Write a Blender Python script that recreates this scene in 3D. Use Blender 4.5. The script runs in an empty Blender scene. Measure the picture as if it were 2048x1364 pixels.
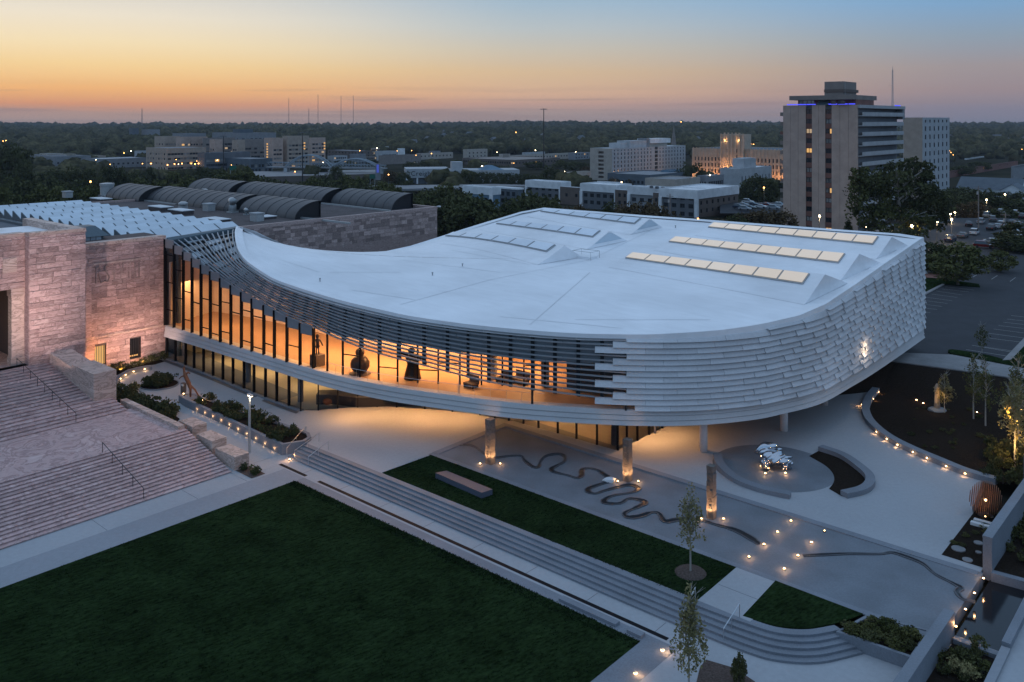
import bpy, math, random
import numpy as np
from mathutils import Vector
R = random.Random(7)
C = bpy.context.scene.collection
sc = bpy.context.scene
# ------------------------------------------------------------------ camera
F, H, VH, U0 = 1750.0, 33.0, 240.0, 1024.0
cam = bpy.data.cameras.new('camera'); co = bpy.data.objects.new('camera', cam); C.objects.link(co)
co.location = (0, 0, H); co.rotation_euler = (math.radians(90), 0, 0)
cam.sensor_width = 36; cam.lens = 36*F/2048; cam.shift_y = -(682-VH)/2048
cam.clip_start = 1; cam.clip_end = 40000
sc.camera = co
# ------------------------------------------------------------------ sky
def lin(*c):
    return tuple(((x/255)/12.92 if x/255 <= .04045 else ((x/255+.055)/1.055)**2.4) for x in c)
w = bpy.data.worlds.new('World'); sc.world = w; w.use_nodes = True
def sky():
    nt = w.node_tree; N = nt.nodes; L = nt.links; N.clear()
    out = N.new('ShaderNodeOutputWorld'); bg = N.new('ShaderNodeBackground'); L.new(bg.outputs[0], out.inputs[0])
    tc = N.new('ShaderNodeTexCoord'); sx = N.new('ShaderNodeSeparateXYZ'); L.new(tc.outputs['Generated'], sx.inputs[0])
    def m(op, a, b=None, c=None):
        n = N.new('ShaderNodeMath'); n.operation = op
        for i, x in enumerate((a, b, c)):
            if x is None: continue
            if isinstance(x, (int, float)): n.inputs[i].default_value = x
            else: L.new(x, n.inputs[i])
        return n.outputs[0]
    X, Y, Z = sx.outputs
    hl = m('SQRT', m('ADD', m('ADD', m('MULTIPLY', X, X), m('MULTIPLY', Y, Y)), 1e-5))
    el = m('DIVIDE', Z, hl)                                     # tan of elevation
    ga = math.radians(40)
    d = m('DIVIDE', m('ADD', m('MULTIPLY', X, -math.sin(ga)), m('MULTIPLY', Y, math.cos(ga))), hl)
    # thin stratus streaks low over the horizon
    cx = N.new('ShaderNodeCombineXYZ'); L.new(m('MULTIPLY', m('DIVIDE', X, hl), 3.0), cx.inputs[0]); L.new(m('MULTIPLY', el, 120.0), cx.inputs[1])
    L.new(m('MULTIPLY', m('DIVIDE', Y, hl), 3.0), cx.inputs[2])
    nz = N.new('ShaderNodeTexNoise'); nz.inputs['Scale'].default_value = 1.1; nz.inputs['Detail'].default_value = 5; nz.inputs['Distortion'].default_value = .4
    L.new(cx.outputs[0], nz.inputs['Vector'])
    cx2 = N.new('ShaderNodeCombineXYZ'); L.new(m('MULTIPLY', m('DIVIDE', X, hl), 2.2), cx2.inputs[0]); L.new(m('MULTIPLY', el, 14.0), cx2.inputs[1])
    nz2 = N.new('ShaderNodeTexNoise'); nz2.inputs['Scale'].default_value = 1.3; nz2.inputs['Detail'].default_value = 4
    L.new(cx2.outputs[0], nz2.inputs['Vector'])
    el2 = m('ADD', el, m('MULTIPLY', m('SUBTRACT', nz2.outputs['Fac'], .5), .006))
    def ramp(stops, fac):
        r = N.new('ShaderNodeValToRGB'); e = r.color_ramp.elements
        while len(e) > 1: e.remove(e[-1])
        for i, (p, c) in enumerate(stops):
            q = e[0] if i == 0 else e.new(p)
            q.position = p; q.color = (*lin(*c), 1)
        L.new(fac, r.inputs[0]); return r.outputs[0]
    # position = sqrt(elevation) so that the low bands keep resolution
    pe = m('SQRT', m('MAXIMUM', el2, 0))
    S = math.sqrt
    left = ramp([(0, (168, 146, 138)), (S(.008), (186, 150, 132)), (S(.017), (232, 158, 106)), (S(.034), (252, 189, 118)), (S(.058), (253, 216, 154)),
                 (S(.08), (251, 228, 184)), (S(.11), (242, 230, 208)), (S(.14), (222, 218, 210)), (S(.25), (198, 210, 226)), (S(.6), (170, 195, 226)), (1, (164, 193, 228))], pe)
    mid = ramp([(0, (158, 142, 140)), (S(.008), (174, 150, 140)), (S(.018), (204, 162, 140)), (S(.030), (222, 180, 146)), (S(.055), (220, 190, 152)),
                (S(.08), (206, 196, 178)), (S(.105), (188, 196, 198)), (S(.137), (164, 188, 206)), (S(.25), (158, 188, 220)), (S(.6), (164, 193, 228)), (1, (164, 193, 228))], pe)
    right = ramp([(0, (122, 122, 138)), (S(.010), (136, 128, 140)), (S(.030), (158, 140, 142)), (S(.055), (160, 150, 152)), (S(.085), (144, 160, 176)),
                  (S(.137), (118, 168, 212)), (S(.25), (126, 176, 224)), (S(.6), (158, 190, 228)), (1, (164, 193, 228))], pe)
    def mix(f, a, b):
        n = N.new('ShaderNodeMix'); n.data_type = 'RGBA'; L.new(f, n.inputs['Factor']); L.new(a, n.inputs['A']); L.new(b, n.inputs['B']); return n.outputs['Result']
    def rng(v, a, b, sm=True):
        n = N.new('ShaderNodeMapRange'); n.interpolation_type = 'SMOOTHSTEP' if sm else 'LINEAR'
        n.inputs['From Min'].default_value = a; n.inputs['From Max'].default_value = b; L.new(v, n.inputs['Value']); return n.outputs['Result']
    c1 = mix(rng(d, .99, .74), left, mid)
    c2 = mix(rng(d, .80, .34), c1, right)
    # clouds: a soft grey-mauve bank just over the hills plus a few streaks
    band = m('MULTIPLY', rng(nz.outputs['Fac'], .5, .62), m('MULTIPLY', rng(el, .045, .012), rng(d, .1, .8)))
    cl = N.new('ShaderNodeMix'); cl.data_type = 'RGBA'; L.new(m('MULTIPLY', band, .55), cl.inputs['Factor']); L.new(c2, cl.inputs['A'])
    cl.inputs['B'].default_value = (*lin(156, 132, 126), 1)
    # below the horizon the sky simply keeps its lowest colour, dimmed towards the dark ground
    hs = N.new('ShaderNodeHueSaturation'); L.new(cl.outputs['Result'], hs.inputs['Color']); L.new(m('ADD', .25, m('MULTIPLY', rng(el, -.25, 0), .75)), hs.inputs['Value'])
    L.new(hs.outputs[0], bg.inputs[0]); bg.inputs[1].default_value = 1.0
sky()
# the last glow of the set sun, soft and weak
sd = bpy.data.lights.new('sun', 'SUN'); sd.energy = .05; sd.angle = math.radians(25); sd.color = (1, .66, .4)
so = bpy.data.objects.new('sun', sd); C.objects.link(so); so.location = (-200, 240, 60)
so.rotation_euler = Vector((math.sin(math.radians(40)), -math.cos(math.radians(40)), -.14)).to_track_quat('-Z', 'Y').to_euler()
vs = sc.view_settings; vs.view_transform = 'Standard'; vs.look = 'None'; vs.exposure = 0; vs.gamma = 1; vs.use_curve_mapping = False
sc.cycles.use_denoising = True; sc.cycles.max_bounces = 6; sc.cycles.transparent_max_bounces = 12; sc.cycles.diffuse_bounces = 3
sc.cycles.caustics_reflective = False; sc.cycles.caustics_refractive = False; sc.cycles.sample_clamp_indirect = 4
# ------------------------------------------------------------------ geometry helpers
E1 = Vector((.662, .750, 0)).normalized(); E2 = Vector((.750, -.662, 0)).normalized(); ZU = Vector((0, 0, 1))
OX, OY = -20.287, 81.804
def W(a, b, z=0): return Vector((OX + a*E2.x + b*E1.x, OY + a*E2.y + b*E1.y, z))
def AB(p): q = Vector((p[0]-OX, p[1]-OY, 0)); return q.dot(E2), q.dot(E1)
def G(u, v, z=0): Y = F*(H-z)/(v-VH); return Vector(((u-U0)*Y/F, Y, z))        # survey: sight line of the photograph met with the level z
def D(u, v, Y): return Vector(((u-U0)*Y/F, Y, H-(v-VH)*Y/F))
def ss(a, b, x): t = min(1, max(0, (x-a)/(b-a))); return t*t*(3-2*t)
def resample(pts, step):
    P = [Vector(p) for p in pts]; out = [P[0]]
    for a, b in zip(P, P[1:]):
        n = max(1, int(round((b-a).length/step)))
        for i in range(1, n+1): out.append(a.lerp(b, i/n))
    return out
def smooth(pts, n=8, closed=False):                                     # Catmull-Rom through the points
    P = [Vector(p) for p in pts]; out = []; m = len(P)
    for i in range(m if closed else m-1):
        p0 = P[(i-1) % m] if (closed or i > 0) else P[0]*2-P[1]
        p1 = P[i]; p2 = P[(i+1) % m]
        p3 = P[(i+2) % m] if (closed or i+2 < m) else P[-1]*2-P[-2]
        for k in range(n):
            t = k/n
            out.append(.5*((2*p1)+(p2-p0)*t+(2*p0-5*p1+4*p2-p3)*t*t+(3*p1-p0-3*p2+p3)*t**3))
    if not closed: out.append(P[-1])
    return out
ORG = {}
def setp(o, label=None, cat=None, group=None, kind=None):
    if label: o['label'] = label
    if cat: o['category'] = cat
    if group: o['group'] = group
    if kind: o['kind'] = kind
    return o
def link(o, parent, loc=(0, 0, 0)):
    C.objects.link(o); o.location = loc
    if parent is not None: o.parent = parent
    return o
def thing(name, label, cat, loc=(0, 0, 0), group=None, rz=0):
    o = bpy.data.objects.new(name, None); C.objects.link(o); o.location = loc; o.rotation_euler.z = rz; o.empty_display_size = .3
    setp(o, label, cat, group); ORG[o.name] = Vector(loc); return o
def org(p): return ORG.get(p.name, Vector((0, 0, 0))) if p is not None else Vector((0, 0, 0))
class MB:
    def __init__(s): s.v = []; s.f = []
    def add(s, vs, fs):
        b = len(s.v); s.v += [tuple(x) for x in vs]; s.f += [tuple(b+i for i in f) for f in fs]; return s
    def quad(s, *p): return s.add(p, [tuple(range(len(p)))])
    def hexa(s, lo, hi):                                                # two rings of n points -> closed solid
        n = len(lo); return s.add(list(lo)+list(hi), [tuple(range(n-1, -1, -1)), tuple(range(n, 2*n))]+[(i, (i+1) % n, n+(i+1) % n, n+i) for i in range(n)])
    def prism(s, poly, z0, z1): return s.hexa([(p[0], p[1], z0) for p in poly], [(p[0], p[1], z1) for p in poly])
    def sheet(s, poly, z=None): return s.quad(*[(p[0], p[1], p[2] if z is None else z) for p in poly])
    def box(s, a0, a1, b0, b1, z0, z1): return s.prism([W(a0, b0), W(a1, b0), W(a1, b1), W(a0, b1)], z0, z1)
    def obox(s, c, ux, uy, hx, hy, z0, z1):
        c = Vector(c); return s.prism([c-ux*hx-uy*hy, c+ux*hx-uy*hy, c+ux*hx+uy*hy, c-ux*hx+uy*hy], z0, z1)
    def xbox(s, x0, x1, y0, y1, z0, z1): return s.prism([(x0, y0), (x1, y0), (x1, y1), (x0, y1)], z0, z1)
    def tube(s, pts, r, n=8, cap=True):
        pts = [Vector(p) for p in pts]; m = len(pts); rr = r if isinstance(r, (list, tuple)) else [r]*m; b = len(s.v)
        for i, p in enumerate(pts):
            t = (pts[min(i+1, m-1)]-pts[max(i-1, 0)]).normalized()
            x = t.cross(ZU) if abs(t.z) < .95 else t.cross(Vector((1, 0, 0))); x.normalize(); y = x.cross(t)
            for k in range(n):
                a = 2*math.pi*k/n; q = p+(x*math.cos(a)+y*math.sin(a))*rr[i]; s.v.append(tuple(q))
        for i in range(m-1):
            for k in range(n): s.f.append((b+i*n+k, b+i*n+(k+1) % n, b+(i+1)*n+(k+1) % n, b+(i+1)*n+k))
        if cap: s.f.append(tuple(b+k for k in range(n-1, -1, -1))); s.f.append(tuple(b+(m-1)*n+k for k in range(n)))
        return s
    def lathe(s, prof, c=(0, 0, 0), n=16):
        b = len(s.v); m = len(prof)
        for r, z in prof:
            for k in range(n): a = 2*math.pi*k/n; s.v.append((c[0]+r*math.cos(a), c[1]+r*math.sin(a), c[2]+z))
        for i in range(m-1):
            for k in range(n): s.f.append((b+i*n+k, b+i*n+(k+1) % n, b+(i+1)*n+(k+1) % n, b+(i+1)*n+k))
        s.f.append(tuple(b+k for k in range(n-1, -1, -1))); s.f.append(tuple(b+(m-1)*n+k for k in range(n))); return s
    def wall(s, pts, th, z0, z1, closed=False):                          # wall of constant thickness along a path
        P = [Vector((p[0], p[1], 0)) for p in pts]; m = len(P); lo = []
        for i, p in enumerate(P):
            a = P[(i-1) % m] if closed or i > 0 else p; b = P[(i+1) % m] if closed or i < m-1 else p
            t = (b-a).normalized(); nrm = Vector((t.y, -t.x, 0)); lo.append((p+nrm*th/2, p-nrm*th/2))
        b = len(s.v); zz0 = z0 if callable(z0) else (lambda p: z0); zz1 = z1 if callable(z1) else (lambda p: z1)
        for l, r in lo:
            s.v += [(l.x, l.y, zz0(l)), (l.x, l.y, zz1(l)), (r.x, r.y, zz1(r)), (r.x, r.y, zz0(r))]
        for i in range(m if closed else m-1):
            j = (i+1) % m
            for k in range(4): s.f.append((b+i*4+k, b+i*4+(k+1) % 4, b+j*4+(k+1) % 4, b+j*4+k))
        if not closed: s.f.append((b+3, b+2, b+1, b)); e = b+(m-1)*4; s.f.append((e, e+1, e+2, e+3))
        return s
    def ico(s, c, r, sub=1, jit=0, sq=(1, 1, 1), rnd=R):
        vs, fs = ICO(sub); s.add([(c[0]+v[0]*r*sq[0]*(k := 1+rnd.uniform(-jit, jit)), c[1]+v[1]*r*sq[1]*k, c[2]+v[2]*r*sq[2]*k) for v in vs], fs); return s
    def mesh(s, name, mat=None, shade=False, o=Vector((0, 0, 0))):
        me = bpy.data.meshes.new(name); me.from_pydata([(x-o[0], y-o[1], z-o[2]) for x, y, z in s.v], [], s.f)
        if mat: me.materials.append(mat)
        if shade: me.polygons.foreach_set('use_smooth', [True]*len(me.polygons))
        return me
    def build(s, name, mat, parent=None, shade=False, label=None, cat=None, group=None, kind=None, loc=None):
        o0 = org(parent); base = Vector(loc) if loc is not None else (Vector((0, 0, 0)) if parent is None else o0)
        o = bpy.data.objects.new(name, s.mesh(name, mat, shade, base)); link(o, parent, base-o0 if parent is not None else base)
        ORG[o.name] = base; setp(o, label, cat, group, kind); return o
_ico = {}
def ICO(sub):
    if sub not in _ico:
        import bmesh
        bm = bmesh.new(); bmesh.ops.create_icosphere(bm, subdivisions=sub, radius=1)
        _ico[sub] = ([tuple(v.co) for v in bm.verts], [tuple(v.index for v in f.verts) for f in bm.faces]); bm.free()
    return _ico[sub]
def place(name, me, parent, loc, rz=0, scale=(1, 1, 1)):                # one more object on a shared mesh
    o = bpy.data.objects.new(name, me); base = Vector(loc)
    link(o, parent, base-org(parent)); o.rotation_euler.z = rz; o.scale = scale; ORG[o.name] = base; return o
def kids(o): return [c for c in bpy.data.objects if c.parent == o]
def dup(root, loc, rz=0, scale=None, label=None, group=None, child=None):
    r = root.copy(); C.objects.link(r); r.location = loc; r.rotation_euler.z = rz
    if scale is not None: r.scale = scale if hasattr(scale, '__len__') else (scale,)*3
    if label: r['label'] = label
    if group: r['group'] = group
    for ch in child if child is not None else root.children:
        c = ch.copy(); C.objects.link(c); c.parent = r
        for g in ch.children: d = g.copy(); C.objects.link(d); d.parent = c
    return r
UNIT = [(x, y, z) for z in (-.5, .5) for x, y in ((-.5, -.5), (.5, -.5), (.5, .5), (-.5, .5))]
def unitbox(name, mat):
    m = MB(); m.prism([(-.5, -.5), (.5, -.5), (.5, .5), (-.5, .5)], -.5, .5); return m.mesh(name, mat)
# ------------------------------------------------------------------ materials
def mat(name, c, rough=.75, var=.12, scale=1.5, bump=0, metal=0, c2=None, obj=0, stretch=(1, 1, 1), stain=0, spec=.4, detail=6, bscale=None, blotch=.12, rot=0):
    m = bpy.data.materials.new(name); m.use_nodes = True; N = m.node_tree.nodes; L = m.node_tree.links
    b = N['Principled BSDF']; b.inputs['Roughness'].default_value = rough; b.inputs['Metallic'].default_value = metal; b.inputs['Specular IOR Level'].default_value = spec
    ge = N.new('ShaderNodeNewGeometry'); mp = N.new('ShaderNodeMapping'); mp.inputs['Scale'].default_value = stretch
    mr_ = N.new('ShaderNodeVectorRotate'); mr_.rotation_type = 'Z_AXIS'; mr_.inputs['Angle'].default_value = -rot; L.new(ge.outputs['Position'], mr_.inputs['Vector']); L.new(mr_.outputs[0], mp.inputs['Vector'])
    n = N.new('ShaderNodeTexNoise'); n.inputs['Scale'].default_value = scale; n.inputs['Detail'].default_value = detail; n.inputs['Roughness'].default_value = .65; L.new(mp.outputs[0], n.inputs['Vector'])
    cr = N.new('ShaderNodeMapRange'); cr.inputs['From Min'].default_value = .3; cr.inputs['From Max'].default_value = .7; L.new(n.outputs['Fac'], cr.inputs['Value'])
    mx = N.new('ShaderNodeMix'); mx.data_type = 'RGBA'; L.new(cr.outputs[0], mx.inputs['Factor'])
    ca = tuple(x*(1-var) for x in c); cb = tuple(min(1, x*(1+var)) for x in (c2 or c))
    mx.inputs['A'].default_value = (*ca, 1); mx.inputs['B'].default_value = (*cb, 1); col = mx.outputs['Result']
    if obj or stain or blotch:
        hv = N.new('ShaderNodeHueSaturation'); L.new(col, hv.inputs['Color']); val = None
        if obj:
            oi = N.new('ShaderNodeObjectInfo'); r1 = N.new('ShaderNodeMapRange'); r1.inputs['To Min'].default_value = 1-obj; r1.inputs['To Max'].default_value = 1+obj
            L.new(oi.outputs['Random'], r1.inputs['Value']); val = r1.outputs[0]
        am = max(stain, blotch)
        n2 = N.new('ShaderNodeTexNoise'); n2.inputs['Scale'].default_value = .12 if not stain else .35; n2.inputs['Detail'].default_value = 5; L.new(ge.outputs['Position'], n2.inputs['Vector'])
        r2 = N.new('ShaderNodeMapRange'); r2.inputs['From Min'].default_value = .35; r2.inputs['From Max'].default_value = .65; r2.inputs['To Min'].default_value = 1-am; r2.inputs['To Max'].default_value = 1+am*.4; L.new(n2.outputs['Fac'], r2.inputs['Value'])
        if val is not None:
            mm = N.new('ShaderNodeMath'); mm.operation = 'MULTIPLY'; L.new(val, mm.inputs[0]); L.new(r2.outputs[0], mm.inputs[1]); val = mm.outputs[0]
        else: val = r2.outputs[0]
        L.new(val, hv.inputs['Value']); col = hv.outputs[0]
    L.new(col, b.inputs['Base Color'])
    if bump:
        bp = N.new('ShaderNodeBump'); bp.inputs['Strength'].default_value = bump; bp.inputs['Distance'].default_value = .05
        if bscale:
            n3 = N.new('ShaderNodeTexNoise'); n3.inputs['Scale'].default_value = bscale; n3.inputs['Detail'].default_value = 4; L.new(mp.outputs[0], n3.inputs['Vector']); L.new(n3.outputs['Fac'], bp.inputs['Height'])
        else: L.new(n.outputs['Fac'], bp.inputs['Height'])
        L.new(bp.outputs[0], b.inputs['Normal'])
    return m
def emat(name, c, s):
    m = bpy.data.materials.new(name); m.use_nodes = True; N = m.node_tree.nodes; N.clear()
    o = N.new('ShaderNodeOutputMaterial'); e = N.new('ShaderNodeEmission'); e.inputs[0].default_value = (*c, 1); e.inputs[1].default_value = s
    m.node_tree.links.new(e.outputs[0], o.inputs[0]); return m
def glass(name, tint=(.9, .9, .9), k=1.0, rough=.02):
    m = bpy.data.materials.new(name); m.use_nodes = True; N = m.node_tree.nodes; L = m.node_tree.links; N.clear()
    o = N.new('ShaderNodeOutputMaterial'); t = N.new('ShaderNodeBsdfTransparent'); t.inputs[0].default_value = (*tint, 1)
    g = N.new('ShaderNodeBsdfGlossy'); g.inputs['Roughness'].default_value = rough; f = N.new('ShaderNodeFresnel'); f.inputs[0].default_value = 1.5
    mu = N.new('ShaderNodeMath'); mu.operation = 'MULTIPLY'; mu.inputs[1].default_value = k; L.new(f.outputs[0], mu.inputs[0])
    x = N.new('ShaderNodeMixShader'); L.new(mu.outputs[0], x.inputs[0]); L.new(t.outputs[0], x.inputs[1]); L.new(g.outputs[0], x.inputs[2]); L.new(x.outputs[0], o.inputs[0]); return m
def vein(name, c1, c2, c3, scale=.5, obj=.12, bump=.25):                 # veined pink marble
    m = bpy.data.materials.new(name); m.use_nodes = True; N = m.node_tree.nodes; L = m.node_tree.links
    b = N['Principled BSDF']; b.inputs['Roughness'].default_value = .6; b.inputs['Specular IOR Level'].default_value = .3
    ge = N.new('ShaderNodeNewGeometry'); oi = N.new('ShaderNodeObjectInfo')
    va = N.new('ShaderNodeVectorMath'); va.operation = 'MULTIPLY_ADD'; L.new(oi.outputs['Random'], va.inputs[0]); va.inputs[1].default_value = (37, 53, 29) if obj else (0, 0, 0); L.new(ge.outputs['Position'], va.inputs[2])
    mp = N.new('ShaderNodeMapping'); mp.inputs['Scale'].default_value = (1, 1, 3.2); L.new(va.outputs[0], mp.inputs[0])
    n = N.new('ShaderNodeTexNoise'); n.inputs['Scale'].default_value = scale; n.inputs['Detail'].default_value = 8; n.inputs['Roughness'].default_value = .6; n.inputs['Distortion'].default_value = 1.8; L.new(mp.outputs[0], n.inputs['Vector'])
    r = N.new('ShaderNodeValToRGB'); e = r.color_ramp.elements; e[0].position = .33; e[0].color = (*c1, 1); e[1].position = .72; e[1].color = (*c3, 1)
    q = e.new(.46); q.color = (*c2, 1); q = e.new(.52); q.color = tuple(x*.74 for x in c1)+(1,); q = e.new(.57); q.color = (*c2, 1)
    L.new(n.outputs['Fac'], r.inputs[0])
    hv = N.new('ShaderNodeHueSaturation'); L.new(r.outputs[0], hv.inputs['Color']); mr = N.new('ShaderNodeMapRange'); mr.inputs['To Min'].default_value = 1-obj*1.3; mr.inputs['To Max'].default_value = 1+obj
    L.new(oi.outputs['Random'], mr.inputs['Value']); L.new(mr.outputs[0], hv.inputs['Value']); L.new(hv.outputs[0], b.inputs['Base Color'])
    bp = N.new('ShaderNodeBump'); bp.inputs['Strength'].default_value = bump; bp.inputs['Distance'].default_value = .06; L.new(n.outputs['Fac'], bp.inputs['Height']); L.new(bp.outputs[0], b.inputs['Normal'])
    return m
M = {}
M['conc'] = mat('white_concrete', (.355, .37, .39), .8, .06, 3, .08, blotch=.06, bscale=25)
M['conc2'] = mat('pale_paving', (.27, .285, .31), .8, .07, 3, .08, blotch=.06, bscale=25)
M['granite'] = mat('grey_granite', (.19, .21, .24), .65, .16, 9, .1, stain=.12)
M['granite_d'] = mat('dark_granite', (.085, .09, .10), .5, .2, 9, .1)
M['basin'] = mat('basin_granite', (.165, .185, .21), .7, .12, 6, .1, stain=.16)
M['grass'] = mat('lawn_grass', (.010, .019, .008), .95, .6, 5, .7, c2=(.017, .031, .011), stain=.3, bscale=30, stretch=(.4, 1, 1), rot=.62, spec=0)
M['soil'] = mat('dark_mulch', (.026, .020, .016), .95, .4, 6, .8, spec=0)
M['mulch'] = mat('wood_mulch', (.10, .075, .065), .95, .5, 8, .8, spec=.1)
M['asphalt'] = mat('asphalt', (.028, .030, .036), .85, .15, 2, .1, stain=.2)
M['road'] = mat('road_concrete', (.24, .235, .235), .85, .1, 2, .1, stain=.15)
M['paint'] = mat('road_paint', (.33, .32, .31), .7, .15, 6)
M['terrain'] = mat('far_ground', (.030, .034, .022), .95, .4, .02, 0, c2=(.04, .036, .026), spec=0)
M['white'] = mat('white_membrane', (.85, .85, .86), .6, .05, 1.3, .03, blotch=.09, stretch=(.25, 1, 1), rot=-.72, detail=8)
M['clad'] = mat('white_precast', (.58, .58, .59), .75, .08, 5, .14, obj=.10, bscale=18)
M['clad_fascia'] = mat('fascia_precast', (.52, .51, .51), .75, .06, 5, .1)
M['louver'] = mat('louver_metal', (.29, .31, .33), .5, .05, 4, 0, obj=.05)
M['dark'] = mat('dark_metal', (.016, .017, .02), .45, .15, 6, 0)
M['teal'] = mat('teal_steel', (.075, .11, .13), .5, .12, 3, 0)
M['spandrel'] = mat('grey_spandrel', (.22, .24, .26), .4, .06, 3, 0, obj=.06)
M['peach'] = mat('gallery_plaster', (.78, .66, .55), .85, .05, 1)
M['wood'] = mat('wood_floor', (.42, .27, .16), .5, .15, 3, 0, stretch=(1, 6, 1))
M['cream'] = mat('cream_wall', (.75, .70, .58), .8, .05, 1)
M['glass'] = glass('clear_glass', (.93, .93, .92), 1.0)
M['glass2'] = glass('smoked_glass', (.45, .44, .42), 1.3)
M['pane'] = mat('sky_pale_pane', (.52, .60, .66), .22, .05, .6, 0, obj=.07, spec=.7)  # pale blue base colour holds the sky's reflection
M['skyl'] = mat('white_skylight', (.70, .76, .82), .3, .05, .8, 0, obj=.04, spec=.6)
M['wdark'] = mat('dark_window', (.03, .035, .042), .12, .2, .3, 0, obj=.4, spec=.8)
M['wcurt'] = mat('curtained_window', (.20, .19, .18), .3, .3, .8, 0, obj=.4, spec=.6)
M['pink'] = vein('pink_marble', (.42, .275, .25), (.53, .375, .345), (.64, .50, .46), .42, .22)
M['pinkstep'] = vein('pink_marble_step', (.44, .29, .275), (.54, .385, .365), (.64, .50, .475), .40, .12)
M['pinkblock'] = vein('lamp_warmed_marble', (.46, .335, .28), (.60, .455, .39), (.70, .58, .51), .36, .05)  # paler and warmer than the pink stone: lamp warmth put into the colour
M['wingstone'] = vein('wing_marble', (.36, .25, .225), (.44, .325, .295), (.50, .40, .365), .7, .34, .05)
M['mortar'] = mat('mortar', (.10, .075, .07), .9, .2, 6)
M['gravel'] = mat('roof_gravel', (.085, .07, .07), .95, .4, 4, .5, stain=.2)
M['vault'] = mat('grey_vault_metal', (.062, .062, .066), .5, .15, 1.2, 0, stain=.15)
M['galv'] = mat('galvanised', (.42, .43, .43), .45, .15, 4, 0, metal=.3)
M['steel'] = mat('brushed_steel', (.55, .56, .58), .3, .05, 4, 0, metal=.9)
M['chrome'] = mat('chrome', (.50, .51, .54), .10, .02, 3, 0, metal=1, blotch=0)
M['bronze'] = mat('dark_bronze', (.045, .032, .025), .35, .2, 8, 0, metal=.4)
M['slatw'] = mat('cedar_slat', (.21, .085, .038), .5, .15, 5, 0, obj=.1)
M['water'] = mat('dark_water', (.008, .010, .013), .1, .1, 2, .05, bscale=3, spec=.3)
M['river'] = mat('river_stone', (.014, .014, .017), .35, .2, 4, .2)
M['leaf'] = mat('green_leaves', (.075, .09, .032), .7, .35, .5, 0, c2=(.11, .105, .04), spec=.03)
M['leafd'] = mat('dark_leaves', (.048, .060, .026), .75, .4, .25, 0, c2=(.078, .078, .034), spec=.03)
M['leafy'] = mat('olive_leaves', (.17, .165, .07), .7, .3, 1.5, 0, c2=(.24, .20, .09), spec=.2)
M['leafo'] = mat('rust_leaves', (.095, .067, .036), .75, .3, .4, 0, spec=.03)
M['forest'] = mat('forest', (.038, .048, .025), .9, .5, .03, 0, c2=(.09, .078, .042), stain=.5, spec=0)
M['bark'] = mat('bark', (.10, .085, .07), .9, .3, 6, .3)
M['barkp'] = mat('pale_bark', (.33, .31, .28), .9, .2, 6, .2)
M['bulb'] = emat('warm_bulb', (1, .58, .26), 14)
M['bulbw'] = emat('white_bulb', (1, .74, .42), 22)
M['bulbo'] = emat('sodium_bulb', (1, .42, .10), 16)
M['mull'] = mat('black_mullion', (.010, .010, .012), .6, .1, 4, 0, spec=.08)
M['totem'] = mat('brown_granite', (.125, .11, .10), .45, .3, 5, .2)
M['benchg'] = mat('bench_granite', (.08, .092, .125), .55, .15, 8, .1)
M['wlit'] = emat('lit_window', (1, .56, .20), .8)
M['wlit2'] = emat('soft_lit_window', (1, .72, .46), .45)
M['skylit'] = mat('lit_skylight', (.38, .40, .42), .3, .05, .5, 0, obj=.05, spec=.5)
_b = M['skylit'].node_tree.nodes['Principled BSDF']; _b.inputs['Emission Color'].default_value = (1, .78, .48, 1); _b.inputs['Emission Strength'].default_value = .44
M['led'] = emat('blue_led', (.08, .10, 1), 1.3)
for k, c in dict(tan=(.45, .33, .27), tan2=(.38, .30, .24), brick=(.19, .085, .065), brickd=(.10, .07, .065), grey=(.22, .225, .235), lgrey=(.38, .39, .40), dgrey=(.12, .125, .135),
                 wht=(.66, .67, .68), beige=(.40, .35, .30), sand=(.46, .36, .27), brown=(.13, .10, .085), slate=(.10, .12, .14), bluer=(.12, .20, .27), taupe=(.23, .195, .175), bridge=(.26, .30, .33)).items():
    M[k] = mat('plain_'+k, c, .8, .06, .6, 0, stain=.08)
def plight(name, loc, e, c=(1, .6, .28), r=.08, parent=None):
    l = bpy.data.lights.new(name, 'POINT'); l.energy = e; l.color = c; l.shadow_soft_size = r
    o = bpy.data.objects.new(name, l); link(o, parent, Vector(loc)-org(parent)); return o
def alight(name, loc, sx, sy, e, c=(1, .6, .28), parent=None, rz=0, dirv=None):
    l = bpy.data.lights.new(name, 'AREA'); l.shape = 'RECTANGLE'; l.size = sx; l.size_y = sy; l.energy = e; l.color = c
    o = bpy.data.objects.new(name, l); link(o, parent, Vector(loc)-org(parent)); o.rotation_euler.z = rz
    if dirv is not None: o.rotation_euler = Vector(dirv).to_track_quat('-Z', 'Y').to_euler()
    return o
AE1 = math.atan2(E1.y, E1.x); AE2 = math.atan2(E2.y, E2.x)
def ordn(i): return ['first', 'second', 'third', 'fourth', 'fifth', 'sixth', 'seventh', 'eighth', 'ninth', 'tenth', 'eleventh', 'twelfth', 'thirteenth', 'fourteenth', 'fifteenth', 'sixteenth', 'seventeenth', 'eighteenth', 'nineteenth', 'twentieth', 'twenty-first', 'twenty-second', 'twenty-third', 'twenty-fourth'][i]
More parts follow.
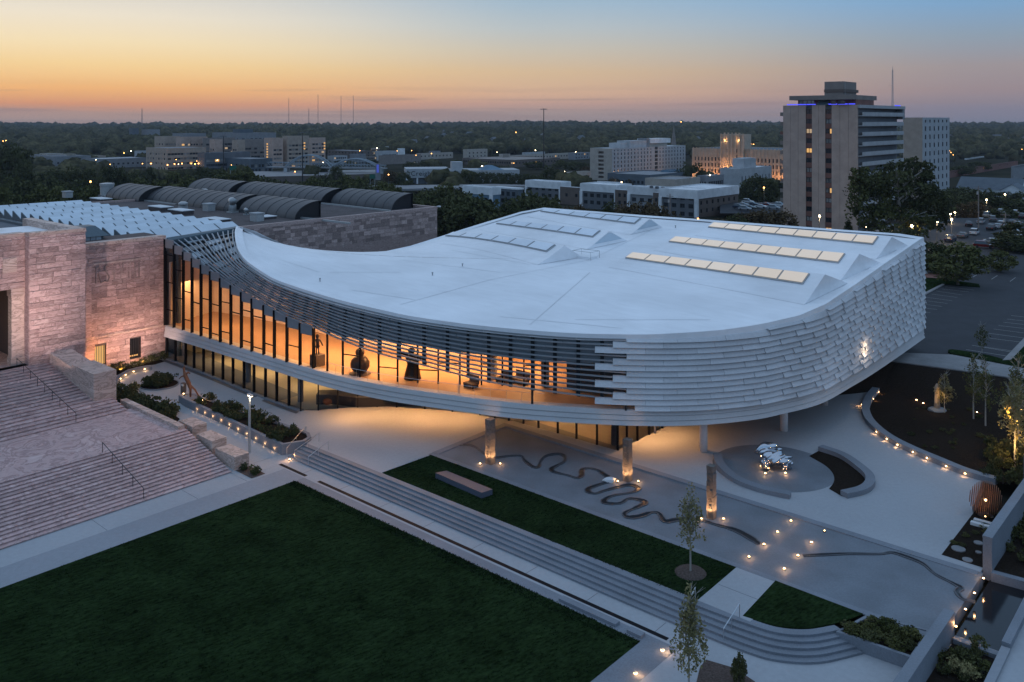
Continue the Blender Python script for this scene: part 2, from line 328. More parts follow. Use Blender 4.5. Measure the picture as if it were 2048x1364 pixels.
# ================================================================== terrain and far woods
_gy = [-400, 0, 170, 300, 450, 900, 1500, 2500, 3600, 5000, 9000]; _gz = [-1.2, -1.2, -1.2, -3, -8, -8, -4, 3, 7.5, 2, -20]
def gz(x, y):
    z = float(np.interp(y, _gy, _gz))
    if y > 1100: z += (math.sin(x*.0021+1)*3.0+math.sin(x*.0007+y*.0017)*4.0+math.sin(x*.0047+y*.002)*1.8)*ss(1100, 2600, y)*1.1+4*ss(-900, -1900, x)*ss(1500, 3000, y)
    z += 3.3*ss(112, 120, y)*ss(44, 56, x)*(1-ss(230, 330, y))
    return z
def terrain():
    xs = np.concatenate([np.arange(-5000, -1000, 250), np.arange(-1000, -160, 60), np.arange(-160, 160, 8), np.arange(160, 1000, 60), np.arange(1000, 5001, 250)])
    ys = np.concatenate([np.arange(-300, 0, 60), np.arange(0, 260, 8), np.arange(260, 1000, 40), np.arange(1000, 5601, 160)])
    v = [(float(x), float(y), gz(x, y)) for y in ys for x in xs]; n = len(xs)
    f = [(j*n+i, j*n+i+1, (j+1)*n+i+1, (j+1)*n+i) for j in range(len(ys)-1) for i in range(n-1)]
    m = MB(); m.add(v, f); m.build('terrain', M['terrain'], shade=True, kind='structure')
terrain()
def woods():
    rg = np.random.default_rng(3); out_v = []; out_f = []; off = 0
    def batch(n, y0, y1, sub, rmin, rmax, keep=None):
        nonlocal off
        vs, fs = ICO(sub); vs = np.array(vs); fs = np.array(fs)
        y = np.exp(rg.uniform(math.log(y0), math.log(y1), n)); x = rg.uniform(-.66, .66, n)*y
        if keep is not None: k = keep(x, y); x = x[k]; y = y[k]; n = len(x)
        r = rmin+(rmax-rmin)*rg.beta(1.4, 2.6, n)*1.35; z = np.array([gz(a, b) for a, b in zip(x, y)])
        jit = 1+rg.uniform(-.38, .38, (n, len(vs), 1))
        V = vs[None]*jit*r[:, None, None]*np.array([1.15, 1.15, 1.0]); V[:, :, 0] += x[:, None]; V[:, :, 1] += y[:, None]; V[:, :, 2] += (z+r*.75)[:, None]
        out_v.append(V.reshape(-1, 3)); Fk = fs[None]+(off+np.arange(n)*len(vs))[:, None, None]; out_f.append(Fk.reshape(-1, 3)); off += n*len(vs)
    def clear(x, y):                                                    # leave the built-up strips in the valley open
        u = 1024+1750*x/y
        built = ((u > 200) & (u < 700) & (y > 590) & (y < 860)) | ((u > 640) & (u < 1200) & (y > 500) & (y < 1080)) | ((u >= 1180) & (u < 1600) & (y > 430) & (y < 900)) | ((u > 1880) & (y > 480) & (y < 900))
        road = ((u > 500) & (u < 1060) & (y > 470) & (y < 640))
        return ~(built | road) | (rg.uniform(0, 1, len(x)) < .035)
    batch(1500, 480, 1100, 2, 3.0, 6.0, clear); batch(5200, 1000, 2000, 1, 4, 9); batch(6500, 1900, 4300, 1, 4.5, 11)
    V = np.concatenate(out_v); Fc = np.concatenate(out_f)
    me = bpy.data.meshes.new('forest'); me.vertices.add(len(V)); me.vertices.foreach_set('co', V.ravel().astype(np.float32))
    me.loops.add(Fc.size); me.loops.foreach_set('vertex_index', Fc.ravel().astype(np.int32)); me.polygons.add(len(Fc))
    me.polygons.foreach_set('loop_start', np.arange(0, Fc.size, 3, dtype=np.int32)); me.polygons.foreach_set('loop_total', np.full(len(Fc), 3, dtype=np.int32))
    me.update(calc_edges=True); me.materials.append(M['forest']); o = bpy.data.objects.new('forest', me); C.objects.link(o)
    setp(o, 'dark wooded hills rolling to the horizon beyond the town', 'forest', kind='stuff')
woods()
# ================================================================== grounds of the museum (surveyed on a square grid a,b)
def st(name, m, mb, **k): return mb.build(name, M[m], kind='structure', **k)
LOW = -.75
def zone(name, m, poly, z0, z1): return st(name, m, MB().prism(poly, z0, z1))
# lower walk and forecourt
zone('lower_walk', 'conc', [W(-6.6, -34), W(41, -34), W(41, -8), W(46, -12), W(62, -12), W(62, 13), W(41, 13), W(41, 5), W(-6.6, 5.0)], -1.4, LOW)
# border and lawn
zone('lawn_border', 'conc2', [W(-3.2, -34), W(-3.2, 1.0), W(0, 1.0), W(0, -34)], -1.3, LOW+.008)
mb = MB(); mb.prism([W(0, 0), W(38.1, 0), W(38.1, 1.0), W(0, 1.0)], -1.3, LOW+.01); mb.prism([W(38.1, -30), W(40.3, -30), W(40.3, 1.0), W(38.1, 1.0)], -1.3, LOW+.01); st('lawn_kerb', 'granite', mb)
def lawn(name, poly, z, label):
    n = 40; m = MB(); mnx = min(p.x for p in poly); m.prism(poly, z-.4, z)
    return m.build(name, M['grass'], kind='stuff', label=label, cat='lawn')
lawn('lawn', [W(0, -34), W(38.1, -34), W(38.1, 0), W(0, 0)], LOW+.03, 'large dark green mown lawn in front of the pink stone stairs')
tuft = []
def blades(name, polyab, z, n, h, label):                                # short grass blades along and over a lawn
    rg = np.random.default_rng(len(name)+n); a0, a1, b0, b1 = polyab; m = MB()
    for i in range(n):
        a = rg.uniform(a0, a1); b = rg.uniform(b0, b1); p = W(a, b, z); t = rg.uniform(0, 6.28); d = Vector((math.cos(t), math.sin(t), 0))*.05; q = Vector((rg.uniform(-.05, .05), rg.uniform(-.05, .05), rg.uniform(.5, 1)*h))
        m.quad(p-d, p+d, p+q)
    m.build(name, M['grass'], kind='stuff', label=label, cat='grass')
blades('grass', (0, 38.1, -1.0, 0.06), LOW+.03, 5000, .10, 'short grass blades fringing the kerb of the large lawn')
blades('grass', (0, 38.1, -30, -1.0), LOW+.03, 16000, .09, 'short grass blades over the large lawn')
mb = MB(); mb.box(-4.5, -.2, 1.2, 1.55, LOW, LOW+.014); st('drain_channel', 'mull', mb)
mb = MB(); mb.box(1.7, 39.3, 1.25, 1.6, LOW, LOW+.014); st('drain_channel', 'mull', mb)
for i in range(8):
    m = MB(); a = -1+i*5.6; m.box(a, a+.03, 1.62, 2.98, LOW, LOW+.006); m.build('paving_joint', M['granite_d'], kind='structure')
m = MB(); m.box(-6.4, -3.3, -3.0, -2.97, LOW, LOW+.006); m.build('paving_joint', M['granite_d'], kind='structure')
for b in (-8, -16, -24): m = MB(); m.box(-6.1, -3.25, b, b+.03, LOW, LOW+.006); m.build('paving_joint', M['granite_d'], kind='structure')
m = MB(); m.box(39.2, 43.0, 8.4, 8.43, .012, .018); m.build('paving_joint', M['granite_d'], kind='structure')
# stone benches set in the lawn border at the far end
for k, (a0, a1) in enumerate(((31.2, 36.0), (36.9, 38.0))):
    m = MB(); m.box(a0, a1, .25, .78, LOW, LOW+.22); m.build('stone_bench', M['granite'], label=['long low granite block seat beside the drain at the lawn corner', 'short low granite block seat at the very corner of the lawn kerb'][k], cat='bench', group='low granite seats on the lawn kerb')
# upper terrace slab: everything at z = 0 (plaza, courtyard, ground under the pavilion)
up = [W(-5.2, 5.2), W(5.9, 5.35), W(5.9, 11.2), W(5.7, 22.2), W(52.8, 22.6), W(54.5, 42), W(40, 75), W(-20, 75), W(-50, 60), W(-49, 2), W(-26, -3.2), W(-16.5, -1.0), W(-16, 3.2), W(-7.2, 3.2)]
def cz(a): return .75*min(1, max(0, (-20-a)/25))                        # the courtyard rises gently to the museum wall
def Gc(u, v, dz=0):
    z = 0
    for _ in range(8): z = cz(AB(G(u, v, z))[0])+dz
    return G(u, v, z)
m = MB(); q = [(-18, -3.2), (-18, 14), (-50, 14), (-50, 2), (-40, -3.2)]
m.hexa([W(a, b, -1.2) for a, b in q], [W(a, b, cz(a)+.004) for a, b in q] if False else [W(a, b, .75*(-18.5-a)/26.5 if a < -19 else 0) for a, b in q]); st('courtyard', 'conc', m)
zone('plaza', 'conc', [W(a, b) for a, b in ((-5.3, 5.1), (6.0, 5.35), (6.0, 22.1), (52.7, 22.6), (52.7, 24.2), (49.5, 33.5), (48.4, 42.5), (42, 52), (36, 75), (-20, 75), (-50, 60), (-50, 13), (-17.9, 13), (-17.9, 5.2), (-8, 6.0))], -1.5, 0)
# ramp path between the stairs and the long planter, falling from the courtyard to the walk
m = MB(); rp = [(-18.2, -3.2, -.02), (-6.6, -3.2, LOW+.004), (-6.6, 5.3, LOW+.004), (-18.2, 5.3, -.02)]
m.hexa([W(a, b, -1.6) for a, b, z in rp], [W(a, b, z+.025) for a, b, z in rp]); st('path', 'conc', m)
m = MB(); m.hexa([W(a, b, -1.6) for a, b in ((-7, -3.2), (-4.4, -3.2), (-4.4, 3.2), (-7, 3.2))], [W(a, b, LOW+.006) for a, b in ((-7, -3.2), (-4.4, -3.2), (-4.4, 3.2), (-7, 3.2))]); st('path', 'conc', m)
# grass strip, paths and basin between the steps and the terrace
g1 = [W(6.1, 5.42), W(39.1, 5.72), W(39.0, 11.42), W(6.35, 11.42)]
zone('garden_bank', 'conc', [W(5.9, 5.3), W(42.5, 5.5)]+[G(*p) for p in ((1489, 1231, 0), (1552, 1250, 0), (1614, 1255, 0), (1672, 1246, 0), (1736, 1229, 0))]+[W(53, 11.5), W(5.9, 11.5)], -1.5, -.02)
lawn('lawn', g1, .03, 'long dark grass strip above the concrete steps with one young tree')
blades('grass', (6.3, 39, 5.45, 11.4), .03, 7000, .09, 'short grass blades over the long strip above the steps')
zone('path', 'conc', [W(39.12, 5.6), W(43.0, 5.6), W(43.0, 11.5), W(39.05, 11.5)], -.6, .012)
g2 = [G(*p) for p in ((1551, 1161.6, 0), (1640, 1195.5, 0), (1726, 1228, 0))]+smooth([G(1726, 1229, 0), G(1676, 1246, 0), G(1614, 1257, 0), G(1552, 1252, 0), G(1485.7, 1232, 0)], 6)
lawn('lawn', g2, .03, 'small fan shaped patch of dark grass inside the curved steps')
zone('basin_kerb', 'granite', [W(6.0, 11.42), W(52.8, 11.42), W(52.8, 12.0), W(6.0, 12.0)], -1, .02)
zone('basin_floor', 'basin', [W(6.2, 11.9), W(52.9, 11.9), W(52.9, 22.6), W(6.2, 22.1)], -1, -.004)
# raised terrace kerbs round the back of the basin
m = MB(); m.hexa([W(a, b, -.2) for a, b in ((6.0, 11.95), (6.0, 22.6), (6.75, 22.6), (6.75, 11.95))], [W(6.0, 11.95, .05), W(6.0, 22.6, .20), W(6.75, 22.6, .20), W(6.75, 11.95, .05)]); st('basin_kerb', 'granite', m)
m = MB(); m.hexa([W(a, b, -.2) for a, b in ((6.75, 21.9), (52.6, 21.9), (52.6, 22.6), (6.75, 22.6))], [W(6.75, 21.9, .20), W(52.6, 21.9, .03), W(52.6, 22.6, .03), W(6.75, 22.6, .20)]); st('basin_kerb', 'granite', m)
# the plaza itself rises a little towards the doors
m = MB(); m.hexa([W(a, b, -.2) for a, b in ((6.0, 22.6), (52.6, 22.6), (52.6, 31), (6.0, 31))], [W(6.0, 22.6, .15), W(52.6, 22.6, .012), W(52.6, 25.5, .012), W(6.0, 25.5, .03)]); st('terrace', 'conc', m)
# concrete steps, straight then curving round at the right
top = [W(-5.3, 5.05), W(10, 5.25), W(25, 5.4), W(38.5, 5.5), W(41.5, 5.6)]+[G(*p) for p in ((1485.7, 1235, 0), (1552, 1256, 0), (1614, 1261, 0), (1672, 1252, 0))]
bot = [W(-5.3, 2.85), W(10, 2.95), W(25, 3.05), W(36, 3.1), W(39.4, 3.2)]+[G(*p) for p in ((1490, 1306, LOW), (1560, 1325, LOW), (1640, 1328, LOW), (1726, 1309, LOW))]
top = smooth(top, 8); bot = smooth(bot, 8)
steps = thing('concrete_steps', 'long flight of pale concrete steps from the walk to the grass, curving at the right', 'steps', W(0, 4, LOW))
NS = 5
for k in range(NS):
    lo = [bot[i].lerp(top[i], k/NS) for i in range(len(top))]; hi = [bot[i].lerp(top[i], (k+1)/NS+.06) for i in range(len(top))]
    z = LOW+.15*(k+1)+(.004 if k == NS-1 else 0); m = MB(); n = len(lo); b = []
    for i in range(n): b += [(lo[i].x, lo[i].y, LOW-.2), (lo[i].x, lo[i].y, z), (hi[i].x, hi[i].y, z), (hi[i].x, hi[i].y, LOW-.2)]
    m.add(b, [(i*4+q, (i+1)*4+q, (i+1)*4+(q+1) % 4, i*4+(q+1) % 4) for i in range(n-1) for q in range(4)]+[(0, 1, 2, 3), ((n-1)*4+3, (n-1)*4+2, (n-1)*4+1, (n-1)*4)])
    m.build('step', M['granite'], steps)
def handrail(label, p0, p1, grp, top_leg=None, mid=True, h=.9):
    t = thing('handrail', label, 'handrail', p0, grp); P0 = Vector(p0); P1 = Vector(p1); up = Vector((0, 0, h))
    m = MB(); d = (P1-P0); dn = Vector((d.x, d.y, 0)).normalized()*.25
    m.tube([P0-dn*0+up*0.98, P0+up, P1+up], .035, 6); m.build('rail', M['steel'], t)
    for q in ([0, .5, 1] if mid else [0, 1]):
        m = MB(); p = P0.lerp(P1, q); m.tube([p-Vector((0, 0, .1)), p+up], .028, 6); m.build('post', M['steel'], t)
    return t
gr = 'steel handrails on the concrete steps'
handrail('steel handrail at the right side of the path up through the curved steps', G(1447, 1285, LOW), G(1479, 1234, 0), gr)
handrail('steel handrail behind the young tree at the left of the path up the steps', W(39.3, 3.3, LOW), W(39.0, 5.5, 0), gr)
handrail('steel handrail fixed against the end wall of the long planter', W(-5.6, 2.9, LOW), W(-7.6, 6.6, 0), gr)
handrail('steel handrail at the very left end of the concrete steps', W(-4.4, 3.0, LOW), W(-4.9, 6.3, 0), gr)
handrail('steel handrail standing a little right of the planter end of the steps', W(-2.0, 2.9, LOW), W(-2.4, 5.6, 0), gr)
# ------------------------------------------------ right side: parking, road, bank
PZ = 2.2
zone('parking_lot', 'asphalt', [G(1700, 717, PZ), G(1790, 723, PZ), G(2120, 768, PZ), G(2120, 545, PZ), G(1840, 530, PZ), G(1780, 560, PZ), G(1700, 640, PZ)], 1.2, PZ)
lot2 = [G(1835, 528, PZ), G(2130, 548, PZ), G(2130, 436, PZ), G(1845, 436, PZ)]
zone('street', 'asphalt', lot2, 1.2, PZ+.004)
zone('pavement', 'road', [G(1690, 702, PZ), G(1905, 711, PZ), G(2120, 752, PZ), G(2120, 770, PZ), G(1790, 724, PZ), G(1690, 716, PZ)], PZ-.02, PZ+.12)
m = MB(); pth = smooth([G(1903, 709, PZ), G(1896, 705, PZ), G(1906, 701, PZ), G(1970, 711, PZ), G(2012, 722, PZ)], 6)+[G(2120, 640, PZ), G(2120, 752, PZ)]
m.prism(pth, 1.9, PZ+.16); m.build('grass_verge', M['grass'], kind='stuff', label='grass verge wrapping the end of the marked parking bays', cat='grass')
zone('kerb', 'road', [G(2005, 723, PZ), G(2022, 722, PZ), G(2100, 640, PZ), G(2085, 640, PZ)], 1.9, PZ+.19)
m = MB(); m.prism([G(1848, 586, PZ), G(1882, 569, PZ), G(1960, 575, PZ), G(1958, 569, PZ), G(1880, 558, PZ), G(1848, 556, PZ)], 1.9, PZ+.13); m.build('grass_island', M['grass'], kind='stuff', label='narrow grass island with kerb at the head of the parking rows', cat='grass')
zone('kerb', 'road', [G(1846, 588, PZ), G(1884, 569, PZ), G(1889, 570, PZ), G(1846, 593, PZ)], 1.9, PZ+.15)
zone('pavement', 'brick', [G(1848, 549, PZ), G(1884, 541, PZ), G(1925, 556, PZ), G(1880, 560, PZ), G(1848, 556, PZ)], 1.9, PZ+.05)
m = MB()
def stripe(p, q, wd=.12, z=PZ+.008):
    d = (q-p); n = Vector((-d.y, d.x, 0)).normalized()*wd/2; m.quad(*[(a.x, a.y, z) for a in (p-n, q-n, q+n, p+n)])
for (u0, v0, u1, v1) in [(1932, 699, 2013, 712), (1944, 690.5, 2027, 705), (1969, 694, 2025, 702), (1960, 674, 2048, 685), (1977, 666.5, 2048, 676), (1987, 658, 2048, 666), (1997, 651, 2048, 657), (2006, 644.5, 2048, 649), (2014, 638, 2048, 642), (2022, 631, 2048, 634),
                         (1848, 624, 1861, 625), (1848, 616, 1874, 619), (1848, 608.5, 1884, 613), (1848, 601, 1895, 607), (1848, 594, 1905, 601.5), (1862, 588, 1915, 595), (1872, 582, 1925, 590), (1884, 578, 1938, 584), (1890, 573.5, 1948, 580)]:
    stripe(G(u0, v0, PZ), G(u1, v1, PZ))
for (u0, v0, u1, v1) in [(1946, 554, 1958, 547), (1983, 558.5, 1995, 551), (2020, 563, 2031, 555)]: stripe(G(u0, v0, PZ), G(u1, v1, PZ), z=PZ+.012)
m.build('parking_line', M['paint'], kind='stuff', label='white bay lines painted across the dark parking lot', cat='road marking')
# dark planted bank between the garden and the road
m = MB(); bk = [G(1660, 792, 0), G(1760, 782, 0), G(1860, 800, 0), G(2120, 850, 0)]; tp = [G(1690, 717, PZ), G(1790, 724.5, PZ), G(1900, 741, PZ), G(2120, 772, PZ)]
for i in range(3): m.quad(bk[i], bk[i+1], tp[i+1], tp[i])
m.build('planted_bank', M['soil'], kind='structure')
cwl = smooth([G(1752, 775, .5), G(1738, 792, .5), G(1731, 812, .5), G(1737, 833, .5), G(1755, 853, .5), G(1783, 873, .5), G(1825, 894, .5), G(1880, 917, .5), G(1932, 938, .5), G(1994, 956, .5)], 7)
bed = [(p.x, p.y, 0) for p in cwl]+[tuple(G(2120, 985, 0)), tuple(G(2120, 840, 0)), tuple(G(1860, 795, 0)), tuple(G(1760, 776, 0))]
m = MB(); m.sheet(bed, .03); m.build('garden_bed', M['soil'], kind='structure')
t = thing('curved_wall', 'low curved granite wall with recessed lights round the dark planted bed', 'garden wall', cwl[30])
seg = len(cwl)//9
for i in range(0, len(cwl)-1, seg):
    c = cwl[i:i+seg+1]
    if len(c) > 1: m = MB(); m.wall(c, .85, -.05, .5); m.build('coping_block', M['granite'], t)
# ================================================================== the pavilion
pav = thing('museum_pavilion', 'swooping white roofed museum pavilion with shingled white cladding and glowing glass front', 'museum', W(10, 40, 0))
BB, BT = 3.8, 5.25                                                      # underside and top of the white band
bandpx = [(329, 673), (409.8, 697.4), (483.7, 721), (540, 738.6), (597.5, 757), (638.5, 769.4), (676.5, 779.6), (715.5, 788.9), (793.5, 804), (900, 819.6), (988.9, 831.9), (1074.8, 840.5), (1182, 847.5), (1253, 850.8)]
bandL = smooth([G(u, v, BB) for u, v in bandpx], 8)
rightpx = [(1253, 850.8), (1340, 851.8), (1426, 848), (1512, 838.4), (1564, 827.5), (1619, 814), (1655, 800), (1700, 774), (1740, 750), (1798, 711), (1848, 675.5)]
facR = smooth([G(u, v, BB) for u, v in rightpx], 8)
def at_u(path, u):                                                      # point of a plan curve on the sight line u
    k = (u-U0)/F
    for a, b in zip(path, path[1:]):
        fa = a.x-k*a.y; fb = b.x-k*b.y
        if fa == 0 or fa*fb < 0: t = fa/(fa-fb); return a.lerp(b, t)
    return path[0].copy() if abs(path[0].x-k*path[0].y) < abs(path[-1].x-k*path[-1].y) else path[-1].copy()
def lift(p, v): return Vector((p.x, p.y, H-(v-VH)*p.y/F))
# roof edge ------------------------------------------------------------
tip = D(478, 457, 126)
Apx = [(472, 456, 127), (469.5, 470, 119.5), (475, 499, 112.5), (490, 522, 108.2), (518, 543, None), (548, 561, None), (588, 576, None), (635, 591, None), (689.6, 606.5, None), (757, 622.5, None), (820, 636, None), (900, 648, None), (962, 655.5, None), (1049, 664, None), (1150, 671, None), (1253, 673.5, None)]
A0 = [D(u, v, Y) if Y else lift(at_u(bandL, u), v) for u, v, Y in Apx]
edgeL = smooth(A0, 6)
rtop = [(1253, 673.5), (1300, 673.5), (1351.5, 671), (1400, 668), (1446.6, 664), (1500, 656.5), (1534.5, 650), (1599, 635), (1651.8, 612), (1716, 569), (1769, 531), (1846, 478)]
us = [p[0] for p in rtop]; vs_ = [p[1] for p in rtop]
edgeR = [lift(p, float(np.interp(U0+F*p.x/p.y, us, vs_))) for p in facR]
CR = edgeR[-1]
bx = [(1800, 470.5), (1700, 463.5), (1600, 456), (1500, 448.5), (1400, 441), (1300, 434), (1200, 426), (1120, 420)]
backL = D(1088, 417.5, 159)
edgeB = [CR.copy()]
for u, v in bx:
    p = at_u([CR, Vector((backL.x, backL.y, 0))], u); edgeB.append(lift(p, v))
edgeB.append(backL)
lpx = [(1041, 426), (1005, 437), (972, 446.5), (925, 461), (879, 476), (820, 494.5), (769, 505.5), (730, 509.5), (689.6, 509.5), (650, 506.5), (610, 501.5), (557.6, 490), (520, 474), (496, 462)]
edgeW = []
for u, v in lpx: edgeW.append(lift(at_u([backL, tip], u), v))
loop = edgeL+edgeR[1:]+edgeB[1:]+edgeW+[tip]
loop = [p for i, p in enumerate(loop) if (p-loop[i-1]).length > .05]
# smooth surface stretched over the edge --------------------------------
RX0, RY0, RS = -50, 78, .7; RNX, RNY = 160, 128
LP = np.array([(p.x, p.y, p.z) for p in resample(loop+[loop[0]], .5)])
def inside(x, y):
    r = np.zeros(x.shape, bool); n = len(loop)
    for i in range(n):
        a, b = loop[i], loop[(i+1) % n]
        c = ((a.y > y) != (b.y > y)) & (x < (b.x-a.x)*(y-a.y)/((b.y-a.y) or 1e-9)+a.x); r ^= c
    return r
gx, gy = np.meshgrid(RX0+RS*np.arange(RNX), RY0+RS*np.arange(RNY)); ins = inside(gx, gy)
zz = np.empty(gx.shape)
for j in range(RNY):
    d = (gx[j][:, None]-LP[None, :, 0])**2+(gy[j][:, None]-LP[None, :, 1])**2; zz[j] = LP[np.argmin(d, 1), 2]
zz[ins] = 13.8
for _ in range(2600):
    a = zz.copy(); a[1:-1, 1:-1] = .25*(zz[:-2, 1:-1]+zz[2:, 1:-1]+zz[1:-1, :-2]+zz[1:-1, 2:]); zz = np.where(ins, a, zz)
def zroof(x, y):
    i = min(max((x-RX0)/RS, 0), RNX-1.01); j = min(max((y-RY0)/RS, 0), RNY-1.01); i0, j0 = int(i), int(j); fi, fj = i-i0, j-j0
    return float((zz[j0, i0]*(1-fi)+zz[j0, i0+1]*fi)*(1-fj)+(zz[j0+1, i0]*(1-fi)+zz[j0+1, i0+1]*fi)*fj)
def onroof(u, v, dz=0):
    lo, hi = 84.0, 170.0                                                # walk out along the sight line until it meets the roof
    prev = None; Y = lo
    while Y < hi:
        p = D(u, v, Y)
        if ins[min(max(int(round((p.y-RY0)/RS)), 0), RNY-1), min(max(int(round((p.x-RX0)/RS)), 0), RNX-1)] and p.z <= zroof(p.x, p.y)+dz: return p
        Y += .1
    return D(u, v, 120)
cen = Vector((6, 118, 0)); m = MB(); NR = 22; n = len(loop); rows = []
for r in range(NR):
    t = 1-r/NR
    for p in loop:
        q = cen.lerp(Vector((p.x, p.y, 0)), t); m.v.append((q.x, q.y, p.z if r == 0 else zroof(q.x, q.y)))
m.v.append((cen.x, cen.y, zroof(cen.x, cen.y)))
for r in range(NR-1):
    for i in range(n): m.f.append((r*n+i, r*n+(i+1) % n, (r+1)*n+(i+1) % n, (r+1)*n+i))
for i in range(n): m.f.append(((NR-1)*n+i, (NR-1)*n+(i+1) % n, NR*n))
roof = m.build('roof', M['white'], pav, shade=True)
m = MB(); prof = [(0.0, -.42), (0.0, .22), (.28, .24), (.42, .14), (1.1, .04)]
for p in loop:
    d = (cen-Vector((p.x, p.y, 0))).normalized()
    for s_, h_ in prof: q = p+d*s_; m.v.append((q.x, q.y, p.z+h_))
for i in range(n):
    for k in range(4): m.f.append((i*5+k, ((i+1) % n)*5+k, ((i+1) % n)*5+k+1, i*5+k+1))
m.build('roof_edge', M['white'], roof)
# light membrane seams on the roof
m = MB()
def seam(u0, v0, u1, v1, wd=.07):
    P = [onroof(u0+(u1-u0)*k/14, v0+(v1-v0)*k/14) for k in range(15)]
    m = MB()
    for a, b in zip(P, P[1:]):
        d = Vector((b.x-a.x, b.y-a.y, 0)); nn = Vector((-d.y, d.x, 0)).normalized()*wd/2
        m.quad(*[(c.x, c.y, zroof(c.x, c.y)+.035) for c in (a-nn, b-nn, b+nn, a+nn)])
    m.build('membrane_seam', M['wht'], roof)
for s_ in [(1000, 634, 1245, 657), (560, 520, 640, 545), (660, 545, 800, 545), (800, 610, 980, 560), (980, 560, 1180, 520), (1180, 520, 1300, 462), (1290, 540, 1600, 600), (800, 520, 1000, 545), (700, 580, 830, 600), (1150, 640, 1420, 640), (1060, 650, 1180, 545), (900, 500, 1060, 530)]: seam(*s_)
# north-light monitors ---------------------------------------------------
def monitor(aR, aL, h, npan, front, back, lit, gend=False, hl=None, u0=.0):
    pR = onroof(*aR, dz=h); pL = onroof(*aL, dz=hl if hl is not None else h)
    ax = Vector((pR.x-pL.x, pR.y-pL.y, 0)).normalized(); cr = Vector((-ax.y, ax.x, 0))
    if cr.dot(E1) < 0: cr = -cr
    L = Vector((pR.x-pL.x, pR.y-pL.y, 0)).length; K = 24; fr = [1, .82, .64, .46, .28, .12, 0]
    h0 = hl if hl is not None else h
    def ridge(s): q = pL.lerp(pR, s); return Vector((q.x, q.y, zroof(q.x, q.y)+h0+(h-h0)*s))
    def pt(s, f):                                                       # f = 1 at the foot of the front slope, 0 on the ridge
        r = ridge(s); q = r-cr*front*f; zb = zroof(q.x, q.y)+.02; zt = r.z
        return Vector((q.x, q.y, zb+(zt-zb)*((1-f)**1.25)))
    def bk(s): r = ridge(s); q = r+cr*back; return Vector((q.x, q.y, min(zroof(q.x, q.y)+.02, r.z)))
    m = MB(); w_ = len(fr)+1
    for k in range(K+1):
        s = k/K; tap = 1
        m.v += [tuple(pt(s, f)) for f in fr]+[tuple(bk(s))]
    for k in range(K):
        for i in range(w_-1): m.f.append((k*w_+i, (k+1)*w_+i, (k+1)*w_+i+1, k*w_+i+1))
    m.f.append(tuple(K*w_+i for i in range(w_))); m.f.append(tuple(range(w_-1, -1, -1)))
    mon = m.build('roof_monitor', M['white'], pav)
    if gend:
        m = MB(); e = [pt(1, .72), pt(1, .3), pt(1, .06), bk(1).lerp(ridge(1), .85), bk(1).lerp(ridge(1), .2)]; o_ = ax*.06; c = sum(e, Vector())/5
        e = [c.lerp(p, .88)+o_ for p in e]; m.quad(*e); m.build('end_glazing', M['pane'], mon)
    nr = ax.cross(Vector((0, 0, 1)))
    def up(s, f, dz=.07): p = pt(s, f); return Vector((p.x, p.y, p.z))-cr*dz*.5+ZU*dz
    s0, s1 = .02+u0, 1-1.6/L; fa, fb = .40, .06
    for k in range(npan):
        x0 = s0+(s1-s0)*(k+.035)/npan; x1 = s0+(s1-s0)*(k+.965)/npan; m = MB()
        m.quad(*[up(*q, .20) for q in ((x0, fa-.02), (x1, fa-.02), (x1, fb+.015), (x0, fb+.015))]); sp_ = m.build('skylight_pane', M['skylit'] if lit else M['skyl'], mon)
        x0 = s0+(s1-s0)*k/npan; x1 = s0+(s1-s0)*(k+1)/npan; m = MB(); a = [up(x0, fa, .02), up(x1, fa, .02), up(x1, fb, .02), up(x0, fb, .02)]; m.hexa(a, [x+ZU*.11-cr*.06 for x in a]); m.build('skylight_frame', M['lgrey'], sp_)
monitor((1650, 549), (1262, 504), 2.2, 8, 4.4, 5.2, True, hl=1.2)
monitor((1719, 508), (1348, 472.5), 2.2, 9, 4.4, 5.2, True, hl=1.2)
monitor((1784, 474), (1424, 444.5), 2.0, 9, 4.2, 4.6, True, hl=1.2)
monitor((1129, 491), (906, 464.5), 2.0, 6, 4.4, 3.0, False, hl=.9)
monitor((1219, 462), (1006, 440), 2.0, 6, 4.4, 3.4, False, True, hl=.9)
monitor((1300, 437), (1092, 417.5), 1.8, 6, 4.2, 2.6, False, True, hl=.6)
t = thing('roof_hatch', 'white roof hatch with thin guard rail beside the nearest plain roof monitor', 'roof hatch', onroof(1172, 516))
p = Vector(t.location); m = MB(); m.obox(p, E2, E1, 1.3, .8, p.z-.1, p.z+.3); m.build('lid', M['white'], t)
for q in range(4):
    c = p+E2*(1.5 if q in (0, 1) else -1.5)+E1*(1 if q in (0, 3) else -1); d = p+E2*(1.5 if (q+1) % 4 in (0, 1) else -1.5)+E1*(1 if (q+1) % 4 in (0, 3) else -1)
    m = MB(); m.tube([c-ZU*.1, c+ZU*1.0, d+ZU*1.0], .035, 5); m.build('guard_rail', M['galv'], t)
for u, v, lab in ((925, 533, 'tiny white vent pipe on the left part of the pavilion roof'), (865, 551, 'tiny vent pipe low on the left part of the pavilion roof'), (1351, 456, 'tiny vent pipe at the back of the pavilion roof beside the lit skylights'), (1448, 315+180, 'tiny vent pipe between the two front rows of lit skylights'), (640, 563, 'tiny vent pipe on the narrow left wing of the pavilion roof')):
    p = onroof(u, v); t = thing('vent_pipe', lab, 'vent pipe', p, 'vent pipes on the pavilion roof'); m = MB(); m.tube([p-ZU*.1, p+ZU*.36], .07, 7); m.build('pipe', M['lgrey'], t); m = MB(); m.lathe([(.12, .3), (.12, .38), (.04, .43)], p, 8); m.build('cap', M['lgrey'], t)
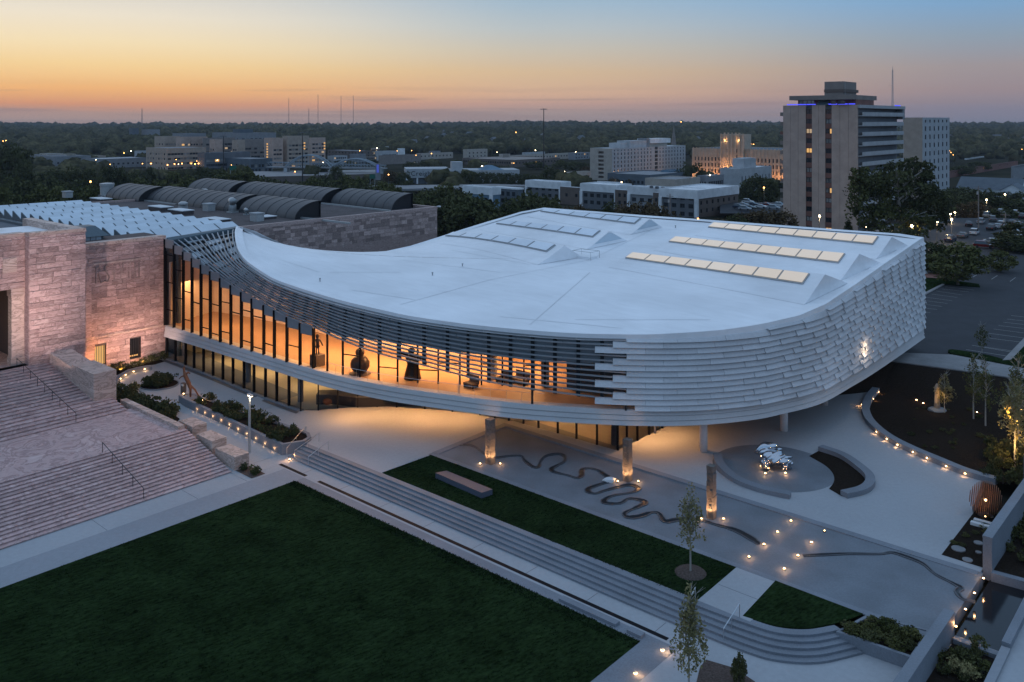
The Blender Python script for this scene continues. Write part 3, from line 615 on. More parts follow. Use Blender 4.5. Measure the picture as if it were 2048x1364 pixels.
# band of three precast courses running the whole length -------------------
band = bandL+facR[1:]
for k in range(3):
    z0 = BB+(BT-BB)*k/3; z1 = BB+(BT-BB)*(k+1)/3; m = MB(); nb = len(band)
    for i, p in enumerate(band):
        a = band[max(i-1, 0)]; b = band[min(i+1, nb-1)]; tn = (b-a).normalized(); o_ = Vector((tn.y, -tn.x, 0)); s_ = .07*(2-k)
        for d_, z in ((-1.0, z0+.02), (s_+.14-.14*0, z0+.03), (s_, z1-.06), (s_-.06, z1), (-1.0, z1)):
            q = p+o_*(d_-.14); m.v.append((q.x, q.y, z))
    for i in range(nb-1):
        for q in range(4): m.f.append((i*5+q, (i+1)*5+q, (i+1)*5+q+1, i*5+q+1))
    m.f.append(tuple(range(4, -1, -1))); m.f.append(tuple((nb-1)*5+q for q in range(5)))
    m.build('fascia_course', M['clad_fascia'], pav)
# slab, soffit
slab = [(p.x, p.y) for p in resample(band, 2.0)]
inner = [W(-52, 27), W(-52, 40), (backL.x, backL.y)]
poly = [Vector((x, y, 0)) for x, y in slab]+[Vector((CR.x-.1, CR.y-.1, 0)), Vector((backL.x, backL.y, 0)), Vector((tip.x-6, tip.y+4, 0))]
cp = Vector((3, 115, 0)); shr = [p+(cp-p).normalized()*.35 for p in poly]
m = MB(); m.prism(shr, BB+.05, BB+.4); m.build('soffit', M['taupe'], pav)
m = MB(); m.prism(shr, BT-.25, BT-.05); m.build('upper_floor', M['wood'], pav)
# right hand cladding, shingled precast ------------------------------------
extl = [p for p in bandL if U0+F*p.x/p.y < 1252]; ext_ = []; q_ = Vector((facR[0].x, facR[0].y, 0))
for p in extl[::-1]:
    if (Vector((p.x, p.y, 0))-q_).length < 4.2: ext_.insert(0, Vector((p.x, p.y, 0)))
clr = resample(ext_+[(p.x, p.y, 0) for p in facR], .25)
zt = [float(np.interp(U0+F*p.x/p.y, [1150, 1200]+us, [671, 672.5]+vs_)) for p in clr]; ztop = [H-(v-VH)*p.y/F-.30 for p, v in zip(clr, zt)]
ztop = [min(z, 17) for z in ztop]
arc = [0]
for a, b in zip(clr, clr[1:]): arc.append(arc[-1]+(b-a).length)
TL = arc[-1]; S0 = next(a for a, p in zip(arc, clr) if U0+F*p.x/p.y >= 1253)
def cl_at(s):
    s = min(max(s, 0), TL); i = int(np.searchsorted(arc, s)); i = min(max(i, 1), len(arc)-1); t = (s-arc[i-1])/(arc[i]-arc[i-1]); p = clr[i-1].lerp(clr[i], t)
    tn = (clr[min(i+2, len(clr)-1)]-clr[max(i-3, 0)]).normalized(); return p, Vector((tn.y, -tn.x, 0)), ztop[i-1]+(ztop[i]-ztop[i-1])*t, tn
def pitch(s): return .545+.11*ss(10, TL, s)
def panel(s0, s1, k, name='cladding_panel'):
    n_ = max(2, int((s1-s0)/.8)+1); m = MB(); ok = False
    for i in range(n_+1):
        q = i/n_; s = s0+(s1-s0)*q; p, o_, zt_, tn = cl_at(s); h = pitch(s)
        z0 = BT+.02+k*h; z1 = min(z0+h-.012, zt_); z0 = min(z0, zt_-.02)
        if z1-z0 > .12: ok = True
        am = ss(8, 26, s); lean = .07+.19*am*(1-q); botd = .21+lean*1.0; topd = .03+lean*.5; led = min(.08, (z1-z0)*.3)
        for d_, z in ((-.35, z0), (botd, z0), (botd-.02, z0+led*.6), (topd, z1-led), (topd-.12, z1), (-.35, z1)):
            r_ = p+o_*d_; m.v.append((r_.x, r_.y, z))
    if not ok: return
    for i in range(n_):
        for c_ in range(6): m.f.append((i*6+c_, (i+1)*6+c_, (i+1)*6+(c_+1) % 6, i*6+(c_+1) % 6))
    m.f.append((5, 4, 3, 2, 1, 0)); m.f.append(tuple(n_*6+c_ for c_ in range(6)))
    m.build(name, M['clad'], pav)
PL = 4.8; OFF = [0, -1.3, -3.0]
for k in range(20):
    a_ = S0+(OFF[(12-k) % 3] if 1 <= k <= 12 else .8 if k == 0 else 0); cut = a_+PL*(1 if k else .7)
    while a_ < TL-.05:
        b_ = min(cut, TL); panel(a_, b_-.02, k); a_ = b_; cut = b_+PL*R.uniform(.95, 1.05)*(1-.36*ss(S0+12, S0+34, b_))
m = MB()                                                                # backing wall
bk_ = [i for i, a in enumerate(arc) if a >= S0+.75]
for i in bk_: p = clr[i]; o_ = cl_at(arc[i])[1]; q = p-o_*.30; m.v += [(q.x, q.y, BT-.2), (q.x, q.y, ztop[i]+.25)]
for i in range(len(bk_)-1): m.f.append((2*i, 2*i+2, 2*i+3, 2*i+1))
m.build('backing_wall', M['granite_d'], pav)
m = MB()
for p in edgeB: m.v += [(p.x, p.y, BB), (p.x, p.y, p.z)]
for i in range(len(edgeB)-1): m.f.append((2*i, 2*i+2, 2*i+3, 2*i+1))
b0 = len(m.v); ew = [edgeB[-1]]+edgeW+[tip]
for p in ew: m.v += [(p.x, p.y, BB), (p.x, p.y, p.z)]
for i in range(len(ew)-1): m.f.append((b0+2*i, b0+2*i+2, b0+2*i+3, b0+2*i+1))
m.build('rear_wall', M['clad'], pav)
p, o_, z_, tn = cl_at(35.5); p = at_u([Vector((q.x, q.y, 0)) for q in clr], 1726); q = p+Vector((.66, -.75, 0))*.75
for dz in (7.9, 7.1): plight('facade_lamp_glow', (q.x+.0, q.y-.2, dz), 34, (1, .72, .45), .05, pav)
# glazing of the gallery floor ---------------------------------------------
FZ = BT-.05
mulpx = [(331, 650), (349, 655.5), (367.5, 660.5), (385, 665.8), (403, 672.3), (421.6, 677.6), (441.4, 684.2), (462.6, 689.5), (483.7, 696), (504.8, 702.7), (528.6, 709.3), (549.7, 716), (574.8, 723.8), (601, 730.4), (628, 737), (655, 743), (686, 750), (720.6, 755), (757.6, 759.5), (795.5, 763), (835.6, 765.6), (876.6, 767.4), (920, 768.4), (963, 769.4), (1005, 771), (1048, 772.5), (1090, 774), (1135, 776)]
gl = [G(u, v, FZ) for u, v in mulpx]
toppx = [478, 490.5, 503, 516, 529, 542, 556, 570, 584, 597, 610, 620, 634, 646, 656, None]
gtop = []
for i, p in enumerate(gl):
    if i < len(toppx) and toppx[i]: gtop.append(H-(toppx[i]-VH)*p.y/F)
    else: gtop.append(None)
Bpx = [(333, 479), (367, 503), (403, 529.5), (441, 557), (484, 585), (528, 610), (575, 635.5), (628, 656.5), (686, 683.5), (757, 709.5), (820, 726.5), (900, 748), (962, 764), (1049, 780.5), (1150, 794), (1253, 806)]
glp = [Vector((p.x, p.y, 0)) for p in gl]
B0 = []
for i, (u, v) in enumerate(Bpx):
    pb = at_u(bandL, u); pg = at_u(glp, u)
    p = pg.lerp(pb, ss(560, 760, u)) if u < 760 else pb
    p = Vector((p.x, p.y, 0)); B0.append(lift(p, v))
veilA = smooth(A0, 10); veilB = smooth(B0, 10); NV = len(veilA)-1
def veil(t, s, off=0):
    f = t*NV; i = min(int(f), NV-1); q = f-i; a = veilA[i].lerp(veilA[i+1], q); b = veilB[i].lerp(veilB[i+1], q); p = a.lerp(b, s)
    if off:
        i2 = min(i+2, NV); i1 = max(i-2, 0); tn = (veilB[i2]-veilB[i1]).lerp(veilA[i2]-veilA[i1], 1-s); dn = b-a
        nn = dn.cross(tn).normalized()
        if nn.dot(Vector((0, -1, .6))) < 0: nn = -nn
        p = p+nn*off
    return p
def tu(u):                                                              # veil parameter for the mullion line that meets the lower edge at u
    lo, hi = 0., 1.
    for _ in range(30):
        mid = (lo+hi)/2; p = veil(mid, 1); lo, hi = (mid, hi) if U0+F*p.x/p.y < u else (lo, mid)
    return lo
sarc = [0]
for i in range(200): sarc.append(sarc[-1]+(veil((i+1)/200, .6)-veil(i/200, .6)).length)
def t_of_s(s): return float(np.interp(s, sarc, np.linspace(0, 1, 201)))
VL = sarc[-1]
# louvres: thirteen curved rows of short blades
for k in range(12):
    sv = (k+.45)/12; b_ = VL+OFF[k % 3]; cut = b_-PL
    while b_ > .6:
        a_ = max(cut, .25+.12*(k % 3)); 
        if b_-a_ < .5: break
        n_ = max(2, int((b_-a_)/1.2)); m = MB()
        for i in range(n_+1):
            t = t_of_s(a_+(b_-a_-.04)*i/n_); p = veil(t, sv); q = veil(min(t+.004, 1), sv)-veil(max(t-.004, 0), sv); q.z = 0; q.normalize(); o_ = Vector((q.y, -q.x, 0))
            sk = .06*((i/n_)-.5)
            for d_, z in ((-.05, -.075), (.10, -.08), (.11, .045), (-.05, .06)):
                r_ = p+o_*(d_+sk); m.v.append((r_.x, r_.y, p.z+z))
        for i in range(n_):
            for c_ in range(4): m.f.append((i*4+c_, (i+1)*4+c_, (i+1)*4+(c_+1) % 4, i*4+(c_+1) % 4))
        m.f.append((3, 2, 1, 0)); m.f.append(tuple(n_*4+c_ for c_ in range(4)))
        m.build('louver', M['louver'], pav)
        b_ = a_; cut = a_-PL*R.uniform(.95, 1.05)
        if cut < 1.2: cut = .2
# frame behind the louvres: dark ribs, grey spandrel bays, sloping glass at the left
ribs = [u for u, _ in mulpx[:14]]+[624, 652, 683, 718, 755, 795, 845, 892, 933, 975, 1019, 1064, 1109, 1156, 1204, 1253]
rt = [tu(u) for u in ribs]; rt[0] = 0; rt[-1] = 1
def slow(t):                                                            # lower end of the opaque zone
    return float(np.interp(t, [0, .45, .52, .57, .62, .733, .8, .9, 1], [1, 1, .96, .76, .65, .56, .52, .46, .44]))
for i, t in enumerate(rt):
    m = MB(); se = 1.0; n_ = 8; e = .17/VL
    for j in range(n_+1):
        s_ = j/n_
        for dt, of in ((-e, -.5), (e, -.5), (e, -.24), (-e, -.24)):
            tt = min(max(t+dt, 0), 1); m.v.append(tuple(veil(tt, s_, of)))
    for j in range(n_):
        for c_ in range(4): m.f.append((j*4+c_, j*4+(c_+1) % 4, (j+1)*4+(c_+1) % 4, (j+1)*4+c_))
    m.build('rib', M['dark'], pav)
for i in range(len(rt)-1):
    t0, t1 = rt[i]+.0015, rt[i+1]-.0015; um = (ribs[i]+ribs[i+1])/2
    if um < 640:                                                        # sloping glass, four lights per bay; leftmost bays mix pale panes as painted sky reflections
        for j in range(4):
            s0, s1 = j/4+.008, (j+1)/4-.008
            m = MB(); m.quad(*[tuple(veil(a, b, -.42)) for a, b in ((t0, s0), (t1, s0), (t1, s1), (t0, s1))]); m.build('sloping_pane', (M['pane'] if (i*7+j*5) % 9 < 4 else M['wdark']) if um < 500 else M['glass2'], pav)
    else:
        m = MB(); n_ = 5; sa = 0.
        for j in range(n_+1):
            for tt in (t0, t1): m.v.append(tuple(veil(tt, sa+(slow(tt)-sa)*j/n_, -.42)))
        for j in range(n_): m.f.append((2*j, 2*j+1, 2*j+3, 2*j+2))
        m.build('spandrel_panel', M['spandrel'], pav)
# head beam over the left bays
pt_ = [veil(0, s_/6, -.3) for s_ in range(7)]
m = MB(); m.hexa([veil(0, 1, -.9)-ZU*.7, veil(0, 0, -.9)-ZU*.7, veil(.012, 0, -.9)-ZU*.7, veil(.012, 1, -.9)-ZU*.7], [veil(0, 1)+ZU*.25, veil(0, 0)+ZU*.25, veil(.012, 0)+ZU*.15, veil(.012, 1)+ZU*.15]); m.build('head_beam', M['teal'], pav)
# vertical glazing of the gallery
def vtop(i, p):
    if gtop[i] is not None: return gtop[i]
    u = U0+F*p.x/p.y; t = tu(u); return veil(t, slow(t), -.4).z-.0
gt2 = [vtop(i, p) for i, p in enumerate(gl)]
for i in range(len(gl)-1): 
    if gtop[i] is None: gt2[i] = min(gt2[i], 10.6)
gt2[-1] = gt2[-2]
for i, p in enumerate(gl):
    a = gl[max(i-1, 0)]; b = gl[min(i+1, len(gl)-1)]; tn = (b-a); tn.z = 0; tn.normalize(); o_ = Vector((tn.y, -tn.x, 0)); dp = .20 if i < 15 else .10; wd = .055 if i < 15 else .075
    m = MB(); m.obox(p+o_*dp*.3, tn, o_, wd, dp, FZ, gt2[i]); m.build('mullion', M['mull'], pav)
for i in range(len(gl)-1):
    p, q = gl[i], gl[i+1]; tn = (q-p).normalized(); a = p+tn*.12; b = q-tn*.12; z1, z2 = gt2[i], gt2[i+1]; zm = min(z1, z2) if i >= 14 else z1
    m = MB(); m.quad((a.x, a.y, FZ), (b.x, b.y, FZ), (b.x, b.y, zm), (a.x, a.y, zm)); m.build('glass_pane', M['glass'], pav)
    o_ = Vector((tn.y, -tn.x, 0)); hs = []
    if i < 14:
        z = FZ+([2.2, .0, 1.5, .0, 1.2, .8, 1.4, .0, 1.0, .6, 1.4, .0, 2.0, .0][i] or 4.1)
        while z < zm-2.0: hs.append(z); z += 3.7
        m = MB(); m.obox((a+b)/2+o_*.05, tn, o_, (b-a).length/2, .05, zm-1.15+.02*(i % 3), zm); m.build('sky_reflection_panel', M['spandrel'], pav)  # grey panel painted in place of sky reflected at the pane tops
    elif i in (16, 18, 20): hs = [FZ+1.4+.9*(i == 16)]
    elif i > 19 and i % 2: hs = [FZ+2.2]
    for z in hs: m = MB(); m.obox((a+b)/2+o_*.03, tn, o_, (b-a).length/2, .06, z-.05, z+.05); m.build('transom', M['mull'], pav)
# dark wall behind the right end of the open terrace, terrace floor, glass balustrade
e0 = gl[-1]; e1_ = at_u(bandL, 1250); e2_ = at_u(facR, 1262)
m = MB(); m.wall([e0, e0.lerp(e2_, .5)+Vector((2.0, 2.2, 0)), e2_+Vector((.9, 1.0, 0))], .3, FZ, 11.6); m.build('terrace_wall', M['granite_d'], pav)
m = MB(); m.wall([gl[-2]+Vector((-.4, .35, 0)), gl[-2]+Vector((.45, .35, 0))], .2, FZ, 10.2); m.build('terrace_pier', M['sand'], pav)
bal = [p for p in bandL if 650 < U0+F*p.x/p.y < 1100]
bal = [p+Vector((.12, .55, 0)) for p in resample([(p.x, p.y, 0) for p in bal], 1.0)]
bl = thing('balustrade', 'frameless glass balustrade with thin steel rail along the open upper terrace', 'balustrade', (bal[0].x, bal[0].y, BT))
m = MB(); m.tube([p+ZU*(BT+1.0) for p in bal], .022, 5); m.build('rail', M['steel'], bl)
for i in range(0, len(bal)-2, 3):
    m = MB(); m.tube([bal[i]+ZU*BT, bal[i]+ZU*(BT+1.0)], .016, 4); m.build('post', M['steel'], bl)
m = MB(); p = at_u(bandL, 913)+Vector((.2, .9, 0)); m.tube([p, p+ZU*4.6], .05, 6); m.build('pole', M['galv'], pav)
m = MB(); p = at_u(bandL, 1063.5)+Vector((.05, .35, 0)); p.z = 0; m.tube([p+ZU*(BT-.1), p+ZU*(zroof(p.x, p.y+.8)-.6)], .12, 8); m.build('veil_post', M['dark'], pav)
m = MB(); p = at_u(bandL, 1252)+Vector((.0, .2, 0)); p.z = 0; m.tube([p+ZU*(BT-.1), p+ZU*(zroof(p.x, p.y+.8)-.6)], .10, 8); m.build('veil_post', M['dark'], pav)
# gallery interior
ib = [p+Vector((-.0, 0, 0)) for p in glp]
back = []
for i, p in enumerate(glp):
    a = glp[max(i-1, 0)]; b = glp[min(i+1, len(glp)-1)]; tn = (b-a).normalized(); back.append(p-Vector((tn.y, -tn.x, 0))*11)
back = [p.lerp(glp[0]+Vector((3.5, 8.5, 0)), 1-ss(0, 6, i)) for i, p in enumerate(back)]
m = MB(); m.wall([glp[0]+Vector((.4, .5, 0)), glp[0]+Vector((1.8, 4.5, 0))]+back[:], .3, FZ, lambda p: min(13.6, zroof(p.x, p.y)-.3)); m.build('gallery_wall', M['peach'], pav)
for u in (978, ): p = at_u(glp, u)+Vector((.3, 2.2, 0)); m = MB(); m.tube([p+ZU*FZ, p+ZU*11], .55, 12); m.build('gallery_column', M['cream'], pav)
for i in range(1, len(glp)-1, 3):
    p = glp[i].lerp(back[i], .45); zc = min(zroof(p.x, p.y)-1.3, 10.5)
    alight('gallery_light', (p.x, p.y, zc), 3.0, 3.0, (620 if i < 13 else 1050) if i > 1 else 300, (1, .49, .19), pav)
# ground floor glazing and interior
lowA = [(lambda q: Vector((q.x, q.y, cz(AB(q)[0])+.15)))(at_u(bandL, u)+Vector((.12, .42, 0))) for u, v in ((330, 716), (347, 722), (367, 731), (384, 739), (403, 746), (422, 754), (441.7, 762), (462, 771), (484, 779), (504, 787), (527, 796.5), (549.5, 804), (574, 812), (597.8, 821))]
lowB = [lowA[-1]+ZU*0]+[G(u, v, .05) for u, v in ( (636.5, 819.5), (675.5, 815.5), (715.5, 813.5), (754.5, 812.5), (793.5, 813.5), (850, 817), (905, 822), (960, 829))]
lowC = [G(u, v, .05) for u, v in ((960, 829), (990, 834.5), (1018, 840.4), (1047, 848), (1077, 856.5), (1115.6, 866.8), (1153, 878), (1194, 890), (1235, 901.6))]
lowD = [W(19.5, 24.5, .05), W(19.45, 26.2, .05), W(19.4, 28.2, .05), W(19.4, 30.4, .05), W(19.4, 33, .05), W(19.4, 37, .05)]
for seq, gm in ((lowA, 'glass'), (lowB, 'glass'), (lowC, 'glass2'), (lowD, 'glass2')):
    for i, p in enumerate(seq):
        a = seq[max(i-1, 0)]; b = seq[min(i+1, len(seq)-1)]; tn = (b-a); tn.z = 0; tn.normalize(); o_ = Vector((tn.y, -tn.x, 0))
        if i < len(seq)-1 or seq is lowD:
            m = MB(); m.obox(p, tn, o_, .07 if seq is not lowA else .09, .10 if seq is not lowA else .15, p.z-.3, BB+.1); m.build('lower_mullion', M['mull'], pav)
        if i < len(seq)-1:
            q = seq[i+1]; m = MB(); m.quad((p.x, p.y, p.z), (q.x, q.y, q.z), (q.x, q.y, BB+.08), (p.x, p.y, BB+.08)); m.build('lower_pane', M[gm], pav)
m = MB(); m.wall([p for p in lowA], .75, -.3, lambda p: cz(AB(p)[0])+.14); m.build('base_plinth', M['granite'], pav)
m = MB(); m.sheet([(p.x+.1, p.y+.3, 0) for p in lowA+lowB[1:]+lowC]+[tuple(W(19, 40)), tuple(W(-20, 46)), tuple(W(-52, 30))], .03); m.build('ground_floor', M['cream'], pav)
bw = [W(-47, 13), W(-44, 22), W(-30, 24), W(-20, 26), W(-8, 30), W(2, 33), W(16, 35)]
m = MB(); m.wall(smooth(bw, 4), .3, 0, BB); m.build('lobby_wall', M['cream'], pav)
for (a, b) in ((-38, 15.5), (-30, 16.5), (-21, 17), (-12, 20), (-2, 27), (10, 29.5)):
    p = W(a, b, BB-.1); alight('lobby_light', p, 3, 3, 150 if a < 0 else 110, (1, .60, .24) if a < 8 else (1, .6, .3), pav)
for u, v in ((347, 730), (475, 778), (580, 815)): p = G(u, v, 0)+Vector((.7, 2.1, 0)); m = MB(); m.tube([p, p+ZU*BB], .33, 10); m.build('lobby_column', M['granite'], pav)
p = W(18.3, 25.6); m = MB(); m.tube([p, p+ZU*BB], .3, 10); m.build('lobby_column', M['granite'], pav)
for u, v in ((1407, 902), (1568, 861), (1649, 809.5), (1310, 866.5)):
    p = G(u, v, 0); m = MB(); m.tube([p-ZU*.05, p+ZU*(BB+.1)], .40 if u != 1310 else .12, 16); m.build('column', M['clad'], pav, shade=True)
for (u, v, e) in ((700, 834, 200), (770, 830, 150), (850, 836, 230), (930, 838, 170), (1180, 870, 60), (1290, 882, 210), (1345, 874, 110), (1080, 856, 110)):
    p = G(u, v, 0); alight('soffit_light', (p.x, p.y, BB-.03), .5, .5, e*1.45, (1, .48, .18), pav)
# things inside
t = thing('reception_desk', 'dark sinuous lounge counter inside the lit ground floor lobby', 'counter', G(680, 800, .1)); 
m = MB(); m.wall(smooth([W(-15.2, 13.6), W(-13.6, 15.0), W(-11, 16.2), W(-8, 19.2), W(-5.5, 21.2)], 6), 1.5, .05, 1.15); m.build('counter_front', M['dark'], t)
m = MB(); m.wall(smooth([W(-15.2, 13.6), W(-13.6, 15.0), W(-11, 16.2), W(-8, 19.2), W(-5.5, 21.2)], 6), 1.7, 1.16, 1.24); m.build('counter_top', M['granite_d'], t)
for k, (u, v) in enumerate(((655, 807.5), (686, 806.5))):
    p = G(u, v, .05); m = MB(); m.lathe([(.42, 0), (.6, .18), (.62, .42), (.5, .62), (.2, .7)], p, 14)
    m.build('pouffe', M['slatw'], shade=True, label=['rust coloured round pouffe, nearer the lobby corner mullion', 'rust coloured round pouffe, farther right behind the lobby glass'][k], cat='pouffe', group='round pouffes in the lobby', loc=p)
def gal(u, v, dn=1.5): p = G(u, v, FZ); q = at_u(glp, u); return Vector((q.x, q.y, FZ))+Vector((q.x, q.y, 0)).normalized()*dn
p = gal(635, 734, 1.6); t = thing('statue', 'dark standing figure sculpture on a brown pedestal inside the upper gallery', 'sculpture', p)
m = MB(); m.obox(p, E2, E1, .62, .62, FZ, FZ+1.25); m.build('pedestal', M['brown'], t)
z = FZ+1.25; m = MB(); m.tube([p+Vector((-.13, 0, 1.25)), p+Vector((-.12, 0, 2.0))], .08, 7); m.tube([p+Vector((.13, 0, 1.25)), p+Vector((.12, 0, 2.0))], .08, 7)
m.ico(p+Vector((0, 0, 2.15)), .26, 2, .05, (1, .7, .9)); m.tube([p+Vector((0, 0, 2.1)), p+Vector((0, 0, 2.55)), p+Vector((0, 0, 2.95)), p+Vector((0, 0, 3.1))], [.2, .2, .27, .09], 9)
m.tube([p+Vector((.26, 0, 2.9)), p+Vector((.45, 0, 2.55)), p+Vector((.62, -.1, 2.25))], [.09, .075, .06], 7); m.tube([p+Vector((-.26, 0, 2.9)), p+Vector((-.42, 0, 2.55)), p+Vector((-.5, .1, 2.35))], [.09, .075, .06], 7)
m.ico(p+Vector((0, 0, 3.3)), .25, 2, .04, (.85, .95, 1.1)); m.build('figure', M['bronze'], t, shade=True)
p = gal(720, 755, 1.4); t = thing('round_sculpture', 'dark sculpture of a small ball on a big ball inside the upper gallery', 'sculpture', p)
m = MB(); m.ico(p+Vector((0, 0, 1.05)), 1.05, 3, .03); m.build('lower_ball', M['bronze'], t, shade=True); m = MB(); m.ico(p+Vector((0, 0, 2.35)), .5, 3, .03); m.build('upper_ball', M['bronze'], t, shade=True)
m = MB(); m.lathe([(1.2, 0), (1.2, .06)], p, 18); m.build('base', M['brown'], t)
p = gal(825, 766, 1.5); t = thing('figure_sculpture', 'bulky dark draped figure sculpture behind the gallery louvers', 'sculpture', p)
m = MB(); m.tube([p, p+Vector((0, 0, .5)), p+Vector((.05, 0, 1.5)), p+Vector((0, 0, 2.3)), p+Vector((0, 0, 2.7))], [.95, .85, .62, .78, .3], 12)
m.build('robe', M['bronze'], t, shade=True); m = MB(); m.ico(p+Vector((-.1, 0, 3.0)), .38, 2, .08); m.build('head', M['bronze'], t, shade=True)
m = MB(); m.tube([p+Vector((.5, 0, 2.4)), p+Vector((1.15, -.1, 2.1)), p+Vector((1.45, -.1, 1.5))], [.26, .22, .14], 8); m.tube([p+Vector((-.5, 0, 2.4)), p+Vector((-1.1, -.1, 2.8)), p+Vector((-1.3, -.1, 2.3))], [.26, .2, .14], 8); m.build('arm', M['bronze'], t, shade=True)
for k, (u, v, dn, lab) in enumerate(((942, 775, -.9, 'dark lounge chair on the open terrace right of the tall pole'), (1006, 770, 1.2, 'dark lounge chair inside the gallery right of the round column'), (1040, 772, 1.2, 'wide dark bench seat inside the gallery near the terrace corner'))):
    p = gal(u, v, dn); t = thing('lounge_chair', lab, 'chair', p, 'dark seats on the upper floor'); wd = .65 if k < 2 else .95
    m = MB(); m.obox(p, E2, E1, wd, .5, FZ+.3, FZ+.5); m.build('seat', M['brown'], t); m = MB(); m.obox(p+E1*.5, E2, E1, wd, .08, FZ+.3, FZ+1.15); m.build('backrest', M['brown'], t)
    for sx in (-1, 1): m = MB(); m.obox(p+E2*sx*wd*.9, E2, E1, .05, .45, FZ, FZ+.32); m.build('leg', M['dark'], t)
# ================================================================== old marble museum, stairs, atrium, wing
stone_me = {}
def blocks(parent, a_or_b, fixed, lo, hi, z0, z1, ch, ln, m, name='stone_block', holes=(), proud=.05, seed=1, facing='a'):
    """courses of stone blocks on a wall plane: facing 'a' = plane a=fixed running along b, facing 'b' = plane b=fixed running along a"""
    rn = random.Random(seed); key = m.name
    if key not in stone_me: stone_me[key] = unitbox('stone_block', m)
    z = z0; k = 0
    while z < z1-.05:
        h = min(ch*rn.choice((.8, 1, 1, 1.25)), z1-z); x = lo; first = True
        if z1-(z+h) < ch*.35: h = z1-z
        while x < hi-.02:
            l = ln*rn.uniform(.55, 1.35)*(rn.uniform(.35, 1) if first else 1); first = False; e = min(x+l, hi)
            if hi-e < ln*.25: e = hi
            segs = [(x, e)]
            for (h0, h1, hz0, hz1) in holes:
                if z+h > hz0+.05 and z < hz1-.05:
                    ns = []
                    for (s0, s1) in segs:
                        if s1 <= h0 or s0 >= h1: ns.append((s0, s1)); continue
                        if s0 < h0-.05: ns.append((s0, h0))
                        if s1 > h1+.05: ns.append((h1, s1))
                    segs = ns
            for s0, s1 in segs:
                d = proud*rn.uniform(.3, 1.9); c = (s0+s1)/2; g = .035
                if facing == 'a': p = W(fixed+d/2-.03, c, z+h/2); o = place(name, stone_me[key], parent, p, AE2, (d+.06, s1-s0-g, h-g))
                else: p = W(c, fixed-d/2+.03, z+h/2); o = place(name, stone_me[key], parent, p, AE2, (s1-s0-g, d+.06, h-g))
            x = e
        z += h; k += 1
om = thing('marble_museum', 'massive old museum of veined pink marble blocks beside the glass pavilion', 'museum', W(-48, 0, 0))
ZB = 4.25                                                               # portal floor
wa = -45.6                                                              # plane of the inscription wall
hl = [(1.05, 2.5, 1.26, 3.75), (5.6, 7.1, 1.23, 3.9)]
m = MB(); m.box(wa-6, wa-.55, -2, 10.45, -.5, 17.1); m.build('wall_core', M['mortar'], om)
m = MB()
for b0, b1, z0, z1 in ((-2, 1.05, -.5, 17.15), (2.5, 5.6, -.5, 17.15), (7.1, 10.5, -.5, 17.15), (1.05, 2.5, 3.75, 17.15), (5.6, 7.1, 3.9, 17.15), (1.05, 2.5, -.5, 1.26), (5.6, 7.1, -.5, 1.23)): m.box(wa-.56, wa, b0, b1, z0, z1)
m.build('wall', M['mortar'], om)
blocks(om, 'a', wa, -2, 10.52, 1.2, 16.75, .60, 2.1, M['pink'], holes=hl, seed=3)
blocks(om, 'a', wa+.12, -2, 10.52, 0.3, 1.2, .5, 2.4, M['pink'], seed=4, proud=.06)
m = MB(); m.box(wa-.5, wa+.16, -2, 10.54, 4.85, 5.05); m.build('string_course', M['pinkblock'], om)
m = MB(); m.box(wa-1.2, wa+.1, -2, 10.6, 16.77, 17.2); m.build('coping', M['pinkblock'], om)
# carved panel with worn letters and two shallow pilasters
for b in (-.1, 7.6): m = MB(); m.box(wa+.03, wa+.13, b, b+.7, 5.1, 14.2); m.build('pilaster', M['pink'], om)
m = MB(); m.box(wa+.03, wa+.10, .9, 7.3, 14.3, 14.5); m.build('panel_ledge', M['pinkblock'], om)
def stroke(mb, pts, wd=.2):
    for (x0, y0), (x1, y1) in zip(pts, pts[1:]):
        p = W(wa+.07, x0*1.12-3.3, y0*1.2-1.15); q = W(wa+.07, x1*1.12-3.3, y1*1.2-1.15); mb.tube([p, q], wd*.5, 6)
let = [[(4.0, 10.9), (4.0, 12.6), (4.35, 12.75), (4.5, 12.3), (4.25, 12.0)], [(4.25, 12.0), (4.6, 10.9)], [(5.5, 12.6), (5.15, 12.75), (4.95, 12.3), (5.3, 11.8), (5.55, 11.4), (5.3, 10.9), (4.95, 11.1)], [(6.1, 12.6), (6.1, 12.75)], [(6.1, 12.2), (6.1, 10.9), (6.35, 10.9)],
       [(6.75, 12.7), (6.95, 11.7), (7.2, 12.7)], [(6.95, 11.7), (6.8, 10.9)], [(7.6, 12.7), (7.6, 10.9), (8.0, 10.9), (8.0, 12.7)], [(8.55, 12.7), (8.55, 10.9)], [(8.55, 12.0), (9.05, 12.0)], [(9.05, 12.6), (9.05, 10.9)]]
for l in let: m = MB(); stroke(m, l); m.build('carved_letter', M['wingstone'], om)
def barred(b0, b1, z0, z1, lit):
    m = MB(); m.quad(W(wa-.5, b0, z0), W(wa-.5, b1, z0), W(wa-.5, b1, z1), W(wa-.5, b0, z1)); wn = m.build('window', M['wlit' if lit else 'wdark'], om, label='lit window behind bars' if lit else 'dark window behind bars')
    for i in range(1, 5): b = b0+(b1-b0)*i/5; m = MB(); m.tube([W(wa-.12, b, z0), W(wa-.12, b, z1)], .035, 5); m.build('bar', M['dark'], wn)
    m = MB(); m.box(wa-.3, wa+.2, b0-.12, b1+.12, z0-.16, z0-.01); m.build('sill', M['pinkblock'], wn)
barred(1.05, 2.5, 1.26, 3.75, True); barred(5.6, 7.1, 1.23, 3.9, False)
m = MB(); m.quad(W(wa-.48, 5.75, 1.4), W(wa-.48, 6.95, 1.4), W(wa-.48, 6.95, 1.6), W(wa-.48, 5.75, 1.6)); m.build('blind_gap', M['wlit'], om)
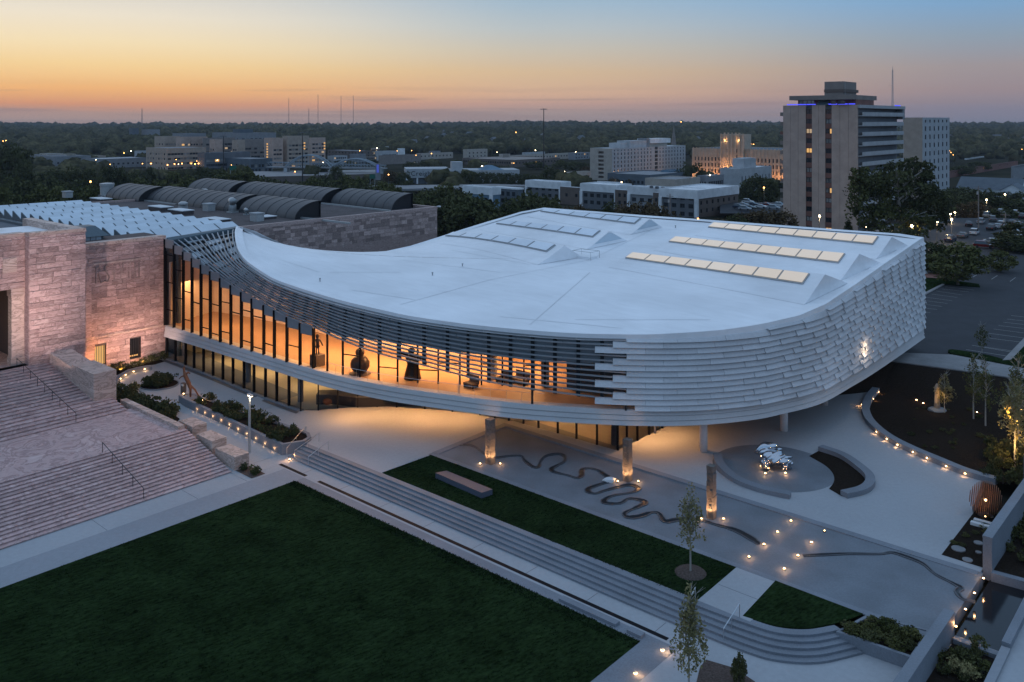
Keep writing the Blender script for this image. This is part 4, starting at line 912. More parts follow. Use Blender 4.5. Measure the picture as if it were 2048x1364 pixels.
# pier and portal
PA = -40.9
m = MB(); m.box(-56, PA-.02, -8.45, -2.1, ZB-4, 18.9); m.build('pier_core', M['mortar'], om)
blocks(om, 'a', PA, -8.45, -2.06, ZB-.4, 19.35, .62, 2.1, M['pink'], seed=9)
m = MB(); m.box(-44, PA-.01, -8.52, -8.44, ZB-.3, 19.3); m.build('pier_flank', M['pink'], om)
m = MB(); m.box(PA-1.3, PA+.08, -8.55, -2.0, 19.35, 19.75); m.build('coping', M['pinkblock'], om)
m = MB(); m.box(-58, PA-1.2, -3.2, -2.0, 18.6, 19.75); m.build('coping', M['pinkblock'], om)
m = MB(); m.box(-56, PA-1.3, -12, -3.2, 18.7, 18.92); m.build('flat_roof', M['white'], om)
m = MB(); m.box(-56, -52, -30, -8, 18.9, 20.4); m.build('attic', M['pink'], om)
QA = -42.2                                                              # lintel plane over the portal
m = MB(); m.box(-52, QA-.02, -34, -8.46, 13.2, 18.9); m.build('lintel', M['mortar'], om)
blocks(om, 'a', QA, -15, -8.5, 13.2, 19.3, .62, 2.1, M['pink'], seed=12)
m = MB(); m.box(QA-1.3, QA+.08, -18, -8.56, 19.3, 19.7); m.build('coping', M['pinkblock'], om)
for b in (-10.9, -13.4): m = MB(); m.box(QA+.02, QA+.14, b, b+1.5, 15.2, 16.9); m.build('carved_rosette', M['pinkblock'], om); 
m = MB(); m.box(-52, -51.5, -34, -8.46, ZB-1, 13.3); m.build('portal_back', M['sand'], om)
m = MB(); m.box(QA-1.2, QA-.1, -9.9, -8.52, ZB, 12.3); m.build('portal_jamb', M['pinkblock'], om)
m = MB(); m.box(QA-1.3, QA+.05, -10.0, -8.52, 12.3, 13.2); m.build('jamb_capital', M['pinkblock'], om)
m = MB(); m.box(QA-1.3, QA+.05, -10.0, -8.52, ZB-.02, ZB+.9); m.build('jamb_base', M['pinkblock'], om)
m = MB(); m.box(-52, PA, -34, -2.1, ZB-5, ZB); m.build('portal_floor', M['pinkstep'], om)
plight('portal_lamp', W(-47, -13, 9), 160, (1, .72, .42), .3, om)
for b, e in ((3.2, 520), (1.6, 800), (.1, 900)):
    p = W(wa+2.9, b, .8); fl_ = thing('wall_floodlight', {3.2: 'small ground floodlight right of the barred lit window', 1.6: 'small ground floodlight before the barred lit window', .1: 'small ground floodlight left of the barred lit window'}[b], 'floodlight', p, 'ground floodlights at the marble wall')
    m = MB(); m.obox(p, E2, E1, .16, .22, .6, .9); m.build('housing', M['dark'], fl_); alight('beam', p+ZU*.05, .3, .3, e, (1, .40, .13), fl_, dirv=tuple(-E2+ZU*1.3))
alight('wall_fill', W(wa+5, 6, 2.2), 1, 1, 500, (1, .66, .55), om, dirv=(-.6, .5, .9))  # added fill that lifts the whole wall, no fixture behind it
alight('wall_fill', W(wa+2.2, 6.4, 1.0), .3, .3, 90, (1, .42, .16), om, dirv=tuple(-E2+ZU))
for i, (a, b) in enumerate(((PA+9.5, -11.5),)): alight('pier_uplight', W(a, b, 3.6), .8, .8, 700, (1, .74, .68), om, dirv=tuple(-E2*1.0+E1*.5+ZU*1.25)).data.spread = math.radians(95)
# ---- stairs -------------------------------------------------------------
LZ = 1.4
sta = thing('marble_stairs', 'broad pink marble stairs rising in two flights to the old museum', 'stairs', W(-6, -15, LOW))
n1 = 17
for k in range(n1):
    a1 = -6.2-k*8.3/(n1-1); z = LOW+(LZ-LOW)*(k+1)/n1; b1 = -2.85
    m = MB(); m.box(a1-1.0 if k < n1-1 else a1-.6, a1-.07, -34, b1-.02, LOW-.3 if k == 0 else z-.5, z-.05); m.box(a1-.8, a1, -34, b1, z-.05, z); m.build('step', M['pinkstep'], sta)
m = MB(); m.box(-25.4, -14.9, -34, -3.0, .2, LZ+.003); m.build('landing', M['pinkstep'], sta)
n2 = 21
for k in range(n2):
    a1 = -25.0-k*16.0/(n2-1); z = LZ+(ZB-LZ)*(k+1)/n2; b1 = -6.1 if a1 < -28.8 else -4.2+.0*k
    m = MB(); m.box(a1-1.2, a1-.07, -34, b1-.02, z-.6, z-.05); m.box(a1-1.1, a1, -34, b1, z-.05, z); m.build('step', M['pinkstep'], sta)
m = MB(); m.box(-28.2, -15.2, -3.55, -2.85, -.2, LZ+.34); m.build('parapet', M['pinkblock'], sta)
bb = thing('stone_plinth', 'big pink marble block standing at the side of the upper stairs', 'plinth', W(-32, -5, LZ)); gp = 'marble blocks beside the stairs'; bb['group'] = gp
m = MB(); m.box(-34.5, -28.75, -6.25, -3.75, -.2, 5.05); m.build('block', M['pinkblock'], bb)
m = MB(); m.hexa([W(-40.8, -6.25, 0), W(-34.5, -6.25, 0), W(-34.5, -3.75, 0), W(-40.8, -3.75, 0)], [W(-40.8, -6.25, 5.3), W(-34.5, -6.25, 4.75), W(-34.5, -3.75, 4.75), W(-40.8, -3.75, 5.3)]); m.build('cheek_wall', M['pinkblock'], bb)
for k, (a0, a1, zt) in enumerate(((-9.95, -6.4, .55), (-13.55, -10.55, 1.08), (-17.15, -14.4, 1.62))):
    m = MB(); m.box(a0, a1, -2.45, -.85, -1.2, zt); m.build('stone_plinth', M['pinkblock'], label=['lowest and biggest of the three stepped marble blocks beside the stairs', 'middle one of the three stepped marble blocks beside the stairs', 'topmost of the three stepped marble blocks beside the stairs landing'][k], cat='plinth', group=gp, loc=W((a0+a1)/2, -1.65, zt-1.2))
def rail(label, pts, n):
    t = thing('handrail', label, 'handrail', pts[0], 'dark iron handrails on the marble stairs')
    m = MB(); m.tube([Vector(p)+ZU*.95 for p in pts], .035, 6); m.build('rail', M['dark'], t)
    for i in range(n):
        q = i/(n-1)*(len(pts)-1); j = min(int(q), len(pts)-2); p = Vector(pts[j]).lerp(Vector(pts[j+1]), q-j); m = MB(); m.tube([p-ZU*.1, p+ZU*.95], .03, 5); m.build('post', M['dark'], t)
rail('thin dark iron handrail down the middle of the lower stone stairs', [W(-14.9, -11.3, LZ), W(-6.6, -11.3, LOW+.1)], 5)
rail('thin dark iron handrail down the middle of the upper stone stairs', [W(-41.5, -9.6, ZB), W(-25.1, -9.6, LZ+.1)], 9)
# ---- glass roofed atrium with folded skylights ----------------------------
at = thing('glass_atrium', 'glass roofed hall with a saw tooth of pale skylight panes behind the marble front', 'atrium', W(-60, 0, 0))
AZ = 15.9
m = MB(); m.box(-112, -49.6, 9.5, 27, 0, AZ-.35); m.build('wall', M['dgrey'], at)
m = MB(); m.box(-112, -47.6, 8.4, 9.4, AZ-1.1, AZ-.5); m.build('gutter', M['teal'], at)
m = MB(); m.box(-118, -49.0, 4.0, 8.4, 14.2, AZ-.9); m.build('flat_roof', M['slate'], at)
NT = 15; TW = 4.0
for k in range(NT):
    a0 = -51.2-k*TW; b0, b1 = (9.6, 26.5); rows_ = 5 if k > 1 else 5
    tw = TW; hgt = 1.15
    fr = MB(); fr.hexa([W(a0-tw, b0, AZ-.35), W(a0-.02, b0, AZ-.35), W(a0-.02, b1, AZ-.35), W(a0-tw, b1, AZ-.35)], [W(a0-tw, b0, AZ+hgt-.1), W(a0-.02, b0, AZ-.3), W(a0-.02, b1, AZ-.3), W(a0-tw, b1, AZ+hgt-.1)])
    fo = fr.build('skylight_ridge', M['teal'], at)
    for j in range(rows_):
        y0 = b0+(b1-b0)*(j+.03)/rows_; y1 = b0+(b1-b0)*(j+.97)/rows_; pm = MB()
        pm.quad(W(a0-tw+.12, y0, AZ+hgt-.04), W(a0-.12, y0, AZ-.20), W(a0-.12, y1, AZ-.20), W(a0-tw+.12, y1, AZ+hgt-.04)); pm.build('skylight_pane', M['pane'], fo)
m = MB(); m.box(-53.5, -48.9, 0.2, 3.6, 14.0, 17.6); m.build('clerestory', M['slate'], at)
m = MB(); m.hexa([W(-54.5, -.4, 17.6), W(-48.4, -.4, 17.6), W(-48.4, 4.2, 17.6), W(-54.5, 4.2, 17.6)], [W(-52.6, .6, 18.8), W(-50.5, .6, 18.8), W(-50.5, 3.2, 18.8), W(-52.6, 3.2, 18.8)]); m.build('clerestory_roof', M['teal'], at)
for k in range(4): m = MB(); m.box(-48.9, -48.86, .5+k*.72, 1.12+k*.72, 16.2, 17.5); m.build('clerestory_pane', M['pane'], at)
m = MB(); m.box(-49, -44, 11.6, 12.0, 0, 16.3); m.build('end_wall', M['teal'], at)
# ---- 1990s wing: banded stone wall, gravel roof, barrel vault monitors -----
wg = thing('gallery_wing', 'long low gallery wing in banded pink stone with dark curved roof monitors', 'museum wing', W(-60, 50, 0))
WZ = 15.5
c0 = AB(G(872, 413.5, WZ)); c1 = AB(G(492, 453.5, WZ)); wA = (c0[0]+c1[0])/2; wB = c0[1]
WB0 = 26.6
m = MB(); m.box(wA-62, wA-.05, WB0, wB-.05, -8, WZ-.5); m.build('wall_core', M['mortar'], wg)
blocks(wg, 'a', wA-.03, c1[1]-1.5, wB, WZ-5.2, WZ-.02, .62, 1.5, M['wingstone'], seed=21, proud=.03)
m = MB(); m.box(wA-.05, wA, WB0, wB, -8, WZ-5.2); m.build('wall', M['wingstone'], wg)
m = MB(); m.box(wA-62, wA-.6, WB0, wB-.6, WZ-.5, WZ-.42); m.build('gravel_roof', M['gravel'], wg)
for q in ((wA-.6, wA+.04, WB0, wB+.04), (wA-62, wA-.6, wB-.6, wB+.04), (wA-62.5, wA-62, WB0, wB+.04)): m = MB(); m.box(*q, WZ-.5, WZ+.06); m.build('parapet', M['wingstone'], wg)
VR = WZ-.42
def bvault(uR, uL, vfoot, bw=None, h=3.0, dep=5.6):
    pR = G(uR, vfoot, VR); aR, b0 = AB(pR); k = (uL-U0)/F                # foot of the curved side at the right end
    aL = aR-1
    for _ in range(400):
        p = W(aL, b0)
        if U0+F*p.x/p.y <= uL: break
        aL -= .15
    m = MB(); n = 10; prof = [(dep*math.sin(i/n*math.pi/2*0+0)+0, 0) for i in ()]
    pr = [(dep*(1-math.cos(i/n*math.pi/2)), h*math.sin(i/n*math.pi/2)) for i in range(n+1)]
    for a in (aL, aR):
        for d, z in pr: m.v.append(tuple(W(a, b0+d, VR+z)))
    for i in range(n): m.f.append((i, n+1+i, n+2+i, i+1))
    v = m.build('barrel_vault', M['vault'], wg, shade=True)
    m = MB()
    for i in range(n+1): d, z = pr[i]; m.v.append(tuple(W(aR-.35, b0+d, VR+z*.99)))
    m.v.append(tuple(W(aR-.35, b0+dep, VR))); m.f.append(tuple(range(n+2))); m.build('vault_end', M['dark'], v)
    m = MB(); m.quad(W(aL, b0+dep, VR), W(aR, b0+dep, VR), W(aR, b0+dep, VR+h), W(aL, b0+dep, VR+h)); m.quad(*[W(aL, b0+d, VR+z) for d, z in pr], W(aL, b0+dep, VR)); m.build('vault_glazing', M['dark'], v)
    k_ = max(2, int((aR-aL)/2.8))
    for j in range(k_+1):
        a = aL+(aR-aL)*j/k_; m = MB(); m.tube([W(a, b0+d, VR+z+.01) for d, z in pr], .06, 4); m.build('vault_seam', M['dark'], v)
    return aL, aR, b0
bvault(277, 212, 403.5); bvault(463, 292, 424); bvault(590, 478, 439)
bvault(455, 374, 390.5); bvault(641, 471, 408); bvault(784, 662, 420)
for (u0, v0, u1, v1) in ((205, 392, 700, 447), (400, 380, 780, 422)):
    p, q = G(u0, v0, VR+.1), G(u1, v1, VR+.1); m = MB(); m.wall([p, q], .35, VR, VR+.3); m.build('roof_kerb', M['galv'], wg)
eq = [('drum', 214, 392, 'tall round galvanised vent drum on the gravel roof'), ('drum', 229, 393.5, 'short round galvanised vent drum beside the tall one'), ('box', 135, 395, 'small pale roof box at the far left of the gravel roof'), ('low', 202, 404, 'long low pale roof curb nearest the atrium panes at left'),
      ('low', 321, 421, 'long low pale roof curb, left of the middle pair'), ('low', 362, 428, 'long low pale roof curb, right of the middle pair'), ('fan', 366, 418, 'round roof fan on a square base below the long vault'), ('box', 418, 421.5, 'small pale roof box right of the round fan'),
      ('hood', 465, 425, 'tall curved galvanised vent hood in front of a vault end'), ('hood', 492, 430, 'small curved vent hood at the gravel roof middle'), ('box', 514, 442, 'square pale roof box standing in front of the right vault'), ('low', 433, 442, 'flat pale roof curb lying beside the last atrium panes'), ('low', 532, 437, 'thin pale roof curb beside the square box'), ('fan', 408, 390, 'small round roof fan between the two rows of vaults')]
for k_, u, v, lab in eq:
    p = G(u, v, VR); t = thing('roof_vent' if k_ != 'low' else 'roof_curb', lab, 'roof equipment', p, 'equipment on the gravel roof')
    if k_ == 'drum': h = 3.0 if u < 220 else 1.7; r = 1.5 if u < 220 else .9; m = MB(); m.lathe([(r, 0), (r, h*.8), (r*1.08, h*.82), (r*1.08, h), (r*.4, h*1.04)], p, 14); m.build('drum', M['galv'], t); m = MB(); m.obox(p, E2, E1, r, r, VR-.05, VR+.25); m.build('base', M['dgrey'], t)
    elif k_ == 'box': m = MB(); m.obox(p, E2, E1, 1.0, .8, VR, VR+1.3); m.build('housing', M['galv'], t); m = MB(); m.obox(p, E2, E1, 1.12, .92, VR+1.3, VR+1.5); m.build('cap', M['lgrey'], t)
    elif k_ == 'low': m = MB(); m.obox(p, E2, E1, 2.6 if u != 532 else 1.5, 1.2, VR, VR+.75 if u < 420 else VR+.4); m.build('curb', M['gravel'], t); m = MB(); m.obox(p, E2, E1, 2.7 if u != 532 else 1.6, 1.3, VR+(.75 if u < 420 else .4), VR+(.9 if u < 420 else .52)); m.build('cap', M['wht'], t)
    elif k_ == 'fan': m = MB(); m.obox(p, E2, E1, .7, .7, VR, VR+.7); m.build('base', M['galv'], t); m = MB(); m.lathe([(.6, .7), (.95, .9), (.95, 1.2), (.5, 1.5)], p, 12); m.build('cowl', M['galv'], t)
    else:
        h = 2.4 if u < 480 else 1.1; m = MB(); m.tube([p, p+ZU*h*.6, p+ZU*h+E2*.3-E1*.3, p+ZU*h*.9+E2*1.0-E1*.4], [h*.3]*4, 10); m.build('hood', M['galv'], t, shade=True); m = MB(); m.obox(p, E2, E1, h*.35, h*.35, VR-.02, VR+.2); m.build('base', M['galv'], t)
t = thing('security_light', 'small white floodlight at the corner of the stone wing', 'floodlight', G(873, 413, WZ)); p = Vector(t.location); m = MB(); m.tube([p, p+E2*.6+ZU*.1], .08, 5); m.build('arm', M['wht'], t); m = MB(); m.obox(p+E2*.8, E2, E1, .3, .2, p.z-.05, p.z+.2); m.build('head', M['wht'], t)
# ================================================================== the town
def wallgrid(P0, U, L, z0, z1, xs, zs, m_wall, parent, ww, wh, dep=.25, N=None, win=None, name='wall', skip=None, frame=False, lit=0.06, wname='window', rn=R):
    """one wall with real openings: xs, zs = centres of window columns / rows (metres along U, height above z0); windows are objects set back in them"""
    U = Vector(U); N = Vector((U.y, -U.x, 0)) if N is None else Vector(N); P0 = Vector((P0[0], P0[1], 0))
    cx = [0]; cz = [z0]
    for x in xs: cx += [x-ww/2, x+ww/2]
    cx.append(L)
    for z in zs: cz += [z0+z-wh/2, z0+z+wh/2]
    cz.append(z1)
    m = MB(); Q = lambda x, z, d=0: tuple(P0+U*x-N*d+ZU*z)
    nx = len(cx)-1; nz_ = len(cz)-1
    for i in range(nx):
        for j in range(nz_):
            hole = i % 2 == 1 and j % 2 == 1 and not (skip and skip((i-1)//2, (j-1)//2))
            x0, x1, a, b = cx[i], cx[i+1], cz[j], cz[j+1]
            if not hole: m.quad(Q(x0, a), Q(x1, a), Q(x1, b), Q(x0, b))
            else:
                m.quad(Q(x0, a), Q(x1, a), Q(x1, a, dep), Q(x0, a, dep)); m.quad(Q(x0, b), Q(x1, b), Q(x1, b, dep), Q(x0, b, dep))
                m.quad(Q(x0, a), Q(x0, b), Q(x0, b, dep), Q(x0, a, dep)); m.quad(Q(x1, a), Q(x1, b), Q(x1, b, dep), Q(x1, a, dep))
    wl = m.build(name, m_wall, parent)
    mats_ = win or [M['wdark']]; rz = math.atan2(U.y, U.x); mes = {}
    def pane(mm):
        if mm.name not in mes:
            q = MB(); q.quad((-ww/2, 0, -wh/2), (ww/2, 0, -wh/2), (ww/2, 0, wh/2), (-ww/2, 0, wh/2)); mes[mm.name] = q.mesh(wname, mm)
        return mes[mm.name]
    fr = None
    if frame:
        q = MB(); t_ = .09
        for (a, b, c, d) in ((-ww/2, -ww/2+t_, -wh/2, wh/2), (ww/2-t_, ww/2, -wh/2, wh/2), (-.05, .05, -wh/2, wh/2), (-ww/2, ww/2, -wh/2, -wh/2+t_), (-ww/2, ww/2, wh/2-t_, wh/2)): q.xbox(a, b, -.09, -.02, c, d)
        fr = q.mesh('window_frame', M['dark'])
    out = []
    for i, x in enumerate(xs):
        for j, z in enumerate(zs):
            if skip and skip(i, j): continue
            mm = rn.choice((M['wlit'], M['wlit2'])) if rn.random() < lit else rn.choice(mats_)
            loc = P0+U*x-N*dep*.96+ZU*(z0+z); o = place(wname, pane(mm), parent, loc, rz); out.append(o)
            if fr is not None: place('window_frame', fr, o, loc, 0)
    return wl, out
def solve_len(c, d, u):
    k = (u-U0)/F; return abs((k*c.y-c.x)/(d.x-k*d.y))
class Bld:
    """a block on the street grid seen at its near corner: left face runs off along -E2, right face along +E1"""
    def __init__(s, name, label, cat, uc, Y, ul, ur, vtop, z0=None, group=None, thing_=None, dl=None, dr=None):
        s.c = Vector(((uc-U0)*Y/F, Y, 0)); s.dl = dl or -E2; s.dr = dr or E1; s.z1 = H-(vtop-VH)*Y/F; s.z0 = (gz(s.c.x, Y)-1.5) if z0 is None else z0
        s.Ll = solve_len(s.c, s.dl, ul); s.Lr = solve_len(s.c, s.dr, ur)
        s.t = thing_ or thing(name, label, cat, (s.c.x, s.c.y, s.z0), group)
    def plan(s, o=0): return [s.c-s.dl*o-s.dr*o, s.c+s.dr*(s.Lr+o)-s.dl*o, s.c+s.dr*(s.Lr+o)+s.dl*(s.Ll+o), s.c+s.dl*(s.Ll+o)-s.dr*o]
    def roof(s, mt, par=.5, o=0, name='roof', mp=None, th=.35):
        m = MB(); m.prism(s.plan(-th if par else 0), s.z1-par-.2, s.z1-par); r = m.build(name, M[mt], s.t)
        if par:
            P = s.plan(o); m = MB(); Qn = [p.lerp(sum(P, Vector())/4, 0) for p in P]
            m.wall([p for p in s.plan(-th/2+o)], th, s.z1-par-.6, s.z1+.02, True); m.build('parapet', M[mp or mt], s.t)
        return r
    def back(s, mt):
        m = MB(); P = s.plan(0); m.quad(*[(p.x, p.y, z) for p, z in ((P[1], s.z0), (P[2], s.z0), (P[2], s.z1), (P[1], s.z1))]); m.quad(*[(p.x, p.y, z) for p, z in ((P[2], s.z0), (P[3], s.z0), (P[3], s.z1), (P[2], s.z1))]); m.build('rear_wall', M[mt], s.t)
    def face(s, side, mt, nx=0, nz=0, ww=1.2, wh=1.5, zb=3., pitch=3.2, mx=1.0, **k):
        if side == 'l': P0 = s.c+s.dl*s.Ll; U = -s.dl; L = s.Ll
        else: P0 = s.c; U = s.dr; L = s.Lr
        xs = [mx+(L-2*mx)*(i+.5)/nx for i in range(nx)]; zs = [zb+pitch*j for j in range(nz)]
        zs = [z for z in zs if z+wh/2 < s.z1-s.z0-.1]
        return wallgrid(P0, U, L, s.z0, s.z1, xs, zs, M[mt], s.t, ww, wh, **k)
def simple(name, label, cat, uc, Y, ul, ur, vtop, mt, rf, l=(0, 0), r=(0, 0), z0=None, par=.4, group=None, **k):
    b = Bld(name, label, cat, uc, Y, ul, ur, vtop, z0, group); b.face('l', mt, *l, **k); b.face('r', mt, *r, **k); b.roof(rf, par, mp=mt); b.back(mt); return b
# ---- beige high rise ---------------------------------------------------
hy = 258.; b = Bld('high_rise', 'tall beige apartment tower with balconies and blue light strips at its top', 'tower', 1714, hy, 1566, 1804, 209.5, -3)
hb = b; U = -b.dl; P0 = b.c+b.dl*b.Ll; L = b.Ll
def xu(u): return b.Ll-solve_len(b.c, b.dl, u)
s1, s2, s3, s4 = xu(1611.7), xu(1623.6), xu(1650.5), xu(1663)
FH = 2.98; nF = 13; Ztop = b.z1; Nn = Vector((U.y, -U.x, 0))
for x0, x1 in ((0, s1), (s2, s3), (s4, L)):
    nP = max(2, round((x1-x0)/2.2))
    for i in range(nP):
        a, c = x0+(x1-x0)*i/nP, x0+(x1-x0)*(i+1)/nP; m = MB(); m.prism([P0+U*(a+.03), P0+U*(c-.03), P0+U*(c-.03)-Nn*1.0, P0+U*(a+.03)-Nn*1.0], b.z0, Ztop); m.build('wall_panel', M['tan'], b.t)
for x0, x1, sd in ((s1, s2, 1), (s3, s4, 2)):
    rn = random.Random(sd*5); ww = x1-x0-.04
    for f in range(nF):
        zc = Ztop-1.9-FH*f; m = MB(); m.prism([P0+U*x0-Nn*.18, P0+U*x1-Nn*.18, P0+U*x1-Nn*.6, P0+U*x0-Nn*.6], zc-FH+.75, zc-.72); m.build('spandrel', M['brick'], b.t)
        mm = M['wcurt'] if rn.random() < .55 else M['wdark']
        if (sd, f) in ((1, 4), (2, 12)): mm = M['wlit']
        if (sd, f) == (1, 2): mm = M['wlit2']
        m = MB(); m.quad(*[tuple(P0+U*x-Nn*.42+ZU*z) for x, z in ((x0, zc-.74), (x1, zc-.74), (x1, zc+.74), (x0, zc+.74))]); wn = m.build('window', mm, b.t)
        m = MB()
        for a_, c_, e_, g_ in ((x0, x0+.12, -.74, .74), (x1-.12, x1, -.74, .74), ((x0+x1)/2-.06, (x0+x1)/2+.06, -.74, .74), (x0, x1, .62, .74), (x0, x1, -.74, -.62)): m.prism([P0+U*a_-Nn*.30, P0+U*c_-Nn*.30, P0+U*c_-Nn*.40, P0+U*a_-Nn*.40], zc+e_, zc+g_)
        m.build('window_frame', M['dark'], wn)
        if (sd, f) in ((2, 2), (2, 8)): m = MB(); m.quad(*[tuple(P0+U*x-Nn*.28+ZU*z) for x, z in ((x1-.55, zc-.7), (x1-.08, zc-.7), (x1-.08, zc+.7), (x1-.55, zc+.7))]); m.build('window', M['wlit'], b.t)
    m = MB(); m.prism([P0+U*x0-Nn*.5, P0+U*x1-Nn*.5, P0+U*x1-Nn*.9, P0+U*x0-Nn*.9], b.z0, Ztop-.5); m.build('strip_core', M['dgrey'], b.t)
Lr = b.Lr
m = MB(); m.prism([b.c+b.dl*.2+b.dr*1.6, b.c+b.dr*(Lr)+b.dl*.0+b.dl*1.6, b.c+b.dr*Lr+b.dl*(L-1), b.c+b.dl*(L-1)+b.dr*1.0], b.z0, Ztop-.2); m.build('core', M['dgrey'], b.t)
NR_ = -b.dl                                                             # outward of the right face
def rbox(x0, x1, d0, d1, z0, z1): q = MB(); return q.prism([b.c+b.dr*x0+NR_*d0, b.c+b.dr*x1+NR_*d0, b.c+b.dr*x1+NR_*d1, b.c+b.dr*x0+NR_*d1], z0, z1)
for f in range(nF):
    zt_ = Ztop-.3-FH*f
    slb = rbox(.9, Lr, -1.9, .55, zt_-FH-.1, zt_-FH+.12).build('balcony', M['lgrey'], b.t)
    rbox(2.9, Lr, .40, .58, zt_-FH+.12, zt_-FH+1.15).build('balcony_front', M['lgrey'], slb)
    for q in range(6): z = zt_-FH+.25+q*.17; rbox(.95, 2.9, .46, .52, z, z+.06).build('rail', M['dark'], slb)
    for q in range(5): x = 1.2+(Lr-2.4)*q/5; rbox(x, x+(Lr-2.4)/5-.25, -1.75, -1.7, zt_-FH+.2, zt_-.5).build('window', M['wdark'], b.t)
    m = MB(); c_ = b.c+b.dl*(L-.2); m.prism([c_+b.dr*.8, c_+b.dr*4.2, c_+b.dr*4.2+b.dl*1.5, c_+b.dr*.8+b.dl*1.5], zt_-FH+.0, zt_-FH+.2); lb = m.build('balcony', M['taupe'], b.t)
    m = MB(); m.prism([c_+b.dr*.8+b.dl*.02, c_+b.dr*.95+b.dl*.02, c_+b.dr*.95+b.dl*1.5, c_+b.dr*.8+b.dl*1.5], zt_-FH+.2, zt_-FH+1.15); m.build('balcony_front', M['brick'] if f == 2 else M['taupe'], lb)
rbox(.5, Lr+1.5, -2, .62, Ztop-.95, Ztop+.02).build('top_fascia', M['lgrey'], b.t)
rbox(Lr-.3, Lr+1.9, -4, .3, Ztop-4.3, Ztop-.97).build('end_wall', M['grey'], b.t)
m = MB(); m.prism(b.plan(-.3), Ztop-.5, Ztop-.3); m.build('roof', M['dgrey'], b.t)
def tb(u0, u1, v0, v1, Y, dep, mt, name, par=None):                     # a roof-top block squared to the street grid
    c = Vector(((u1-U0)*Y/F, Y, 0)); ll = solve_len(c, -E2, u0); z0, z1 = H-(v1-VH)*Y/F, H-(v0-VH)*Y/F
    q = MB(); q.prism([c, c+E1*dep, c+E1*dep-E2*ll, c-E2*ll], z0, z1); return q.build(name, M[mt], par or b.t)
tb(1596, 1712, 197, 211, hy+1.5, 15, 'brick', 'penthouse')
tb(1578.5, 1706, 189.5, 198.5, hy-.5, 20, 'taupe', 'penthouse_roof')
tb(1649, 1686, 162.5, 190, hy+6, 11, 'taupe', 'plant_room'); tb(1648, 1688, 178, 184, hy+5.6, 12, 'brown', 'plant_room_band')
for u0, u1 in ((1599, 1605), (1607, 1613), (1615, 1621), (1623, 1628), (1662, 1672), (1676, 1690)): tb(u0, u1, 201, 208, hy+1.2, .1, 'wcurt' if u0 < 1640 else 'wdark', 'penthouse_window')
for q in range(7):
    x = 3.5+q*1.1; m = MB(); m.prism([b.c+b.dr*x-NR_*1.35, b.c+b.dr*(x+.55)-NR_*1.35, b.c+b.dr*(x+.55)-NR_*1.6, b.c+b.dr*x-NR_*1.6], Ztop+.1, Ztop+2.0); m.build('penthouse_window', M['pane'], b.t)
m = MB(); m.prism([b.c+b.dr*3+b.dl*1.65, b.c+b.dr*12+b.dl*1.65, b.c+b.dr*12+b.dl*8, b.c+b.dr*3+b.dl*8], Ztop, Ztop+2.3); m.build('penthouse', M['dgrey'], b.t)
m = MB(); m.hexa([P0+U*xu(1632)-Nn*.3+ZU*Ztop, P0+U*xu(1657)-Nn*.3+ZU*Ztop, P0+U*xu(1657)-Nn*3+ZU*Ztop, P0+U*xu(1632)-Nn*3+ZU*Ztop], [P0+U*xu(1637)-Nn*1+ZU*(Ztop+1.9), P0+U*xu(1654)-Nn*1+ZU*(Ztop+1.9), P0+U*xu(1654)-Nn*3+ZU*(Ztop+1.9), P0+U*xu(1637)-Nn*3+ZU*(Ztop+1.9)]); m.build('dormer', M['teal'], b.t)
for u0, u1 in ((1573, 1591), (1592, 1611), (1612, 1630), (1655, 1673), (1675, 1694), (1696, 1709)): a, c = xu(u0), xu(u1); m = MB(); m.prism([P0+U*a-Nn*.4, P0+U*c-Nn*.4, P0+U*c-Nn*.55, P0+U*a-Nn*.55], Ztop+.12, Ztop+.42); m.build('light_strip', M['led'], b.t)
for x in (Lr-3.5, Lr-.5): rbox(x, x+2.2, -1.2, -1.0, Ztop+.1, Ztop+.4).build('light_strip', M['led'], b.t)
def lattice(name, label, base, h, wd, group=None, n=10, red=False, r=.05, mt='dgrey'):
    t = thing(name, label, 'radio mast', base, group); m = MB(); p = Vector(base); k3 = [Vector((math.cos(a)*wd, math.sin(a)*wd, 0)) for a in (0, 2.09, 4.19)]
    for i in range(3): m.tube([p+k3[i], p+k3[i]*.45+ZU*h], r, 4)
    for j in range(n):
        f0, f1 = j/n, (j+1)/n
        for i in range(3): a = p+k3[i]*(1-.55*f0)+ZU*h*f0; c = p+k3[(i+1) % 3]*(1-.55*f1)+ZU*h*f1; m.tube([a, c], r*.6, 3)
    m.build('lattice', M[mt], t); return t
ap = b.c+b.dr*(Lr+.0)-NR_*3+ZU*Ztop; t = lattice('antenna_mast', 'slim lattice antenna mast standing on the beige tower roof', ap, 12.2, .35, None, 12, mt='lgrey')
m = MB(); m.tube([ap+ZU*12, ap+ZU*13.4], .05, 4); m.build('whip', M['lgrey'], t); m = MB(); m.tube([ap+ZU*7-E2*1.3, ap+ZU*7], .04, 4); m.build('cross_arm', M['lgrey'], t)
ap2 = b.c+b.dr*4+b.dl*5+ZU*(Ztop+2.3); t = thing('antenna_whip', 'thin short whip antenna over the penthouse roof of the beige tower', 'antenna', ap2); m = MB(); m.tube([ap2, ap2+ZU*4.8], .05, 4); m.build('whip', M['lgrey'], t); m = MB(); m.obox(ap2, E1, E2, .2, .2, ap2.z-.1, ap2.z+.3); m.build('base', M['dgrey'], t)
# ---- pale tower behind ---------------------------------------------------
b = Bld('pale_tower', 'plain pale tower block with small square windows behind the beige tower', 'tower', 1845, 430, 1806, 1899, 235, -12)
b.face('l', 'tan2'); b.face('r', 'lgrey', 6, 11, ww=2.1, wh=2.3, zb=7.5, pitch=4.15, mx=1.4, frame=True, lit=0, dep=.3); b.roof('lgrey', .5); b.back('lgrey')
